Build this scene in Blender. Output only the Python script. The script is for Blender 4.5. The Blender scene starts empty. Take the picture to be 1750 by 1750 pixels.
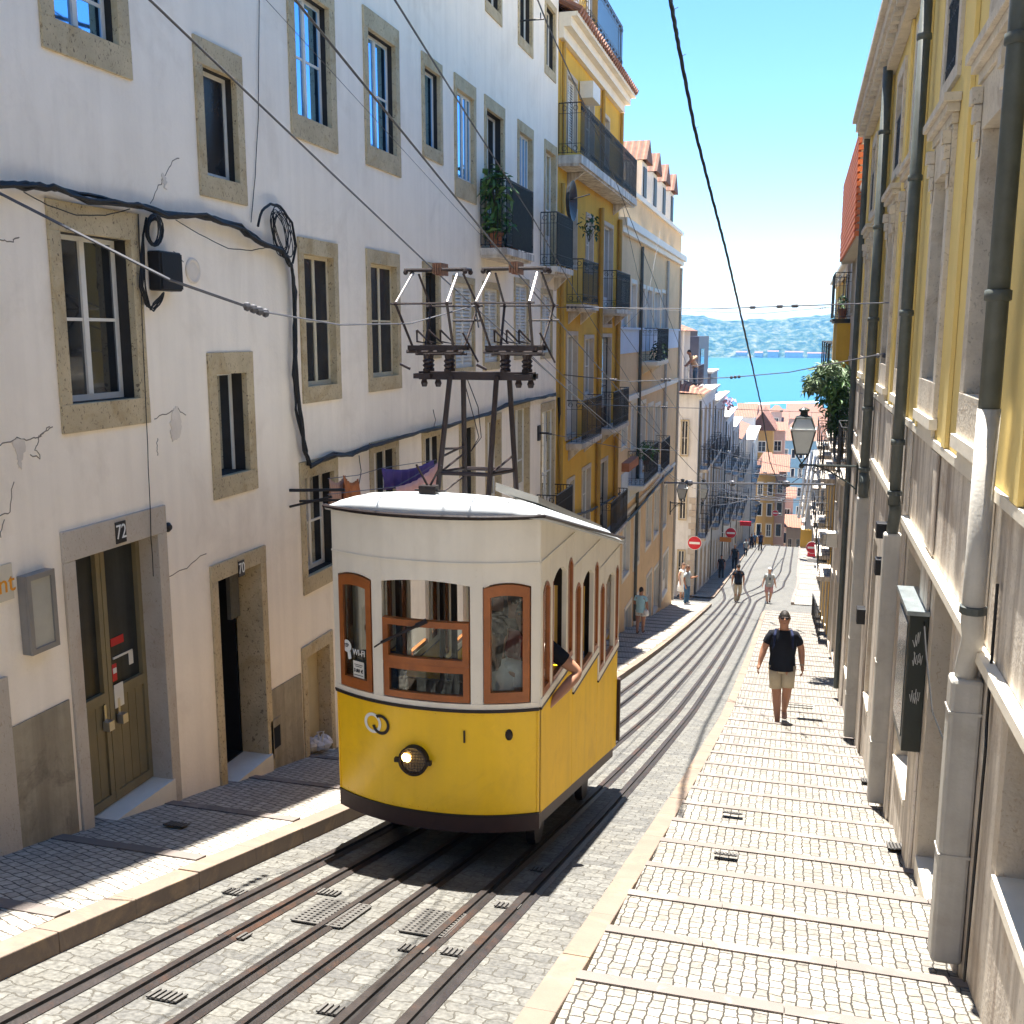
import bpy, math, random
from mathutils import Vector, Matrix
rnd = random.Random(11)
PI = math.pi
sc = bpy.context.scene
# ------------------------------------------------------------ camera, sky, sun
YAW, PITCH, FPX = math.radians(15.5), math.radians(9.9), 1750.0
cam_d = bpy.data.cameras.new('camera'); cam = bpy.data.objects.new('camera', cam_d)
sc.collection.objects.link(cam); sc.camera = cam
cam_d.sensor_width = 36; cam_d.lens = 36; cam_d.clip_start = 0.05; cam_d.clip_end = 12000
cam.location = (0, 0, 0); cam.rotation_euler = (PI/2 - PITCH, 0, YAW)
SUN = Vector((-0.068, 0.21, 1.0)).normalized()
w = bpy.data.worlds.new('World'); sc.world = w; w.use_nodes = True
nt = w.node_tree; bg = nt.nodes['Background']
sky = nt.nodes.new('ShaderNodeTexSky'); sky.sky_type = 'NISHITA'; sky.sun_disc = False
sky.sun_elevation = math.asin(SUN.z); sky.sun_rotation = math.atan2(SUN.x, SUN.y)
sky.air_density = 1.0; sky.dust_density = 0.0; sky.ozone_density = 4.0; sky.altitude = 0
hs = nt.nodes.new('ShaderNodeHueSaturation'); hs.inputs['Saturation'].default_value = 1.2
nt.links.new(sky.outputs[0], hs.inputs['Color']); nt.links.new(hs.outputs[0], bg.inputs[0]); bg.inputs[1].default_value = 0.05
sl = bpy.data.lights.new('sun', 'SUN'); sl.energy = 4.0; sl.angle = math.radians(0.5); sl.color = (1, .955, .88)
so = bpy.data.objects.new('sun', sl); sc.collection.objects.link(so)
so.rotation_euler = SUN.to_track_quat('Z', 'Y').to_euler()
sc.view_settings.view_transform = 'Standard'; sc.view_settings.look = 'None'
sc.view_settings.exposure = 2.55; sc.view_settings.gamma = 1
try:
    sc.cycles.max_bounces = 8; sc.cycles.diffuse_bounces = 5; sc.cycles.transparent_max_bounces = 12
    sc.cycles.sample_clamp_indirect = 6
except Exception: pass

# ------------------------------------------------------------ measuring the photograph
cA, sA, cP, sP = math.cos(YAW), math.sin(YAW), math.cos(PITCH), math.sin(PITCH)
def ray(px, py):
    r = px-875; c = 875-py
    F = FPX*cP + c*sP; U = -FPX*sP + c*cP
    return Vector((r*cA - F*sA, F*cA + r*sA, U))
def onX(px, py, X): d = ray(px, py); return d*(X/d.x)
def onY(px, py, Y): d = ray(px, py); return d*(Y/d.y)
PR = [(-14, 1.78), (0, -2.0), (4, -3.08), (8, -4.13), (12, -5.12), (16, -6.05), (22, -7.355), (28, -8.585), (36, -10.14), (47, -12.15), (60, -14.15), (78, -16.75),
      (95, -19.2), (103, -21.2), (125, -28), (170, -41), (260, -56), (420, -57.4), (20000, -57.5)]
def _slopes():
    n = len(PR); d = [(PR[i+1][1]-PR[i][1])/(PR[i+1][0]-PR[i][0]) for i in range(n-1)]
    m = [d[0]] + [2/(1/d[i-1]+1/d[i]) for i in range(1, n-1)] + [d[-1]]
    return m
SL = _slopes()
def prof(y):
    y = max(PR[0][0], min(PR[-1][0], y))
    for i in range(len(PR)-1):
        if y <= PR[i+1][0]:
            x0, z0 = PR[i]; x1, z1 = PR[i+1]; h = x1-x0; t = (y-x0)/h
            return (2*t**3-3*t*t+1)*z0 + (t**3-2*t*t+t)*h*SL[i] + (-2*t**3+3*t*t)*z1 + (t**3-t*t)*h*SL[i+1]
def onS(px, py, h=0.0):
    d = ray(px, py); a, b = 0.5, 400.0
    f = lambda Y: d.z/d.y*Y - prof(Y) - h
    y = a
    while y < b and f(y) > 0: y += 0.25
    lo, hi = y-0.25, y
    for _ in range(30):
        m = (lo+hi)/2
        if f(m) > 0: lo = m
        else: hi = m
    return d*(hi/d.y)
def lat(y):                                # the street narrows a little downhill
    t = max(0, min(1, (y-4)/12)); return 1-.09*t
def lerp(tab, y):
    if y <= tab[0][0]: return tab[0][1]
    for (a, p), (b, q) in zip(tab, tab[1:]):
        if y <= b:
            t = (y-a)/(b-a); t = t*t*(3-2*t) if y > 30 else t; return p+(q-p)*t
    return tab[-1][1]

# ------------------------------------------------------------ mesh helpers
class MB:
    def __init__(s): s.v = []; s.f = []; s.m = []
    def add(s, vs, fs, mi=0):
        b = len(s.v); s.v += [Vector(p) for p in vs]
        for f in fs: s.f.append([b+i for i in f]); s.m.append(mi)
        return s
    def hexa(s, p, mi=0):                  # 8 points: bottom ring then top ring
        return s.add(p, [(3,2,1,0),(4,5,6,7),(0,1,5,4),(1,2,6,5),(2,3,7,6),(3,0,4,7)], mi)
    def box(s, x0, x1, y0, y1, z0, z1, mi=0):
        return s.hexa([(x0,y0,z0),(x1,y0,z0),(x1,y1,z0),(x0,y1,z0),(x0,y0,z1),(x1,y0,z1),(x1,y1,z1),(x0,y1,z1)], mi)
    def fbox(s, fr, u0, u1, v0, v1, d0, d1, mi=0):
        q = [fr(u0,v0,d0), fr(u1,v0,d0), fr(u1,v0,d1), fr(u0,v0,d1), fr(u0,v1,d0), fr(u1,v1,d0), fr(u1,v1,d1), fr(u0,v1,d1)]
        return s.hexa(q, mi)
    def tube(s, pts, r, n=6, mi=0, r2=None):
        pts = [Vector(p) for p in pts]; rings = []; up = None
        for i, p in enumerate(pts):
            t = (pts[min(i+1, len(pts)-1)] - pts[max(i-1, 0)])
            if t.length < 1e-9: t = Vector((0,0,1))
            t.normalize()
            if up is None: up = Vector((0,0,1)) if abs(t.z) < .9 else Vector((1,0,0))
            a = t.cross(up)
            if a.length < 1e-6: a = t.cross(Vector((1,.3,.2)))
            a.normalize(); b = a.cross(t).normalized(); up = b
            rr = r if r2 is None else r+(r2-r)*i/(len(pts)-1)
            rings.append([p + a*math.cos(2*PI*k/n)*rr + b*math.sin(2*PI*k/n)*rr for k in range(n)])
        base = []
        for g in rings: base += g
        fs = []
        for i in range(len(pts)-1):
            for k in range(n):
                fs.append((i*n+k, (i+1)*n+k, (i+1)*n+(k+1)%n, i*n+(k+1)%n))
        fs.append(tuple(range(n))); fs.append(tuple((len(pts)-1)*n+k for k in reversed(range(n))))
        return s.add(base, fs, mi)
    def limb(s, pts, rad, n=10, mi=0, flat=1.0, cap=True):
        pts = [Vector(p) for p in pts]; base = []
        for i, p in enumerate(pts):
            t = (pts[min(i+1, len(pts)-1)] - pts[max(i-1, 0)]).normalized(); a = t.cross(Vector((0,1,.01))).normalized(); b = a.cross(t)
            r = rad[i] if isinstance(rad[i], tuple) else (rad[i], rad[i]*flat)
            base += [p + a*math.cos(2*PI*k/n)*r[0] + b*math.sin(2*PI*k/n)*r[1] for k in range(n)]
        m = len(pts); fs = [(i*n+k, i*n+(k+1)%n, (i+1)*n+(k+1)%n, (i+1)*n+k) for i in range(m-1) for k in range(n)]
        if cap: fs += [tuple(reversed(range(n))), tuple((m-1)*n+k for k in range(n))]
        return s.add(base, fs, mi)
    def lathe(s, c, prof_, n=12, mi=0, axis='z'):
        c = Vector(c); vs = []; fs = []
        for (r, h) in prof_:
            for k in range(n):
                a = 2*PI*k/n; p = (r*math.cos(a), r*math.sin(a), h)
                if axis == 'y': p = (p[0], p[2], p[1])
                if axis == 'x': p = (p[2], p[0], p[1])
                vs.append(c+Vector(p))
        m = len(prof_)
        for i in range(m-1):
            for k in range(n): fs.append((i*n+k, i*n+(k+1)%n, (i+1)*n+(k+1)%n, (i+1)*n+k))
        fs.append(tuple(reversed(range(n)))); fs.append(tuple((m-1)*n+k for k in range(n)))
        return s.add(vs, fs, mi)
    def ball(s, c, r, sx=1, sy=1, sz=1, n=8, mi=0, jit=0):
        pr = []
        vs = []; fs = []; m = max(4, n//2+1); c = Vector(c)
        for i in range(m+1):
            th = PI*i/m
            for k in range(n):
                a = 2*PI*k/n; j = 1+(rnd.random()-.5)*jit
                vs.append(c+Vector((r*sx*math.sin(th)*math.cos(a)*j, r*sy*math.sin(th)*math.sin(a)*j, r*sz*math.cos(th)*j)))
        for i in range(m):
            for k in range(n): fs.append((i*n+k, (i+1)*n+k, (i+1)*n+(k+1)%n, i*n+(k+1)%n))
        return s.add(vs, fs, mi)
    def build(s, name, mats, parent=None, smooth=False, world=True, bevel=0):
        if not isinstance(mats, (list, tuple)): mats = [mats]
        base = Vector((0,0,0))
        if parent is not None and world:
            p = parent
            while p.parent: p = p.parent
            base = Vector(p.location)
        elif parent is None and s.v:
            xs = [v.x for v in s.v]; ys = [v.y for v in s.v]; zs = [v.z for v in s.v]
            base = Vector(((min(xs)+max(xs))/2, (min(ys)+max(ys))/2, min(zs)))
        me = bpy.data.meshes.new(name)
        me.from_pydata([tuple(v-base) for v in s.v], [], s.f)
        for m in mats: me.materials.append(m)
        me.polygons.foreach_set('material_index', s.m)
        if smooth: me.polygons.foreach_set('use_smooth', [True]*len(s.f))
        me.update()
        o = bpy.data.objects.new(name, me); sc.collection.objects.link(o)
        if parent is not None: o.parent = parent
        else: o.location = base
        if bevel:
            b = o.modifiers.new('bevel', 'BEVEL'); b.width = bevel; b.segments = 2; b.limit_method = 'ANGLE'
        return o
def tag(o, label=None, cat=None, group=None, kind=None):
    if label: o['label'] = label
    if cat: o['category'] = cat
    if group: o['group'] = group
    if kind: o['kind'] = kind
    return o
def thing(name, loc, label, cat, group=None):
    o = bpy.data.objects.new(name, None); sc.collection.objects.link(o); o.location = loc
    o.empty_display_size = .2
    return tag(o, label, cat, group)
def kids(o): return [c for c in bpy.data.objects if c.parent == o]
def copy_tree(o, parent=None):
    c = o.copy(); sc.collection.objects.link(c); c.parent = parent
    for ch in kids(o): copy_tree(ch, c)
    return c
def text_mesh(txt, size, mat, extr=.002):
    cu = bpy.data.curves.new('lettering', 'FONT'); cu.body = txt; cu.size = size; cu.extrude = extr
    cu.align_x = 'CENTER'; cu.align_y = 'CENTER'
    o = bpy.data.objects.new('lettering', cu); sc.collection.objects.link(o)
    bpy.context.view_layer.update()
    dg = bpy.context.evaluated_depsgraph_get()
    me = bpy.data.meshes.new_from_object(o.evaluated_get(dg)); me.materials.clear(); me.materials.append(mat)
    bpy.data.objects.remove(o)
    return me
def place_text(txt, size, mat, origin, right, up, parent, name='lettering', sx=1):
    """lettering with its baseline along `right`, standing along `up`"""
    me = text_mesh(txt, size, mat); r = Vector(right).normalized(); u = Vector(up).normalized(); n = r.cross(u)
    p = parent
    while p.parent: p = p.parent
    o0 = Vector(origin)-Vector(p.location)
    for v in me.vertices:
        c = v.co.copy(); v.co = o0 + r*c.x*sx + u*c.y + n*c.z
    o = bpy.data.objects.new(name, me); sc.collection.objects.link(o); o.parent = parent
    return o

# ------------------------------------------------------------ materials
def nn(t, k): return t.nodes.new(k)
def mat(name, col, rough=.75, var=.12, scale=2.5, bump=.15, bscale=60, spec=.3, metal=0, streak=0, streakcol=None, speck=0, speckcol=(.12,.1,.08),
        stain=None, stainamt=.5, stainscale=.9, lowdirt=None):
    m = bpy.data.materials.new(name); m.use_nodes = True; t = m.node_tree; b = t.nodes['Principled BSDF']
    b.inputs['Roughness'].default_value = rough; b.inputs['Metallic'].default_value = metal
    b.inputs['Specular IOR Level'].default_value = spec
    g = nn(t, 'ShaderNodeNewGeometry'); pos = g.outputs['Position']
    n1 = nn(t, 'ShaderNodeTexNoise'); n1.inputs['Scale'].default_value = scale; n1.inputs['Detail'].default_value = 6; n1.inputs['Roughness'].default_value = .65
    t.links.new(pos, n1.inputs['Vector'])
    cr = nn(t, 'ShaderNodeValToRGB'); e = cr.color_ramp.elements
    e[0].position = .3; e[1].position = .72
    e[0].color = (*[max(0, c*(1-var)) for c in col], 1); e[1].color = (*[min(1, c*(1+var*.7)) for c in col], 1)
    t.links.new(n1.outputs[0], cr.inputs[0]); out = cr.outputs[0]
    def mixin(fac, colr, src):
        mx = nn(t, 'ShaderNodeMix'); mx.data_type = 'RGBA'; t.links.new(fac, mx.inputs[0]); t.links.new(src, mx.inputs[6]); mx.inputs[7].default_value = (*colr, 1)
        return mx.outputs[2]
    def ramp(src, a, b2, lo=0, hi=1):
        r = nn(t, 'ShaderNodeMapRange'); r.inputs[1].default_value = a; r.inputs[2].default_value = b2; r.inputs[3].default_value = lo; r.inputs[4].default_value = hi
        t.links.new(src, r.inputs[0]); return r.outputs[0]
    if stain:
        n2 = nn(t, 'ShaderNodeTexNoise'); n2.inputs['Scale'].default_value = stainscale; n2.inputs['Detail'].default_value = 8; n2.inputs['Roughness'].default_value = .7; n2.inputs['Distortion'].default_value = .6
        t.links.new(pos, n2.inputs['Vector']); out = mixin(ramp(n2.outputs[0], .52, .68, 0, stainamt), stain, out)
    if streak:
        mp = nn(t, 'ShaderNodeMapping'); mp.inputs['Scale'].default_value = (9, 9, .5); t.links.new(pos, mp.inputs[0])
        n3 = nn(t, 'ShaderNodeTexNoise'); n3.inputs['Scale'].default_value = 1; n3.inputs['Detail'].default_value = 5; t.links.new(mp.outputs[0], n3.inputs['Vector'])
        out = mixin(ramp(n3.outputs[0], .42, .66, 0, streak), streakcol or tuple(c*.55 for c in col), out)
    if speck:
        n4 = nn(t, 'ShaderNodeTexNoise'); n4.inputs['Scale'].default_value = 42; n4.inputs['Detail'].default_value = 3; n4.inputs['Distortion'].default_value = 1.2
        mp = nn(t, 'ShaderNodeMapping'); mp.inputs['Scale'].default_value = (1, 1.3, .75); t.links.new(pos, mp.inputs[0]); t.links.new(mp.outputs[0], n4.inputs['Vector'])
        out = mixin(ramp(n4.outputs[0], .60, .68, 0, speck), speckcol, out)
    t.links.new(out, b.inputs['Base Color'])
    if bump:
        nb = nn(t, 'ShaderNodeTexNoise'); nb.inputs['Scale'].default_value = bscale; nb.inputs['Detail'].default_value = 4; t.links.new(pos, nb.inputs['Vector'])
        bp = nn(t, 'ShaderNodeBump'); bp.inputs['Strength'].default_value = bump; bp.inputs['Distance'].default_value = .01
        t.links.new(nb.outputs[0], bp.inputs['Height']); t.links.new(bp.outputs[0], b.inputs['Normal'])
    return m
def cobble(name, col1, col2, mortar, sx, sy, rot=0, wob=.012, msize=.02, wear=None, rough=.65, bumpd=.012, offset=.5, grit=(.7,1.12)):
    m = bpy.data.materials.new(name); m.use_nodes = True; t = m.node_tree; b = t.nodes['Principled BSDF']
    b.inputs['Roughness'].default_value = rough; b.inputs['Specular IOR Level'].default_value = .3
    g = nn(t, 'ShaderNodeNewGeometry')
    nz = nn(t, 'ShaderNodeTexNoise'); nz.inputs['Scale'].default_value = 11; nz.inputs['Detail'].default_value = 4; t.links.new(g.outputs['Position'], nz.inputs['Vector'])
    v1 = nn(t, 'ShaderNodeVectorMath'); v1.operation = 'SUBTRACT'; v1.inputs[1].default_value = (.5,.5,.5); t.links.new(nz.outputs['Color'], v1.inputs[0])
    v2 = nn(t, 'ShaderNodeVectorMath'); v2.operation = 'SCALE'; v2.inputs[3].default_value = wob*8; t.links.new(v1.outputs[0], v2.inputs[0])
    v3 = nn(t, 'ShaderNodeVectorMath'); v3.operation = 'ADD'; t.links.new(g.outputs['Position'], v3.inputs[0]); t.links.new(v2.outputs[0], v3.inputs[1])
    sep = nn(t, 'ShaderNodeSeparateXYZ'); t.links.new(v3.outputs[0], sep.inputs[0])
    cmb = nn(t, 'ShaderNodeCombineXYZ'); t.links.new(sep.outputs[0], cmb.inputs[0]); t.links.new(sep.outputs[1], cmb.inputs[1])
    mp = nn(t, 'ShaderNodeMapping'); mp.inputs['Rotation'].default_value = (0,0,rot); t.links.new(cmb.outputs[0], mp.inputs[0])
    br = nn(t, 'ShaderNodeTexBrick'); br.inputs['Scale'].default_value = 1; br.inputs['Brick Width'].default_value = sx; br.inputs['Row Height'].default_value = sy
    br.inputs['Mortar Size'].default_value = msize*.5; br.inputs['Mortar Smooth'].default_value = .5; br.inputs['Bias'].default_value = 0; br.offset = offset
    br.inputs['Color1'].default_value = (*col1, 1); br.inputs['Color2'].default_value = (*col2, 1); br.inputs['Mortar'].default_value = (*mortar, 1)
    t.links.new(mp.outputs[0], br.inputs['Vector'])
    n2 = nn(t, 'ShaderNodeTexNoise'); n2.inputs['Scale'].default_value = 1.3; n2.inputs['Detail'].default_value = 7; n2.inputs['Roughness'].default_value = .7; t.links.new(g.outputs['Position'], n2.inputs['Vector'])
    mr = nn(t, 'ShaderNodeMapRange'); mr.inputs[1].default_value = .45; mr.inputs[2].default_value = .7; mr.inputs[4].default_value = .5; t.links.new(n2.outputs[0], mr.inputs[0])
    mx = nn(t, 'ShaderNodeMix'); mx.data_type = 'RGBA'; t.links.new(mr.outputs[0], mx.inputs[0]); t.links.new(br.outputs[0], mx.inputs[6]); mx.inputs[7].default_value = (*(wear or [c*.7 for c in col1]), 1)
    mx.blend_type = 'MIX'
    # grit
    n3 = nn(t, 'ShaderNodeTexNoise'); n3.inputs['Scale'].default_value = 38; n3.inputs['Detail'].default_value = 5; t.links.new(g.outputs['Position'], n3.inputs['Vector'])
    mr3 = nn(t, 'ShaderNodeMapRange'); mr3.inputs[1].default_value = .3; mr3.inputs[2].default_value = .7; mr3.inputs[3].default_value = grit[0]; mr3.inputs[4].default_value = grit[1]; t.links.new(n3.outputs[0], mr3.inputs[0])
    ml = nn(t, 'ShaderNodeVectorMath'); ml.operation = 'MULTIPLY'; t.links.new(mx.outputs[2], ml.inputs[0]); t.links.new(mr3.outputs[0], ml.inputs[1])
    mo = nn(t, 'ShaderNodeMix'); mo.data_type = 'RGBA'; t.links.new(br.outputs['Fac'], mo.inputs[0]); t.links.new(ml.outputs[0], mo.inputs[6]); mo.inputs[7].default_value = (*mortar, 1)
    t.links.new(mo.outputs[2], b.inputs['Base Color'])
    hs = nn(t, 'ShaderNodeMath'); hs.operation = 'MULTIPLY_ADD'; hs.inputs[1].default_value = -1.0; t.links.new(br.outputs['Fac'], hs.inputs[0])
    sm = nn(t, 'ShaderNodeMath'); sm.operation = 'MULTIPLY'; sm.inputs[1].default_value = .5; t.links.new(n3.outputs[0], sm.inputs[0]); t.links.new(sm.outputs[0], hs.inputs[2])
    bp = nn(t, 'ShaderNodeBump'); bp.inputs['Strength'].default_value = .7; bp.inputs['Distance'].default_value = bumpd
    t.links.new(hs.outputs[0], bp.inputs['Height']); t.links.new(bp.outputs[0], b.inputs['Normal'])
    return m
def setts(name):
    m = bpy.data.materials.new(name); m.use_nodes = True; t = m.node_tree; b = t.nodes['Principled BSDF']; b.inputs['Roughness'].default_value = .6
    g = nn(t, 'ShaderNodeNewGeometry')
    nz = nn(t, 'ShaderNodeTexNoise'); nz.inputs['Scale'].default_value = 5; nz.inputs['Detail'].default_value = 5; t.links.new(g.outputs['Position'], nz.inputs['Vector'])
    v2 = nn(t, 'ShaderNodeVectorMath'); v2.operation = 'MULTIPLY_ADD'; v2.inputs[1].default_value = (.14,.14,0); t.links.new(nz.outputs['Color'], v2.inputs[0]); t.links.new(g.outputs['Position'], v2.inputs[2])
    mp = nn(t, 'ShaderNodeMapping'); mp.inputs['Scale'].default_value = (.8, 1.5, 0); t.links.new(v2.outputs[0], mp.inputs[0])
    vo = nn(t, 'ShaderNodeTexVoronoi'); vo.feature = 'DISTANCE_TO_EDGE'; vo.inputs['Scale'].default_value = 9.5; vo.inputs['Randomness'].default_value = .75; t.links.new(mp.outputs[0], vo.inputs['Vector'])
    vc = nn(t, 'ShaderNodeTexVoronoi'); vc.inputs['Scale'].default_value = 9.5; vc.inputs['Randomness'].default_value = .75; t.links.new(mp.outputs[0], vc.inputs['Vector'])
    sp = nn(t, 'ShaderNodeSeparateColor'); t.links.new(vc.outputs['Color'], sp.inputs[0])
    cr = nn(t, 'ShaderNodeValToRGB'); e = cr.color_ramp.elements; e[0].position = 0; e[0].color = (.10,.10,.095,1); e[1].position = 1; e[1].color = (.20,.19,.17,1)
    x = e.new(.5); x.color = (.15,.145,.125,1); t.links.new(sp.outputs[0], cr.inputs[0])
    n2 = nn(t, 'ShaderNodeTexNoise'); n2.inputs['Scale'].default_value = 26; n2.inputs['Detail'].default_value = 8; n2.inputs['Roughness'].default_value = .75; n2.inputs['Distortion'].default_value = .8; t.links.new(g.outputs['Position'], n2.inputs['Vector'])
    r2 = nn(t, 'ShaderNodeMapRange'); r2.inputs[1].default_value = .32; r2.inputs[2].default_value = .62; r2.inputs[3].default_value = .4; r2.inputs[4].default_value = 1.3; t.links.new(n2.outputs[0], r2.inputs[0])
    ml = nn(t, 'ShaderNodeVectorMath'); ml.operation = 'MULTIPLY'; t.links.new(cr.outputs[0], ml.inputs[0]); t.links.new(r2.outputs[0], ml.inputs[1])
    # the sandy mortar between and over the setts
    er = nn(t, 'ShaderNodeMapRange'); er.inputs[1].default_value = .015; er.inputs[2].default_value = .07; er.inputs[3].default_value = 1; er.inputs[4].default_value = 0; t.links.new(vo.outputs[0], er.inputs[0])
    n4 = nn(t, 'ShaderNodeTexNoise'); n4.inputs['Scale'].default_value = 3; n4.inputs['Detail'].default_value = 6; t.links.new(g.outputs['Position'], n4.inputs['Vector'])
    r4 = nn(t, 'ShaderNodeMapRange'); r4.inputs[1].default_value = .42; r4.inputs[2].default_value = .62; t.links.new(n4.outputs[0], r4.inputs[0])
    mcol = nn(t, 'ShaderNodeMix'); mcol.data_type = 'RGBA'; mcol.inputs[6].default_value = (.06,.055,.048,1); mcol.inputs[7].default_value = (.20,.185,.15,1); t.links.new(r4.outputs[0], mcol.inputs[0])
    mx = nn(t, 'ShaderNodeMix'); mx.data_type = 'RGBA'; t.links.new(er.outputs[0], mx.inputs[0]); t.links.new(ml.outputs[0], mx.inputs[6]); t.links.new(mcol.outputs[2], mx.inputs[7])
    t.links.new(mx.outputs[2], b.inputs['Base Color'])
    hh = nn(t, 'ShaderNodeMath'); hh.operation = 'MULTIPLY_ADD'; hh.inputs[1].default_value = -1; t.links.new(er.outputs[0], hh.inputs[0]); t.links.new(n2.outputs[0], hh.inputs[2])
    bp = nn(t, 'ShaderNodeBump'); bp.inputs['Strength'].default_value = .8; bp.inputs['Distance'].default_value = .02; t.links.new(hh.outputs[0], bp.inputs['Height']); t.links.new(bp.outputs[0], b.inputs['Normal'])
    return m
def glass_clear(name, tint=(.85,.9,.9)):
    m = bpy.data.materials.new(name); m.use_nodes = True; t = m.node_tree; t.nodes.remove(t.nodes['Principled BSDF'])
    tr = nn(t, 'ShaderNodeBsdfTransparent'); tr.inputs[0].default_value = (*tint, 1)
    gl = nn(t, 'ShaderNodeBsdfGlossy'); gl.inputs['Roughness'].default_value = .02
    fr = nn(t, 'ShaderNodeFresnel'); fr.inputs[0].default_value = 1.55
    mu = nn(t, 'ShaderNodeMath'); mu.operation = 'MULTIPLY_ADD'; mu.inputs[1].default_value = .7; mu.inputs[2].default_value = .0; mu.use_clamp = True; t.links.new(fr.outputs[0], mu.inputs[0])
    mx = nn(t, 'ShaderNodeMixShader'); t.links.new(mu.outputs[0], mx.inputs[0]); t.links.new(tr.outputs[0], mx.inputs[1]); t.links.new(gl.outputs[0], mx.inputs[2])
    t.links.new(mx.outputs[0], t.nodes['Material Output'].inputs[0]); return m
def tile(name, c1, c2, sx=.22, axis=0):
    m = bpy.data.materials.new(name); m.use_nodes = True; t = m.node_tree; b = t.nodes['Principled BSDF']; b.inputs['Roughness'].default_value = .8
    g = nn(t, 'ShaderNodeNewGeometry'); wv = nn(t, 'ShaderNodeTexWave'); wv.bands_direction = 'XYZ'[axis]; wv.inputs['Scale'].default_value = .314/sx; wv.inputs['Distortion'].default_value = .15
    t.links.new(g.outputs['Position'], wv.inputs[0])
    n = nn(t, 'ShaderNodeTexNoise'); n.inputs['Scale'].default_value = 6; n.inputs['Detail'].default_value = 6; t.links.new(g.outputs['Position'], n.inputs['Vector'])
    cr = nn(t, 'ShaderNodeValToRGB'); e = cr.color_ramp.elements; e[0].position = .3; e[1].position = .7; e[0].color = (*c1, 1); e[1].color = (*c2, 1); t.links.new(n.outputs[0], cr.inputs[0])
    mr = nn(t, 'ShaderNodeMapRange'); mr.inputs[1].default_value = 0; mr.inputs[2].default_value = .35; mr.inputs[3].default_value = .35; t.links.new(wv.outputs[1], mr.inputs[0])
    ml = nn(t, 'ShaderNodeVectorMath'); ml.operation = 'MULTIPLY'; t.links.new(cr.outputs[0], ml.inputs[0]); t.links.new(mr.outputs[0], ml.inputs[1]); t.links.new(ml.outputs[0], b.inputs['Base Color'])
    bp = nn(t, 'ShaderNodeBump'); bp.inputs['Distance'].default_value = .05; t.links.new(wv.outputs[1], bp.inputs['Height']); t.links.new(bp.outputs[0], b.inputs['Normal']); return m
def emis(name, col, s):
    m = bpy.data.materials.new(name); m.use_nodes = True; b = m.node_tree.nodes['Principled BSDF']
    b.inputs['Base Color'].default_value = (*col, 1); b.inputs['Emission Color'].default_value = (*col, 1); b.inputs['Emission Strength'].default_value = s; return m

m_plaster = mat('white_plaster', (.93,.835,.70), .9, .05, 1.6, .4, 35, streak=.16, streakcol=(.62,.54,.44), stain=(.66,.56,.44), stainamt=.35, stainscale=1.1)
m_dado = mat('stained_dado', (.36,.31,.22), .9, .22, 3.5, .5, 30, streak=.5, streakcol=(.16,.13,.09), stain=(.13,.105,.08), stainamt=.7, stainscale=3.5)
m_stone = mat('pitted_limestone', (.52,.42,.26), .85, .20, 3, .7, 45, speck=.9, speckcol=(.12,.09,.055), stain=(.36,.25,.11), stainamt=.7, stainscale=2.2)
m_stone2 = mat('door_limestone', (.50,.44,.36), .85, .12, 3, .4, 45, speck=.4, speckcol=(.25,.18,.12), stain=(.38,.26,.17), stainamt=.45, stainscale=1.4)
m_wpaint = mat('white_joinery', (.72,.69,.62), .55, .08, 8, .05, 80)
m_cpaint = mat('cream_joinery', (.62,.54,.38), .6, .12, 8, .1, 80)
m_olive = mat('olive_door_paint', (.22,.18,.10), .5, .14, 3, .1, 60, streak=.25)
m_dkwood = mat('dark_joinery', (.025,.022,.02), .5, .2, 6, .1, 60)
m_glass = mat('window_glass', (.016,.018,.021), .08, .5, 3, .02, 2, spec=.25)
def reflective(m, ior=1.2, tint=(.85,.92,1)):
    t = m.node_tree; b = t.nodes['Principled BSDF']; gl = nn(t, 'ShaderNodeBsdfGlossy'); gl.inputs['Roughness'].default_value = .03; gl.inputs[0].default_value = (*tint, 1)
    fr = nn(t, 'ShaderNodeFresnel'); fr.inputs[0].default_value = ior; mx = nn(t, 'ShaderNodeMixShader'); t.links.new(fr.outputs[0], mx.inputs[0]); t.links.new(b.outputs[0], mx.inputs[1]); t.links.new(gl.outputs[0], mx.inputs[2])
    t.links.new(mx.outputs[0], t.nodes['Material Output'].inputs[0])
reflective(m_glass); m_skyg = mat('sky_reflecting_glass', (.018,.022,.028), .06, .5, 3, .02, 2, spec=.8); reflective(m_skyg, 4.5, (.30,.58,.95))
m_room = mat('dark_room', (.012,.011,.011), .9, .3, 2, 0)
m_iron = mat('black_iron', (.018,.018,.02), .5, .3, 9, .1, 90, spec=.4)
m_cable = mat('black_cable', (.014,.014,.015), .55, .3, 9, .1, 90)
m_wire = mat('grey_wire', (.10,.10,.11), .5, .2, 9, 0, metal=.4)
m_yel = mat('yellow_ochre_wall', (.66,.39,.05), .88, .10, 1.2, .2, 35, streak=.14, stain=(.42,.23,.04), stainamt=.35)
m_ochre = mat('pale_ochre_wall', (.74,.53,.30), .88, .08, 1.2, .2, 35, streak=.12, stain=(.45,.30,.14), stainamt=.3)
m_cream = mat('cream_wall', (.58,.50,.40), .88, .07, 1.2, .2, 35, streak=.12)
m_bluew = mat('pale_blue_band', (.56,.63,.72), .8, .06, 2, .1, 35)
m_white2 = mat('far_white_wall', (.70,.69,.66), .88, .08, 1, .2, 30, streak=.25, stain=(.42,.40,.36), stainamt=.35)
m_grey2 = mat('far_grey_wall', (.50,.49,.47), .88, .10, 1, .2, 30, streak=.3, stain=(.30,.28,.25), stainamt=.35)
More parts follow.
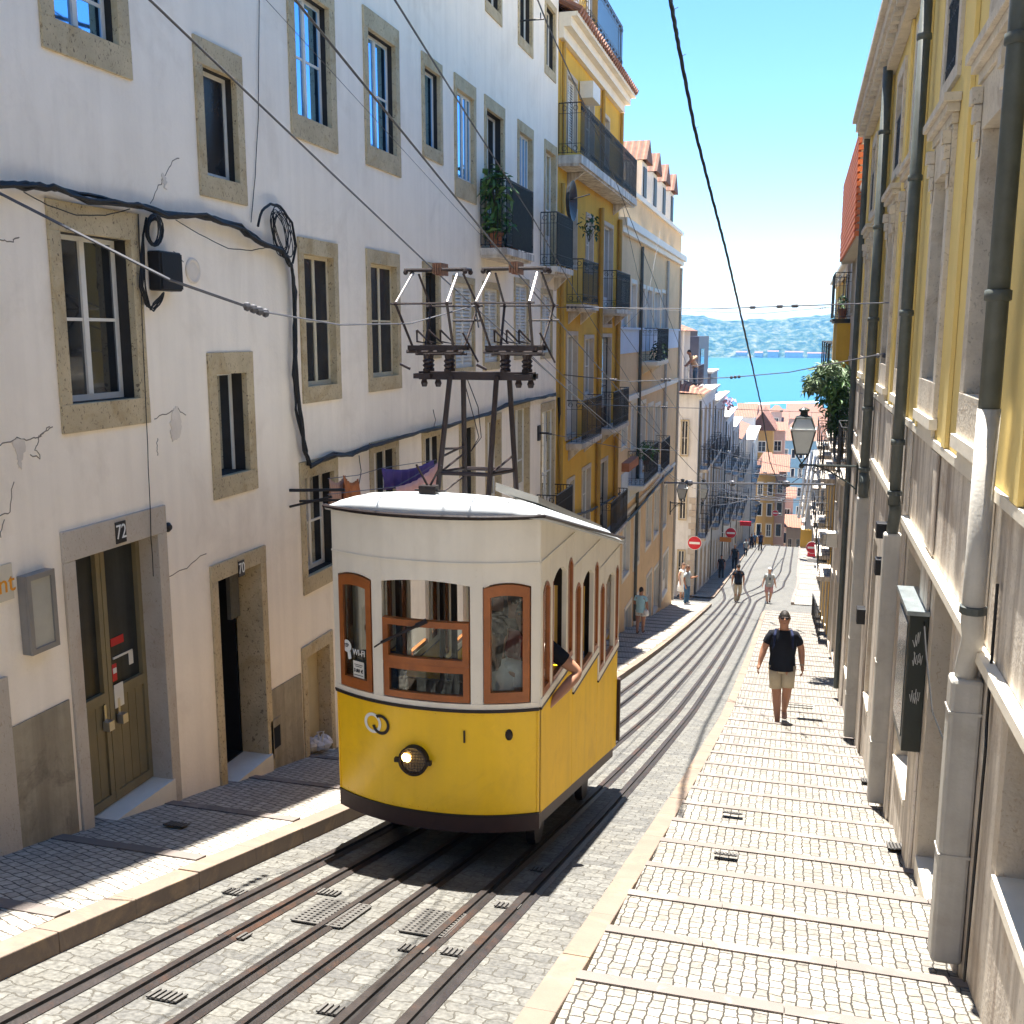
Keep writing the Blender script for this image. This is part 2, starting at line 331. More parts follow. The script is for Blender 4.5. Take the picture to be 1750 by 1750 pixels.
m_pink = mat('pink_wall', (.50,.34,.28), .88, .08, 1, .2, 30, streak=.2)
m_farY = mat('far_yellow_wall', (.46,.27,.08), .88, .08, 1, .2, 30, streak=.2)
m_blueT = mat('blue_tiled_wall', (.18,.31,.40), .4, .12, 2, .2, 30, streak=.1)
m_slate = mat('dark_metal_cladding', (.10,.10,.13), .5, .15, 2, .1, 30)
m_ryel = mat('pale_yellow_render', (.76,.58,.22), .88, .06, 1.6, .2, 35, streak=.12, stain=(.50,.36,.13), stainamt=.3)
m_marble = mat('streaked_marble', (.66,.60,.52), .6, .24, 3.2, .3, 40, streak=.9, streakcol=(.27,.22,.18), stain=(.36,.25,.15), stainamt=.65, stainscale=1.6, speck=.35)
m_marblel = mat('light_ledge_stone', (.74,.68,.57), .6, .08, 3, .15, 40, streak=.1)
m_carved = mat('carved_limestone', (.60,.53,.43), .8, .18, 5, .6, 30, speck=.4, stain=(.30,.21,.13), stainamt=.5, stainscale=3)
m_pipeD = mat('dark_green_pipe', (.085,.095,.088), .45, .3, 5, .1, 50, streak=.3)
m_pipeL = mat('pale_grey_pipe', (.44,.42,.38), .6, .12, 5, .2, 50, streak=.35, stain=(.30,.27,.22), stainamt=.4, stainscale=3)
m_cobR = cobble('pale_cobbles', (.28,.26,.225), (.15,.138,.12), (.030,.026,.021), .080, .068, rot=PI/2, wob=.0055, msize=.0095, wear=(.20,.175,.135))
m_cobL = cobble('pale_cobbles_diagonal', (.46,.42,.36), (.33,.30,.255), (.07,.06,.05), .085, .072, rot=.35, wob=.005, msize=.011, wear=(.30,.265,.22))
m_cobF = cobble('far_pale_cobbles', (.27,.255,.225), (.19,.175,.155), (.09,.08,.07), .2, .14, rot=0, wob=.02, msize=.03)
m_setts = cobble('granite_setts', (.135,.132,.12), (.085,.083,.078), (.062,.057,.047), .15, .10, rot=.03, wob=.012, msize=.010, wear=(.145,.137,.112), grit=(.6,1.2), bumpd=.007)
m_kerb = mat('kerb_limestone', (.165,.125,.098), .75, .12, 3, .3, 40, speck=.25, stain=(.42,.28,.15), stainamt=.5, stainscale=2.2)
m_strip = mat('step_limestone', (.145,.122,.11), .7, .10, 3, .3, 40, stain=(.50,.42,.36), stainamt=.4, stainscale=2.2)
m_rail = mat('rusty_rail_steel', (.032,.026,.024), .5, .4, 7, .3, 60, spec=.4, metal=.2, stain=(.09,.04,.022), stainamt=.6, stainscale=2)
m_groove_shade = mat('groove_shade', (.015,.013,.012), .8, .3, 7, .1, 60)  # shade of the shallow rail groove put into the colour; reused under grate bars
m_cast = mat('cast_iron_cover', (.10,.095,.088), .6, .25, 9, .4, 60, metal=.2)
m_tileR = tile('terracotta_tiles', (.20,.075,.045), (.29,.14,.09), .2, 1)
m_tileX = tile('terracotta_tiles_cross', (.22,.085,.05), (.29,.15,.095), .2, 0)
m_tileB = mat('orange_tile_cladding', (.62,.17,.06), .7, .12, 4, .2, 40)
# ------------------------------------------------------------ ground, road, pavements
def sheet(name, mt, yrange, xl, xr, dz=0, step=.5, kind='structure', label=None):
    b = MB(); ys = []; y = yrange[0]
    while y < yrange[1]: ys.append(y); y += step if y < 110 else step*8
    ys.append(yrange[1])
    for i, y in enumerate(ys):
        b.v += [Vector((xl(y), y, prof(y)+dz)), Vector((xr(y), y, prof(y)+dz))]
        if i: k = 2*i; b.f.append([k-2, k-1, k+1, k]); b.m.append(0)
    return tag(b.build(name, mt), label, kind=kind)
m_earth = mat('town_ground', (.30,.27,.23), .9, .2, .3, .2, 5)
g_ = MB(); ys = [-14,-6,0,3,6,11,15.9,22,30,38,47,60,78,95,103,125,150,170,210,260,340,420,600]
for i, y in enumerate(ys):
    g_.v += [Vector((-9000 if y > 300 else -400, y, prof(y)-.12)), Vector((9000 if y > 300 else 400, y, prof(y)-.12))]
    if i: k = 2*i; g_.f.append([k-2,k-1,k+1,k]); g_.m.append(0)
tag(g_.build('ground', m_earth), kind='structure')

KL = [(0,-3.42), (4,-3.42), (16,-3.1), (41,-3.1), (44,-3.1), (47,-3.3), (100,-3.4)]       # left kerb line
KR = [(0,-1.08), (4,-1.08), (16,-.93), (41,-.98), (47,.15), (60,.45), (95,.75), (110,.75)]
WL, WR = -4.64, 1.0
kl = lambda y: lerp(KL, y); kr = lambda y: lerp(KR, y)
wr = lambda y: lerp([(0,1.03), (19,1.03), (20,1.15), (44,1.2), (47,2.0), (110,1.95)], y)
sheet('road', m_setts, (-8, 112), lambda y: kl(y)-.02, lambda y: kr(y)+.02, 0, .5)
sheet('cross_street', m_setts, (43.2, 46.9), lambda y: -30, lambda y: kl(y)-.02, -.004, .6)
sheet('cross_street', m_setts, (42.6, 46.6), lambda y: kr(y)+.02, lambda y: 30, -.004, .6)

def kerb(name, y0, y1, xa, xb, h, seg, mt, gap=.006):
    b = MB(); y = y0
    while y < y1:
        e = min(y1, y+seg*(0.85+.3*rnd.random())); n = 2 if e < 20 else 3
        ja, jb = (rnd.random()-.5)*.012, (rnd.random()-.5)*.008
        for q in range(n):
            a = y+(e-gap-y)*q/n; c = y+(e-gap-y)*(q+1)/n
            b.hexa([(xa(a)+ja,a,prof(a)-.3),(xb(a),a,prof(a)-.3),(xb(c),c,prof(c)-.3),(xa(c)+ja,c,prof(c)-.3),
                    (xa(a)+ja,a,prof(a)+h+jb),(xb(a),a,prof(a)+h+jb),(xb(c),c,prof(c)+h+jb),(xa(c)+ja,c,prof(c)+h+jb)])
        y = e
    o = b.build(name, mt, bevel=.006); return tag(o, kind='structure')
kerb('kerb', -6, 43, lambda y: kl(y)-.15, kl, .12, 1.3, m_kerb)
kerb('kerb', 47, 100, lambda y: kl(y)-.15, kl, .10, 2.5, m_kerb)
kerb('kerb', -6, 42, kr, lambda y: kr(y)+.15, .06, 1.5, m_kerb)
kerb('kerb', 47, 100, kr, lambda y: kr(y)+.15, .09, 2.5, m_strip)

def steps(name, y0, y1, xa, xb, edges, rise, h, mt, mstrip, sw=.095, dark=False):
    """stepped pavement: each tread slopes less than the street and ends in a strip of long stones"""
    b = MB(); es = [e for e in edges if y0 < e < y1]; es = [y0]+es+[y1]
    for a, c in zip(es, es[1:]):
        za = prof(a)+h-rise; zc = prof(c)+h                # top just after the last riser, top at the next nosing
        n = 3; s0 = c-sw
        zz = lambda y: za+(zc-za)*(y-a)/(c-a)
        rows = [a+(s0-a)*k/n for k in range(n+1)]
        for p, q in zip(rows, rows[1:]):
            b.add([(xa(p),p,zz(p)),(xb(p),p,zz(p)),(xb(q),q,zz(q)),(xa(q),q,zz(q))], [(0,1,2,3)], 0)
        x = xa(c)
        while x < xb(c)-.02:                               # the strip, stone by stone
            e = min(xb(c), x+.5+.5*rnd.random()); j = .006+.006*rnd.random()
            b.hexa([(x,s0+.002,zc-.3),(e-.006,s0+.002,zc-.3),(e-.006,c,zc-.3),(x,c,zc-.3),(x,s0+.002,zz(s0)+j),(e-.006,s0+.002,zz(s0)+j),(e-.006,c,zc+j),(x,c,zc+j)], 1)
            x = e
        b.add([(xa(a),a,za),(xa(c),c,zc),(xa(c),c,zc-.3),(xa(a),a,za-.3)], [(0,1,2,3)], 0)
    return tag(b.build(name, [mt, mstrip]), kind='structure')
e = -3.0; ed = []
while e < 42: ed.append(e); e += .76 if e < 16 else 1.1
steps('stepped_pavement', -6, 42, lambda y: kr(y)+.15, lambda y: wr(y)+.3, ed, .075, .075, m_cobR, m_strip)
e = -.72; ed = []
while e < 43: ed.append(e); e += 1.22
steps('pavement', -6, 43, lambda y: WL-.3, lambda y: kl(y)-.15, ed, .02, .12, m_cobL, m_strip, .12)
steps('pavement', 47, 100, lambda y: -5, lambda y: kl(y)-.15, [47+2.5*k for k in range(22)], .03, .09, m_cobF, m_strip, .2)
steps('stepped_pavement', 47, 100, lambda y: kr(y)+.15, lambda y: 2.3, [47+3.6*k for k in range(16)], .10, .10, m_cobF, m_strip, .2)

# ------------------------------------------------------------ rails
XA = [(0,-2.435), (46,-2.435), (56,-3.15), (68,-3.25), (95,-3.0), (110,-3.0)]
XB = [(0,-2.17), (46,-2.17), (57,-.9), (68,-.55), (95,-.35), (110,-.3)]
def rail(off, tab, wd, label, name='tram_rail'):
    b = MB(); ys = []; y = -5
    while y < 108: ys.append(y); y += .4 if y < 20 else (.8 if y < 48 else .6)
    # section: rusty flange, head, groove, lip  (x, z, material)
    sec = [(-wd*.9,.004,0), (-wd*.6,.024,0), (0,.024,1), (.002,.007,1), (wd*.36,.007,0), (wd*.38,.019,0), (wd*.8,.005,0)]
    for i, y in enumerate(ys):
        s = lat(y) if y < 46 else .91
        x = (lerp(tab, y))*(s) + off*(s if y < 46 else .91)
        k = .55 if y > 60 else 1
        for (dx, dz, _) in sec: b.v.append(Vector((x+dx, y, prof(y)+dz)))
        if i:
            n = len(sec); p = len(b.v)-2*n
            for j in range(n-1): b.f.append([p+j, p+j+1, p+n+j+1, p+n+j]); b.m.append(sec[j][2])
    o = b.build(name, [m_rail, m_groove_shade]); return tag(o, label, 'rail' if name == 'tram_rail' else 'cable slot', 'rails and cable slots in the road')
rail(-.635, XA, .074, 'rusty rail nearest the left kerb')
rail(-.635, XB, .062, 'second rusty rail from the left kerb')
rail(0, XA, .06, 'rusty cable slot left of the middle of the road', 'cable_slot')
rail(0, XB, .06, 'rusty cable slot right of the middle of the road', 'cable_slot')
rail(.635, XA, .070, 'second rusty rail from the stepped pavement')
rail(.635, XB, .074, 'rusty rail nearest the stepped pavement')

# drain covers and small gratings
def grate(x, y, w_, l, n, label, across=True, name='drain_grate', cat='drain grate', dz=.004, grid=False):
    b = MB(); z = lambda q: prof(q)+dz
    def slab(x0, x1, y0, y1, h0, h1, mi):
        b.hexa([(x0,y0,z(y0)+h0),(x1,y0,z(y0)+h0),(x1,y1,z(y1)+h0),(x0,y1,z(y1)+h0),(x0,y0,z(y0)+h1),(x1,y0,z(y0)+h1),(x1,y1,z(y1)+h1),(x0,y1,z(y1)+h1)], mi)
    slab(x-w_/2, x+w_/2, y-l/2, y+l/2, 0, .003, 1)
    for k in range(n+1):
        t = x-w_/2+w_*k/n; slab(t-w_/n*.27, t+w_/n*.27, y-l/2+.001, y+l/2-.001, .004, .012, 0)
    if grid:
        m = max(2, int(n*l/w_))
        for k in range(m+1):
            t = y-l/2+l*k/m; slab(x-w_/2+.001, x+w_/2-.001, t-l/m*.25, t+l/m*.25, .005, .013, 0)
    return tag(b.build(name, [m_cast, m_groove_shade]), label, cat, 'covers and gratings in the paving')
for px, py, lb in [(405,1527,'small slotted grate in front of the tram by the left rail'), (560,1527,'small slotted grate just in front of the tram shadow edge'), (286,1705,'small slotted grate between the left pair of rails at the bottom'),
                   (402,1600,'small slotted grate half way along the left rails'), (707,1624,'small slotted grate beside the right pair of rails'), (575,1730,'small slotted grate at the bottom of the road between the rail pairs'),
                   (868,1550,'small slotted grate between the two right rails'), (925,1488,'small slotted grate between the right rails next to the tram shadow'), (780,1630,'small slotted grate between the two right rails near the bottom')]:
    p = onS(px, py); grate(p.x, p.y, .14, .10, 5, lb)
p = onS(568, 1563); grate(p.x, p.y, .30, .42, 8, 'square iron chequer cover left of the middle cable slot', grid=True, name='manhole_cover', cat='manhole cover')
p = onS(742, 1580); grate(p.x, p.y, .26, .42, 7, 'square iron chequer cover right of the middle cable slot', grid=True, name='manhole_cover', cat='manhole cover')
p = onS(302, 1411, .12); grate(p.x, p.y, .14, .11, 5, 'small dark cover in the left pavement by door 72', dz=.125)
for px, py, lb in [(1622,1628,'dark red brick gully at the foot of the near grey downpipe'), (1535,1452,'dark gully grate by the right wall below the iron door'), (1252,1394,'little dark cover in the stepped pavement near the kerb'),
                   (1367,1208,'dark grating across the stepped pavement behind the walking man'), (1486,1338,'dark gully grate at the foot of the second downpipe'), (1240,1465,'little dark cover lower down the stepped pavement near the kerb')]:
    p = onS(px, py, .06); grate(p.x, p.y, .16 if px != 1367 else .42, .24 if px > 1400 else .08, 6 if px != 1367 else 14, lb, dz=.083)

# ------------------------------------------------------------ facades
def frameX(X, sgn):                         # wall plane x = X seen from the street; sgn = direction of the street
    return lambda u, v, d=0: Vector((X+sgn*d, u, v))
def frameY(Y):                              # wall facing the camera
    return lambda u, v, d=0: Vector((u, Y-d, v))
def wall_holes(b, fr, u0, u1, v0, v1, holes, mi=0, mif=None):
    us = sorted({u0, u1, *[h[0] for h in holes if u0 < h[0] < u1], *[h[1] for h in holes if u0 < h[1] < u1]})
    vs = sorted({v0, v1, *[h[2] for h in holes if v0 < h[2] < v1], *[h[3] for h in holes if v0 < h[3] < v1]})
    for a, c in zip(us, us[1:]):
        mu = (a+c)/2; run = None
        for p, q in zip(vs, vs[1:]):
            mv = (p+q)/2; solid = not any(h[0] < mu < h[1] and h[2] < mv < h[3] for h in holes)
            if solid: b.add([fr(a,p), fr(c,p), fr(c,q), fr(a,q)], [(0,1,2,3)], mi)
def shutter_mesh(b, fr, u0, u1, v0, v1, d, n=16):
    b.fbox(fr, u0, u0+.03, v0, v1, d, d+.03); b.fbox(fr, u1-.03, u1, v0, v1, d, d+.03)
    b.fbox(fr, u0+.03, u1-.03, v1-.04, v1, d, d+.03); b.fbox(fr, u0+.03, u1-.03, v0, v0+.04, d, d+.03)
    h = (v1-v0-.08)/n
    for k in range(n):
        z = v0+.04+k*h
        b.hexa([fr(u0+.03,z,d+.026), fr(u1-.03,z,d+.026), fr(u1-.03,z+h*.2,d+.026), fr(u0+.03,z+h*.2,d+.026),
                fr(u0+.03,z+h*.75,d), fr(u1-.03,z+h*.75,d), fr(u1-.03,z+h*.95,d), fr(u0+.03,z+h*.95,d)])
m_reveal = mat('dark_reveal', (.030,.027,.024), .8, .3, 6, .2, 40)  # flat dark tone for the inner faces of the window reveals
def window(bld, fr, u0, u1, v0, v1, kind='casement', sur=(.13,.16,.16), dep=.13, joinery=None, sm=None, fl=.018, proud=.02, sill=False, bars=1, holes=None, pane=None, inner_reveal=False):
    """u0..v1 = outer edge of the stone surround"""
    if u0 > u1: u0, u1 = u1, u0
    if v0 > v1: v0, v1 = v1, v0
    j = joinery or m_wpaint; sm = sm or m_stone; s, st, sb = sur
    if holes is not None: holes.append((u0+.01, u1-.01, v0+.01, v1-.01))
    a, c, p, q = u0+s, u1-s, v0+sb, v1-st
    w_ = MB(); e = .035 if (c-a) > .35 else .025; dd = -dep
    if kind in ('casement','single','slide','french'):
        w_.fbox(fr, a, a+e, p, q, dd, dd+fl); w_.fbox(fr, c-e, c, p, q, dd, dd+fl); w_.fbox(fr, a+e, c-e, q-e, q, dd, dd+fl); w_.fbox(fr, a+e, c-e, p, p+e*1.3, dd, dd+fl)
        if kind != 'single':
            mid = (a+c)/2; w_.fbox(fr, mid-e*.7, mid+e*.7, p+e*1.3, q-e, dd+.002, dd+fl+.006)
        cols = [(a+e, (a+c)/2-e*.7), ((a+c)/2+e*.7, c-e)] if kind != 'single' else [(a+e, c-e)]
        for (x, y) in cols:
            for k in range(bars):
                z = p+(q-p)*(k+1)/(bars+1); w_.fbox(fr, x, y, z-.011, z+.011, dd+.004, dd+fl-.004)
            if kind == 'slide' and x > (a+c)/2:
                for t in (.5,): xx = x+(y-x)*t; w_.fbox(fr, xx-.008, xx+.008, p+e, q-e, dd+.006, dd+fl+.01)
            if kind == 'french': w_.fbox(fr, x, y, p+e*1.3, p+(q-p)*.28, dd+.003, dd+fl-.006)
    elif kind == 'shutter':
        mid = (a+c)/2; shutter_mesh(w_, fr, a, mid-.003, p, q, dd+.02, max(8, int((q-p)/.055))); shutter_mesh(w_, fr, mid+.003, c, p, q, dd+.02, max(8, int((q-p)/.055)))
    elif kind == 'dark':
        w_.fbox(fr, a, a+.02, p, q, dd, dd+fl); w_.fbox(fr, c-.02, c, p, q, dd, dd+fl); w_.fbox(fr, a+.02, c-.02, q-.02, q, dd, dd+fl)
    o = w_.build('window', j, bld)
    g = MB(); g.fbox(fr, a, c, p, q, dd-.02, dd+.006); g.build('pane', pane or m_glass, o)
    k = MB(); ds = -.035 if (inner_reveal and dep > .1) else dd-.03
    k.fbox(fr, u0, u1, q, v1, ds, proud); k.fbox(fr, u0, u1, v0, p, ds, proud)
    k.fbox(fr, u0, a, p, q, ds, proud-.002); k.fbox(fr, c, u1, p, q, ds, proud-.002)
    k.build('surround', sm, o, bevel=.004 if dep > .1 else 0)
    if inner_reveal and dep > .1:
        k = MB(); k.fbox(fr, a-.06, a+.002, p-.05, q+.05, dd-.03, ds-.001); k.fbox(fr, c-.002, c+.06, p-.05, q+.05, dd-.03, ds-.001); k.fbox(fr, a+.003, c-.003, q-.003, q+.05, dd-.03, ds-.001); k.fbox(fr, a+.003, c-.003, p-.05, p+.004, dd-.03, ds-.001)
        k.build('inner_reveal', m_reveal, o)
    if sill:
        k = MB(); k.fbox(fr, u0-.03, u1+.03, v0-.04, v0-.001, 0.001, .06); k.build('sill', sm, o)
    return o, (a, c, p, q)
def railing(b, fr, u0, u1, v, d1, h, sp=.075, scroll=True, ends=True, r=.007):
    d = d1-.02
    def run(P, L):
        n = max(2, int(L/sp))
        for k in range(n+1):
            q = P(k/n); b.fbox(lambda u,vv,dd=0: q+Vector((u,dd,vv)), -r*.8, r*.8, .03, h, -r*.8, r*.8)
        for t, rr in ((.05,.9), (.22,.7), (.8,.7), (1,1.6)):
            a, c = P(0), P(1); b.tube([a+Vector((0,0,h*t)), c+Vector((0,0,h*t))], r*rr, 5)
        if scroll:
            m = max(2, int(L/.16))
            for k in range(m):
                for zz in (.13, .9):
                    c = P((k+.5)/m)+Vector((0,0,h*zz)); dirn = (P(1)-P(0)).normalized()
                    pts = [c+dirn*math.cos(2*PI*i/8)*.045+Vector((0,0,math.sin(2*PI*i/8)*.045)) for i in range(9)]
                    b.tube(pts, r*.7, 4)
    run(lambda t: fr(u0+(u1-u0)*t, v, d), u1-u0)
    if ends:
        run(lambda t: fr(u0, v, .01+(d-.01)*t), d); run(lambda t: fr(u1, v, .01+(d-.01)*t), d)
def balcony(bld, fr, u0, u1, v, proj, h=.85, slabm=None, sp=.08, scroll=True, label=None, mat_=None, thick=.1, brackets=True):
    b = MB(); b.fbox(fr, u0-.02, u1+.02, v-thick, v, .002, proj); b.fbox(fr, u0, u1, v-thick-.04, v-thick-.001, .003, proj-.05)
    if brackets:
        for t in (.12, .88):
            c = u0+(u1-u0)*t; b.add([fr(c-.04,v-thick-.05,.003), fr(c+.04,v-thick-.05,.003), fr(c+.04,v-thick-.3,.003), fr(c-.04,v-thick-.3,.003), fr(c-.04,v-thick-.05,proj*.75), fr(c+.04,v-thick-.05,proj*.75)],
                  [(0,1,2,3),(0,4,5,1),(3,2,5,4),(0,3,4),(1,5,2)])
    o = b.build('balcony', slabm or m_stone2, bld)
    if label: o['label'] = label
    r = MB(); railing(r, fr, u0, u1, v, proj, h, sp, scroll); r.build('railing', mat_ or m_iron, o)
    return o
def body(b, fr, u0, u1, v0, v1, depth, mi=0, e=.003):
    """sides, back and top behind a facade"""
    p = [fr(u0,v0,-e), fr(u1,v0,-e), fr(u1,v0,-depth), fr(u0,v0,-depth), fr(u0,v1,-e), fr(u1,v1,-e), fr(u1,v1,-depth), fr(u0,v1,-depth)]
    b.add(p, [(1,2,6,5),(2,3,7,6),(3,0,4,7),(4,5,6,7)], mi)
def wpx(X, x0, y0, x1, y1):
    P, Q = onX(x0, y0, X), onX(x1, y1, X); return P.y, Q.y, Q.z, P.z
# ------------------------------------------------------------ the white building on the left
LF = frameX(WL, 1)
Lb = thing('house', (WL-3, 9, prof(9)), 'long white plastered building on the left with pitted stone frames and doors 72 and 70', 'building')
H = []
def L(x0, y0, x1, y1, kind='casement', **k):
    u0, u1, v0, v1 = wpx(WL, x0, y0, x1, y1); k.setdefault('inner_reveal', True); return window(Lb, LF, u0, u1, v0, v1, kind, holes=H, **k)
m_dg = mat('dull_dark_glass', (.020,.022,.028), .25, .5, 3, .05, 4, spec=.25)
# top rows
L(50, -190, 224, 138, pane=m_skyg, sur=(.13,.2,.2), dep=.105)
L(327, 57, 421, 352, 'single', pane=m_dg, sur=(.11,.2,.17), dep=.105, bars=0)
L(486, -75, 576, 263, pane=m_skyg, sur=(.13,.2,.22), dep=.105)
L(618, 7, 684, 304, pane=m_skyg, sur=(.12,.2,.22), dep=.105)
L(719, 86, 756, 283, 'single', pane=m_skyg, sur=(.09,.15,.16), dep=.101, bars=0)
L(775, 123, 813, 350, 'slide', pane=m_skyg, sur=(.10,.18,.26), dep=.06, bars=0)
L(884, 203, 910, 392, 'slide', pane=m_skyg, sur=(.10,.17,.2), dep=.08, bars=0)
L(828, -130, 857, 47, 'casement', sur=(.09,.15,.16), dep=.12)
L(885, -70, 910, 101, 'dark', sur=(.09,.15,.16), dep=.12)
L(931, -10, 949, 143, 'dark', sur=(.09,.12,.16), dep=.12)
L(330, -420, 421, -190, 'single', dep=.15)
L(618, -330, 684, -200, 'single', dep=.15)
# balcony doors
_, dA = L(827, 160, 862, 418, 'french', sur=(.10,.18,.02), dep=.14, bars=1)
_, dB = L(930, 237, 949, 459, 'french', sur=(.08,.16,.02), dep=.10, bars=1)
# middle row
L(75, 338, 255, 722, 'casement', sur=(.11,.19,.19), dep=.14)
L(507, 404, 582, 681, 'casement', sur=(.10,.15,.16), dep=.07, pane=m_dg, fl=.012, joinery=m_cpaint, bars=1)
L(624, 424, 685, 663, 'casement', sur=(.10,.15,.16), dep=.07, pane=m_dg, fl=.012, joinery=m_cpaint, bars=1)
L(721, 446, 753, 612, 'casement', sur=(.08,.12,.14), dep=.12, joinery=m_dkwood)
for x0, y0, x1, y1 in [(773,470,811,640), (824,480,853,630), (878,473,903,613), (924,492,943,612)]:
    L(x0, y0, x1, y1, 'shutter', sur=(.07,.10,.12), dep=.07)
# lower rows
L(352, 603, 439, 834, 'dark', sur=(.12,.18,.18), dep=.15)
L(510, 791, 581, 985, 'casement', sur=(.10,.17,.17), dep=.14, bars=1)
L(630, 757, 683, 938, 'casement', sur=(.10,.13,.16), dep=.14)
L(720, 734, 756, 905, 'casement', sur=(.09,.13,.16), dep=.12)
L(784, 722, 812, 905, 'dark', sur=(.08,.11,.1), dep=.12)
L(829, 712, 856, 890, 'french', sur=(.07,.10,.02), dep=.10)
L(877, 692, 904, 872, 'french', sur=(.07,.10,.02), dep=.10)
L(924, 690, 946, 905, 'french', sur=(.06,.16,.02), dep=.06)
# doors: real openings down to the sloping pavement
def door(px, top, bot, sur, nm):
    u0 = onX(px[0], top[0], WL).y; u1 = onX(px[1], top[1], WL).y; v1 = onX(px[0], top[0], WL).z
    v0 = onX(px[1], bot, WL).z; H.append((u0+.01, u1-.01, prof(u1)-.6, v1-.01))
    return u0, u1, v0, v1
u0, u1, v0, v1 = door((101, 279), (910, 865), 1352, None, '72')
# surround of 72
s = .115; fr = LF; a, c, q = u0+s, u1-s, v1-.21
sill72 = onX(263, 1352, WL).z
k = MB(); k.fbox(fr, u0, u1, q, v1, -.26, .022); k.fbox(fr, u0, a, prof(u1)-.4, q, -.26, .02); k.fbox(fr, c, u1, prof(u1)-.4, q, -.26, .02)
d72 = MB(); dd = -.2
mid = (a+c)/2
for x0, x1 in ((a, mid-.004), (mid+.004, c)):
    e = .045; z0, z1 = sill72+.01, q; mz = z0+(z1-z0)*.42
    d72.fbox(fr, x0, x0+e, z0, z1, dd, dd+.045); d72.fbox(fr, x1-e, x1, z0, z1, dd, dd+.045); d72.fbox(fr, x0+e, x1-e, z1-.05, z1, dd, dd+.045)
    d72.fbox(fr, x0+e, x1-e, mz-.04, mz+.04, dd, dd+.045); d72.fbox(fr, x0+e, x1-e, z0, z0+.07, dd, dd+.045)
    n = 4
    for i in range(n):
        p0 = x0+e+(x1-x0-2*e)*i/n; p1 = x0+e+(x1-x0-2*e)*(i+1)/n; d72.fbox(fr, p0+.003, p1-.003, z0+.07, mz-.04, dd+.01, dd+.028)
o72 = d72.build('door', m_olive, Lb); o72['label'] = 'olive double door with tall glass panes under number 72'
k.build('surround', m_stone2, o72, bevel=.006)
g = MB(); g.fbox(fr, a, c, sill72, q, dd-.03, dd+.008); g.build('pane', mat('dusty_door_glass', (.030,.032,.030), .30, .5, 3, .05, 4, spec=.2, streak=.5, streakcol=(.07,.07,.06)), o72)
g = MB(); g.fbox(fr, a-.02, c+.02, prof(u1)-.3, sill72, -.25, .03); g.build('threshold', m_marblel, o72)
m_knob = mat('steel_knob', (.5,.5,.48), .3, .1, 4, 0, metal=.8)
for x, col in ((mid-.06, 0), (mid+.10, 0)): g = MB(); g.fbox(fr, x-.03, x+.03, sill72+.60, sill72+.67, dd+.046, dd+.10); g.fbox(fr, x-.012, x+.012, sill72+.66, sill72+.79, dd+.046, dd+.052); g.build('handle', m_knob, o72)
m_red = mat('red_sticker', (.5,.03,.03), .5, .05, 3, 0); m_paper = mat('paper', (.68,.66,.60), .7, .05, 5, 0)
g = MB(); zz = sill72
g.fbox(fr, mid+.10, mid+.25, zz+1.18, zz+1.24, dd+.010, dd+.014, 0); g.fbox(fr, mid+.05, mid+.10, zz+.93, zz+1.06, dd+.046, dd+.05, 0); g.fbox(fr, mid+.055, mid+.095, zz+.99, zz+1.03, dd+.0502, dd+.053, 1)
g.fbox(fr, mid+.055, mid+.16, zz+.72, zz+.90, dd+.047, dd+.051, 1); g.fbox(fr, mid+.30, mid+.35, zz+.98, zz+1.08, dd+.010, dd+.014, 1)
g.fbox(fr, mid+.11, mid+.34, zz+1.08, zz+1.095, dd+.012, dd+.02, 1)
g.build('sticker', [m_red, m_paper], o72)
m_plate = mat('black_enamel', (.01,.01,.012), .3, .1, 3, 0, spec=.6); m_num = mat('white_enamel', (.75,.75,.72), .4, .02, 3, 0)
def numplate(txt, px, py, parent, w_=.115, h_=.155):
    c = onX(px, py, WL); b = MB(); b.fbox(fr, c.y-w_/2, c.y+w_/2, c.z-h_/2, c.z+h_/2, .023, .03); o = b.build('number_plate', m_plate, parent)
    place_text(txt, h_*.95, m_num, (WL+.031, c.y, c.z), (0,1,0), (0,0,1), o, 'number', .8)
numplate('72', 201, 909, o72)
# door 70, standing open on a dark hall
u0, u1, v0, v1 = door((357, 451), (968, 934), 1310, None, '70')
sill70 = onX(440, 1302, WL).z; a, c, q = u0+.10, u1-.10, v1-.15
k = MB(); k.fbox(fr, u0, u1, q, v1, -.26, .022); k.fbox(fr, u0, a, prof(u1)-.4, q, -.26, .02); k.fbox(fr, c, u1, prof(u1)-.4, q, -.26, .02)
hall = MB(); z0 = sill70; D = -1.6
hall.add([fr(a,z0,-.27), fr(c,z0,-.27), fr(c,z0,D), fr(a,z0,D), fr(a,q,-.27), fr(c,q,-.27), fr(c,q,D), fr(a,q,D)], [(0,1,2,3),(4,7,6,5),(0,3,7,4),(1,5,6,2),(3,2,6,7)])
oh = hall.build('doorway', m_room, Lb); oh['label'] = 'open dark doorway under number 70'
k.build('surround', m_stone, oh, bevel=.006)
g = MB(); g.fbox(fr, a, a+.24, z0+.02, q-.01, -.25, -.22); g.build('door_leaf', mat('grey_door_leaf', (.11,.105,.10), .5, .2, 3, .1), oh)
g = MB(); g.fbox(fr, a-.02, c+.02, prof(u1)-.3, sill70, -.25, .05); g.build('threshold', m_marblel, oh)
g = MB(); g.fbox(fr, c-.18, c-.03, q-.5, q-.1, -.24, -.20); g.fbox(fr, c-.165, c-.045, q-.47, q-.16, -.199, -.195); g.build('letter_panel', mat('grey_steel_panel', (.16,.16,.15), .4, .2, 30, .3, metal=.3), oh)
numplate('70', 408, 971, oh, .10, .14)
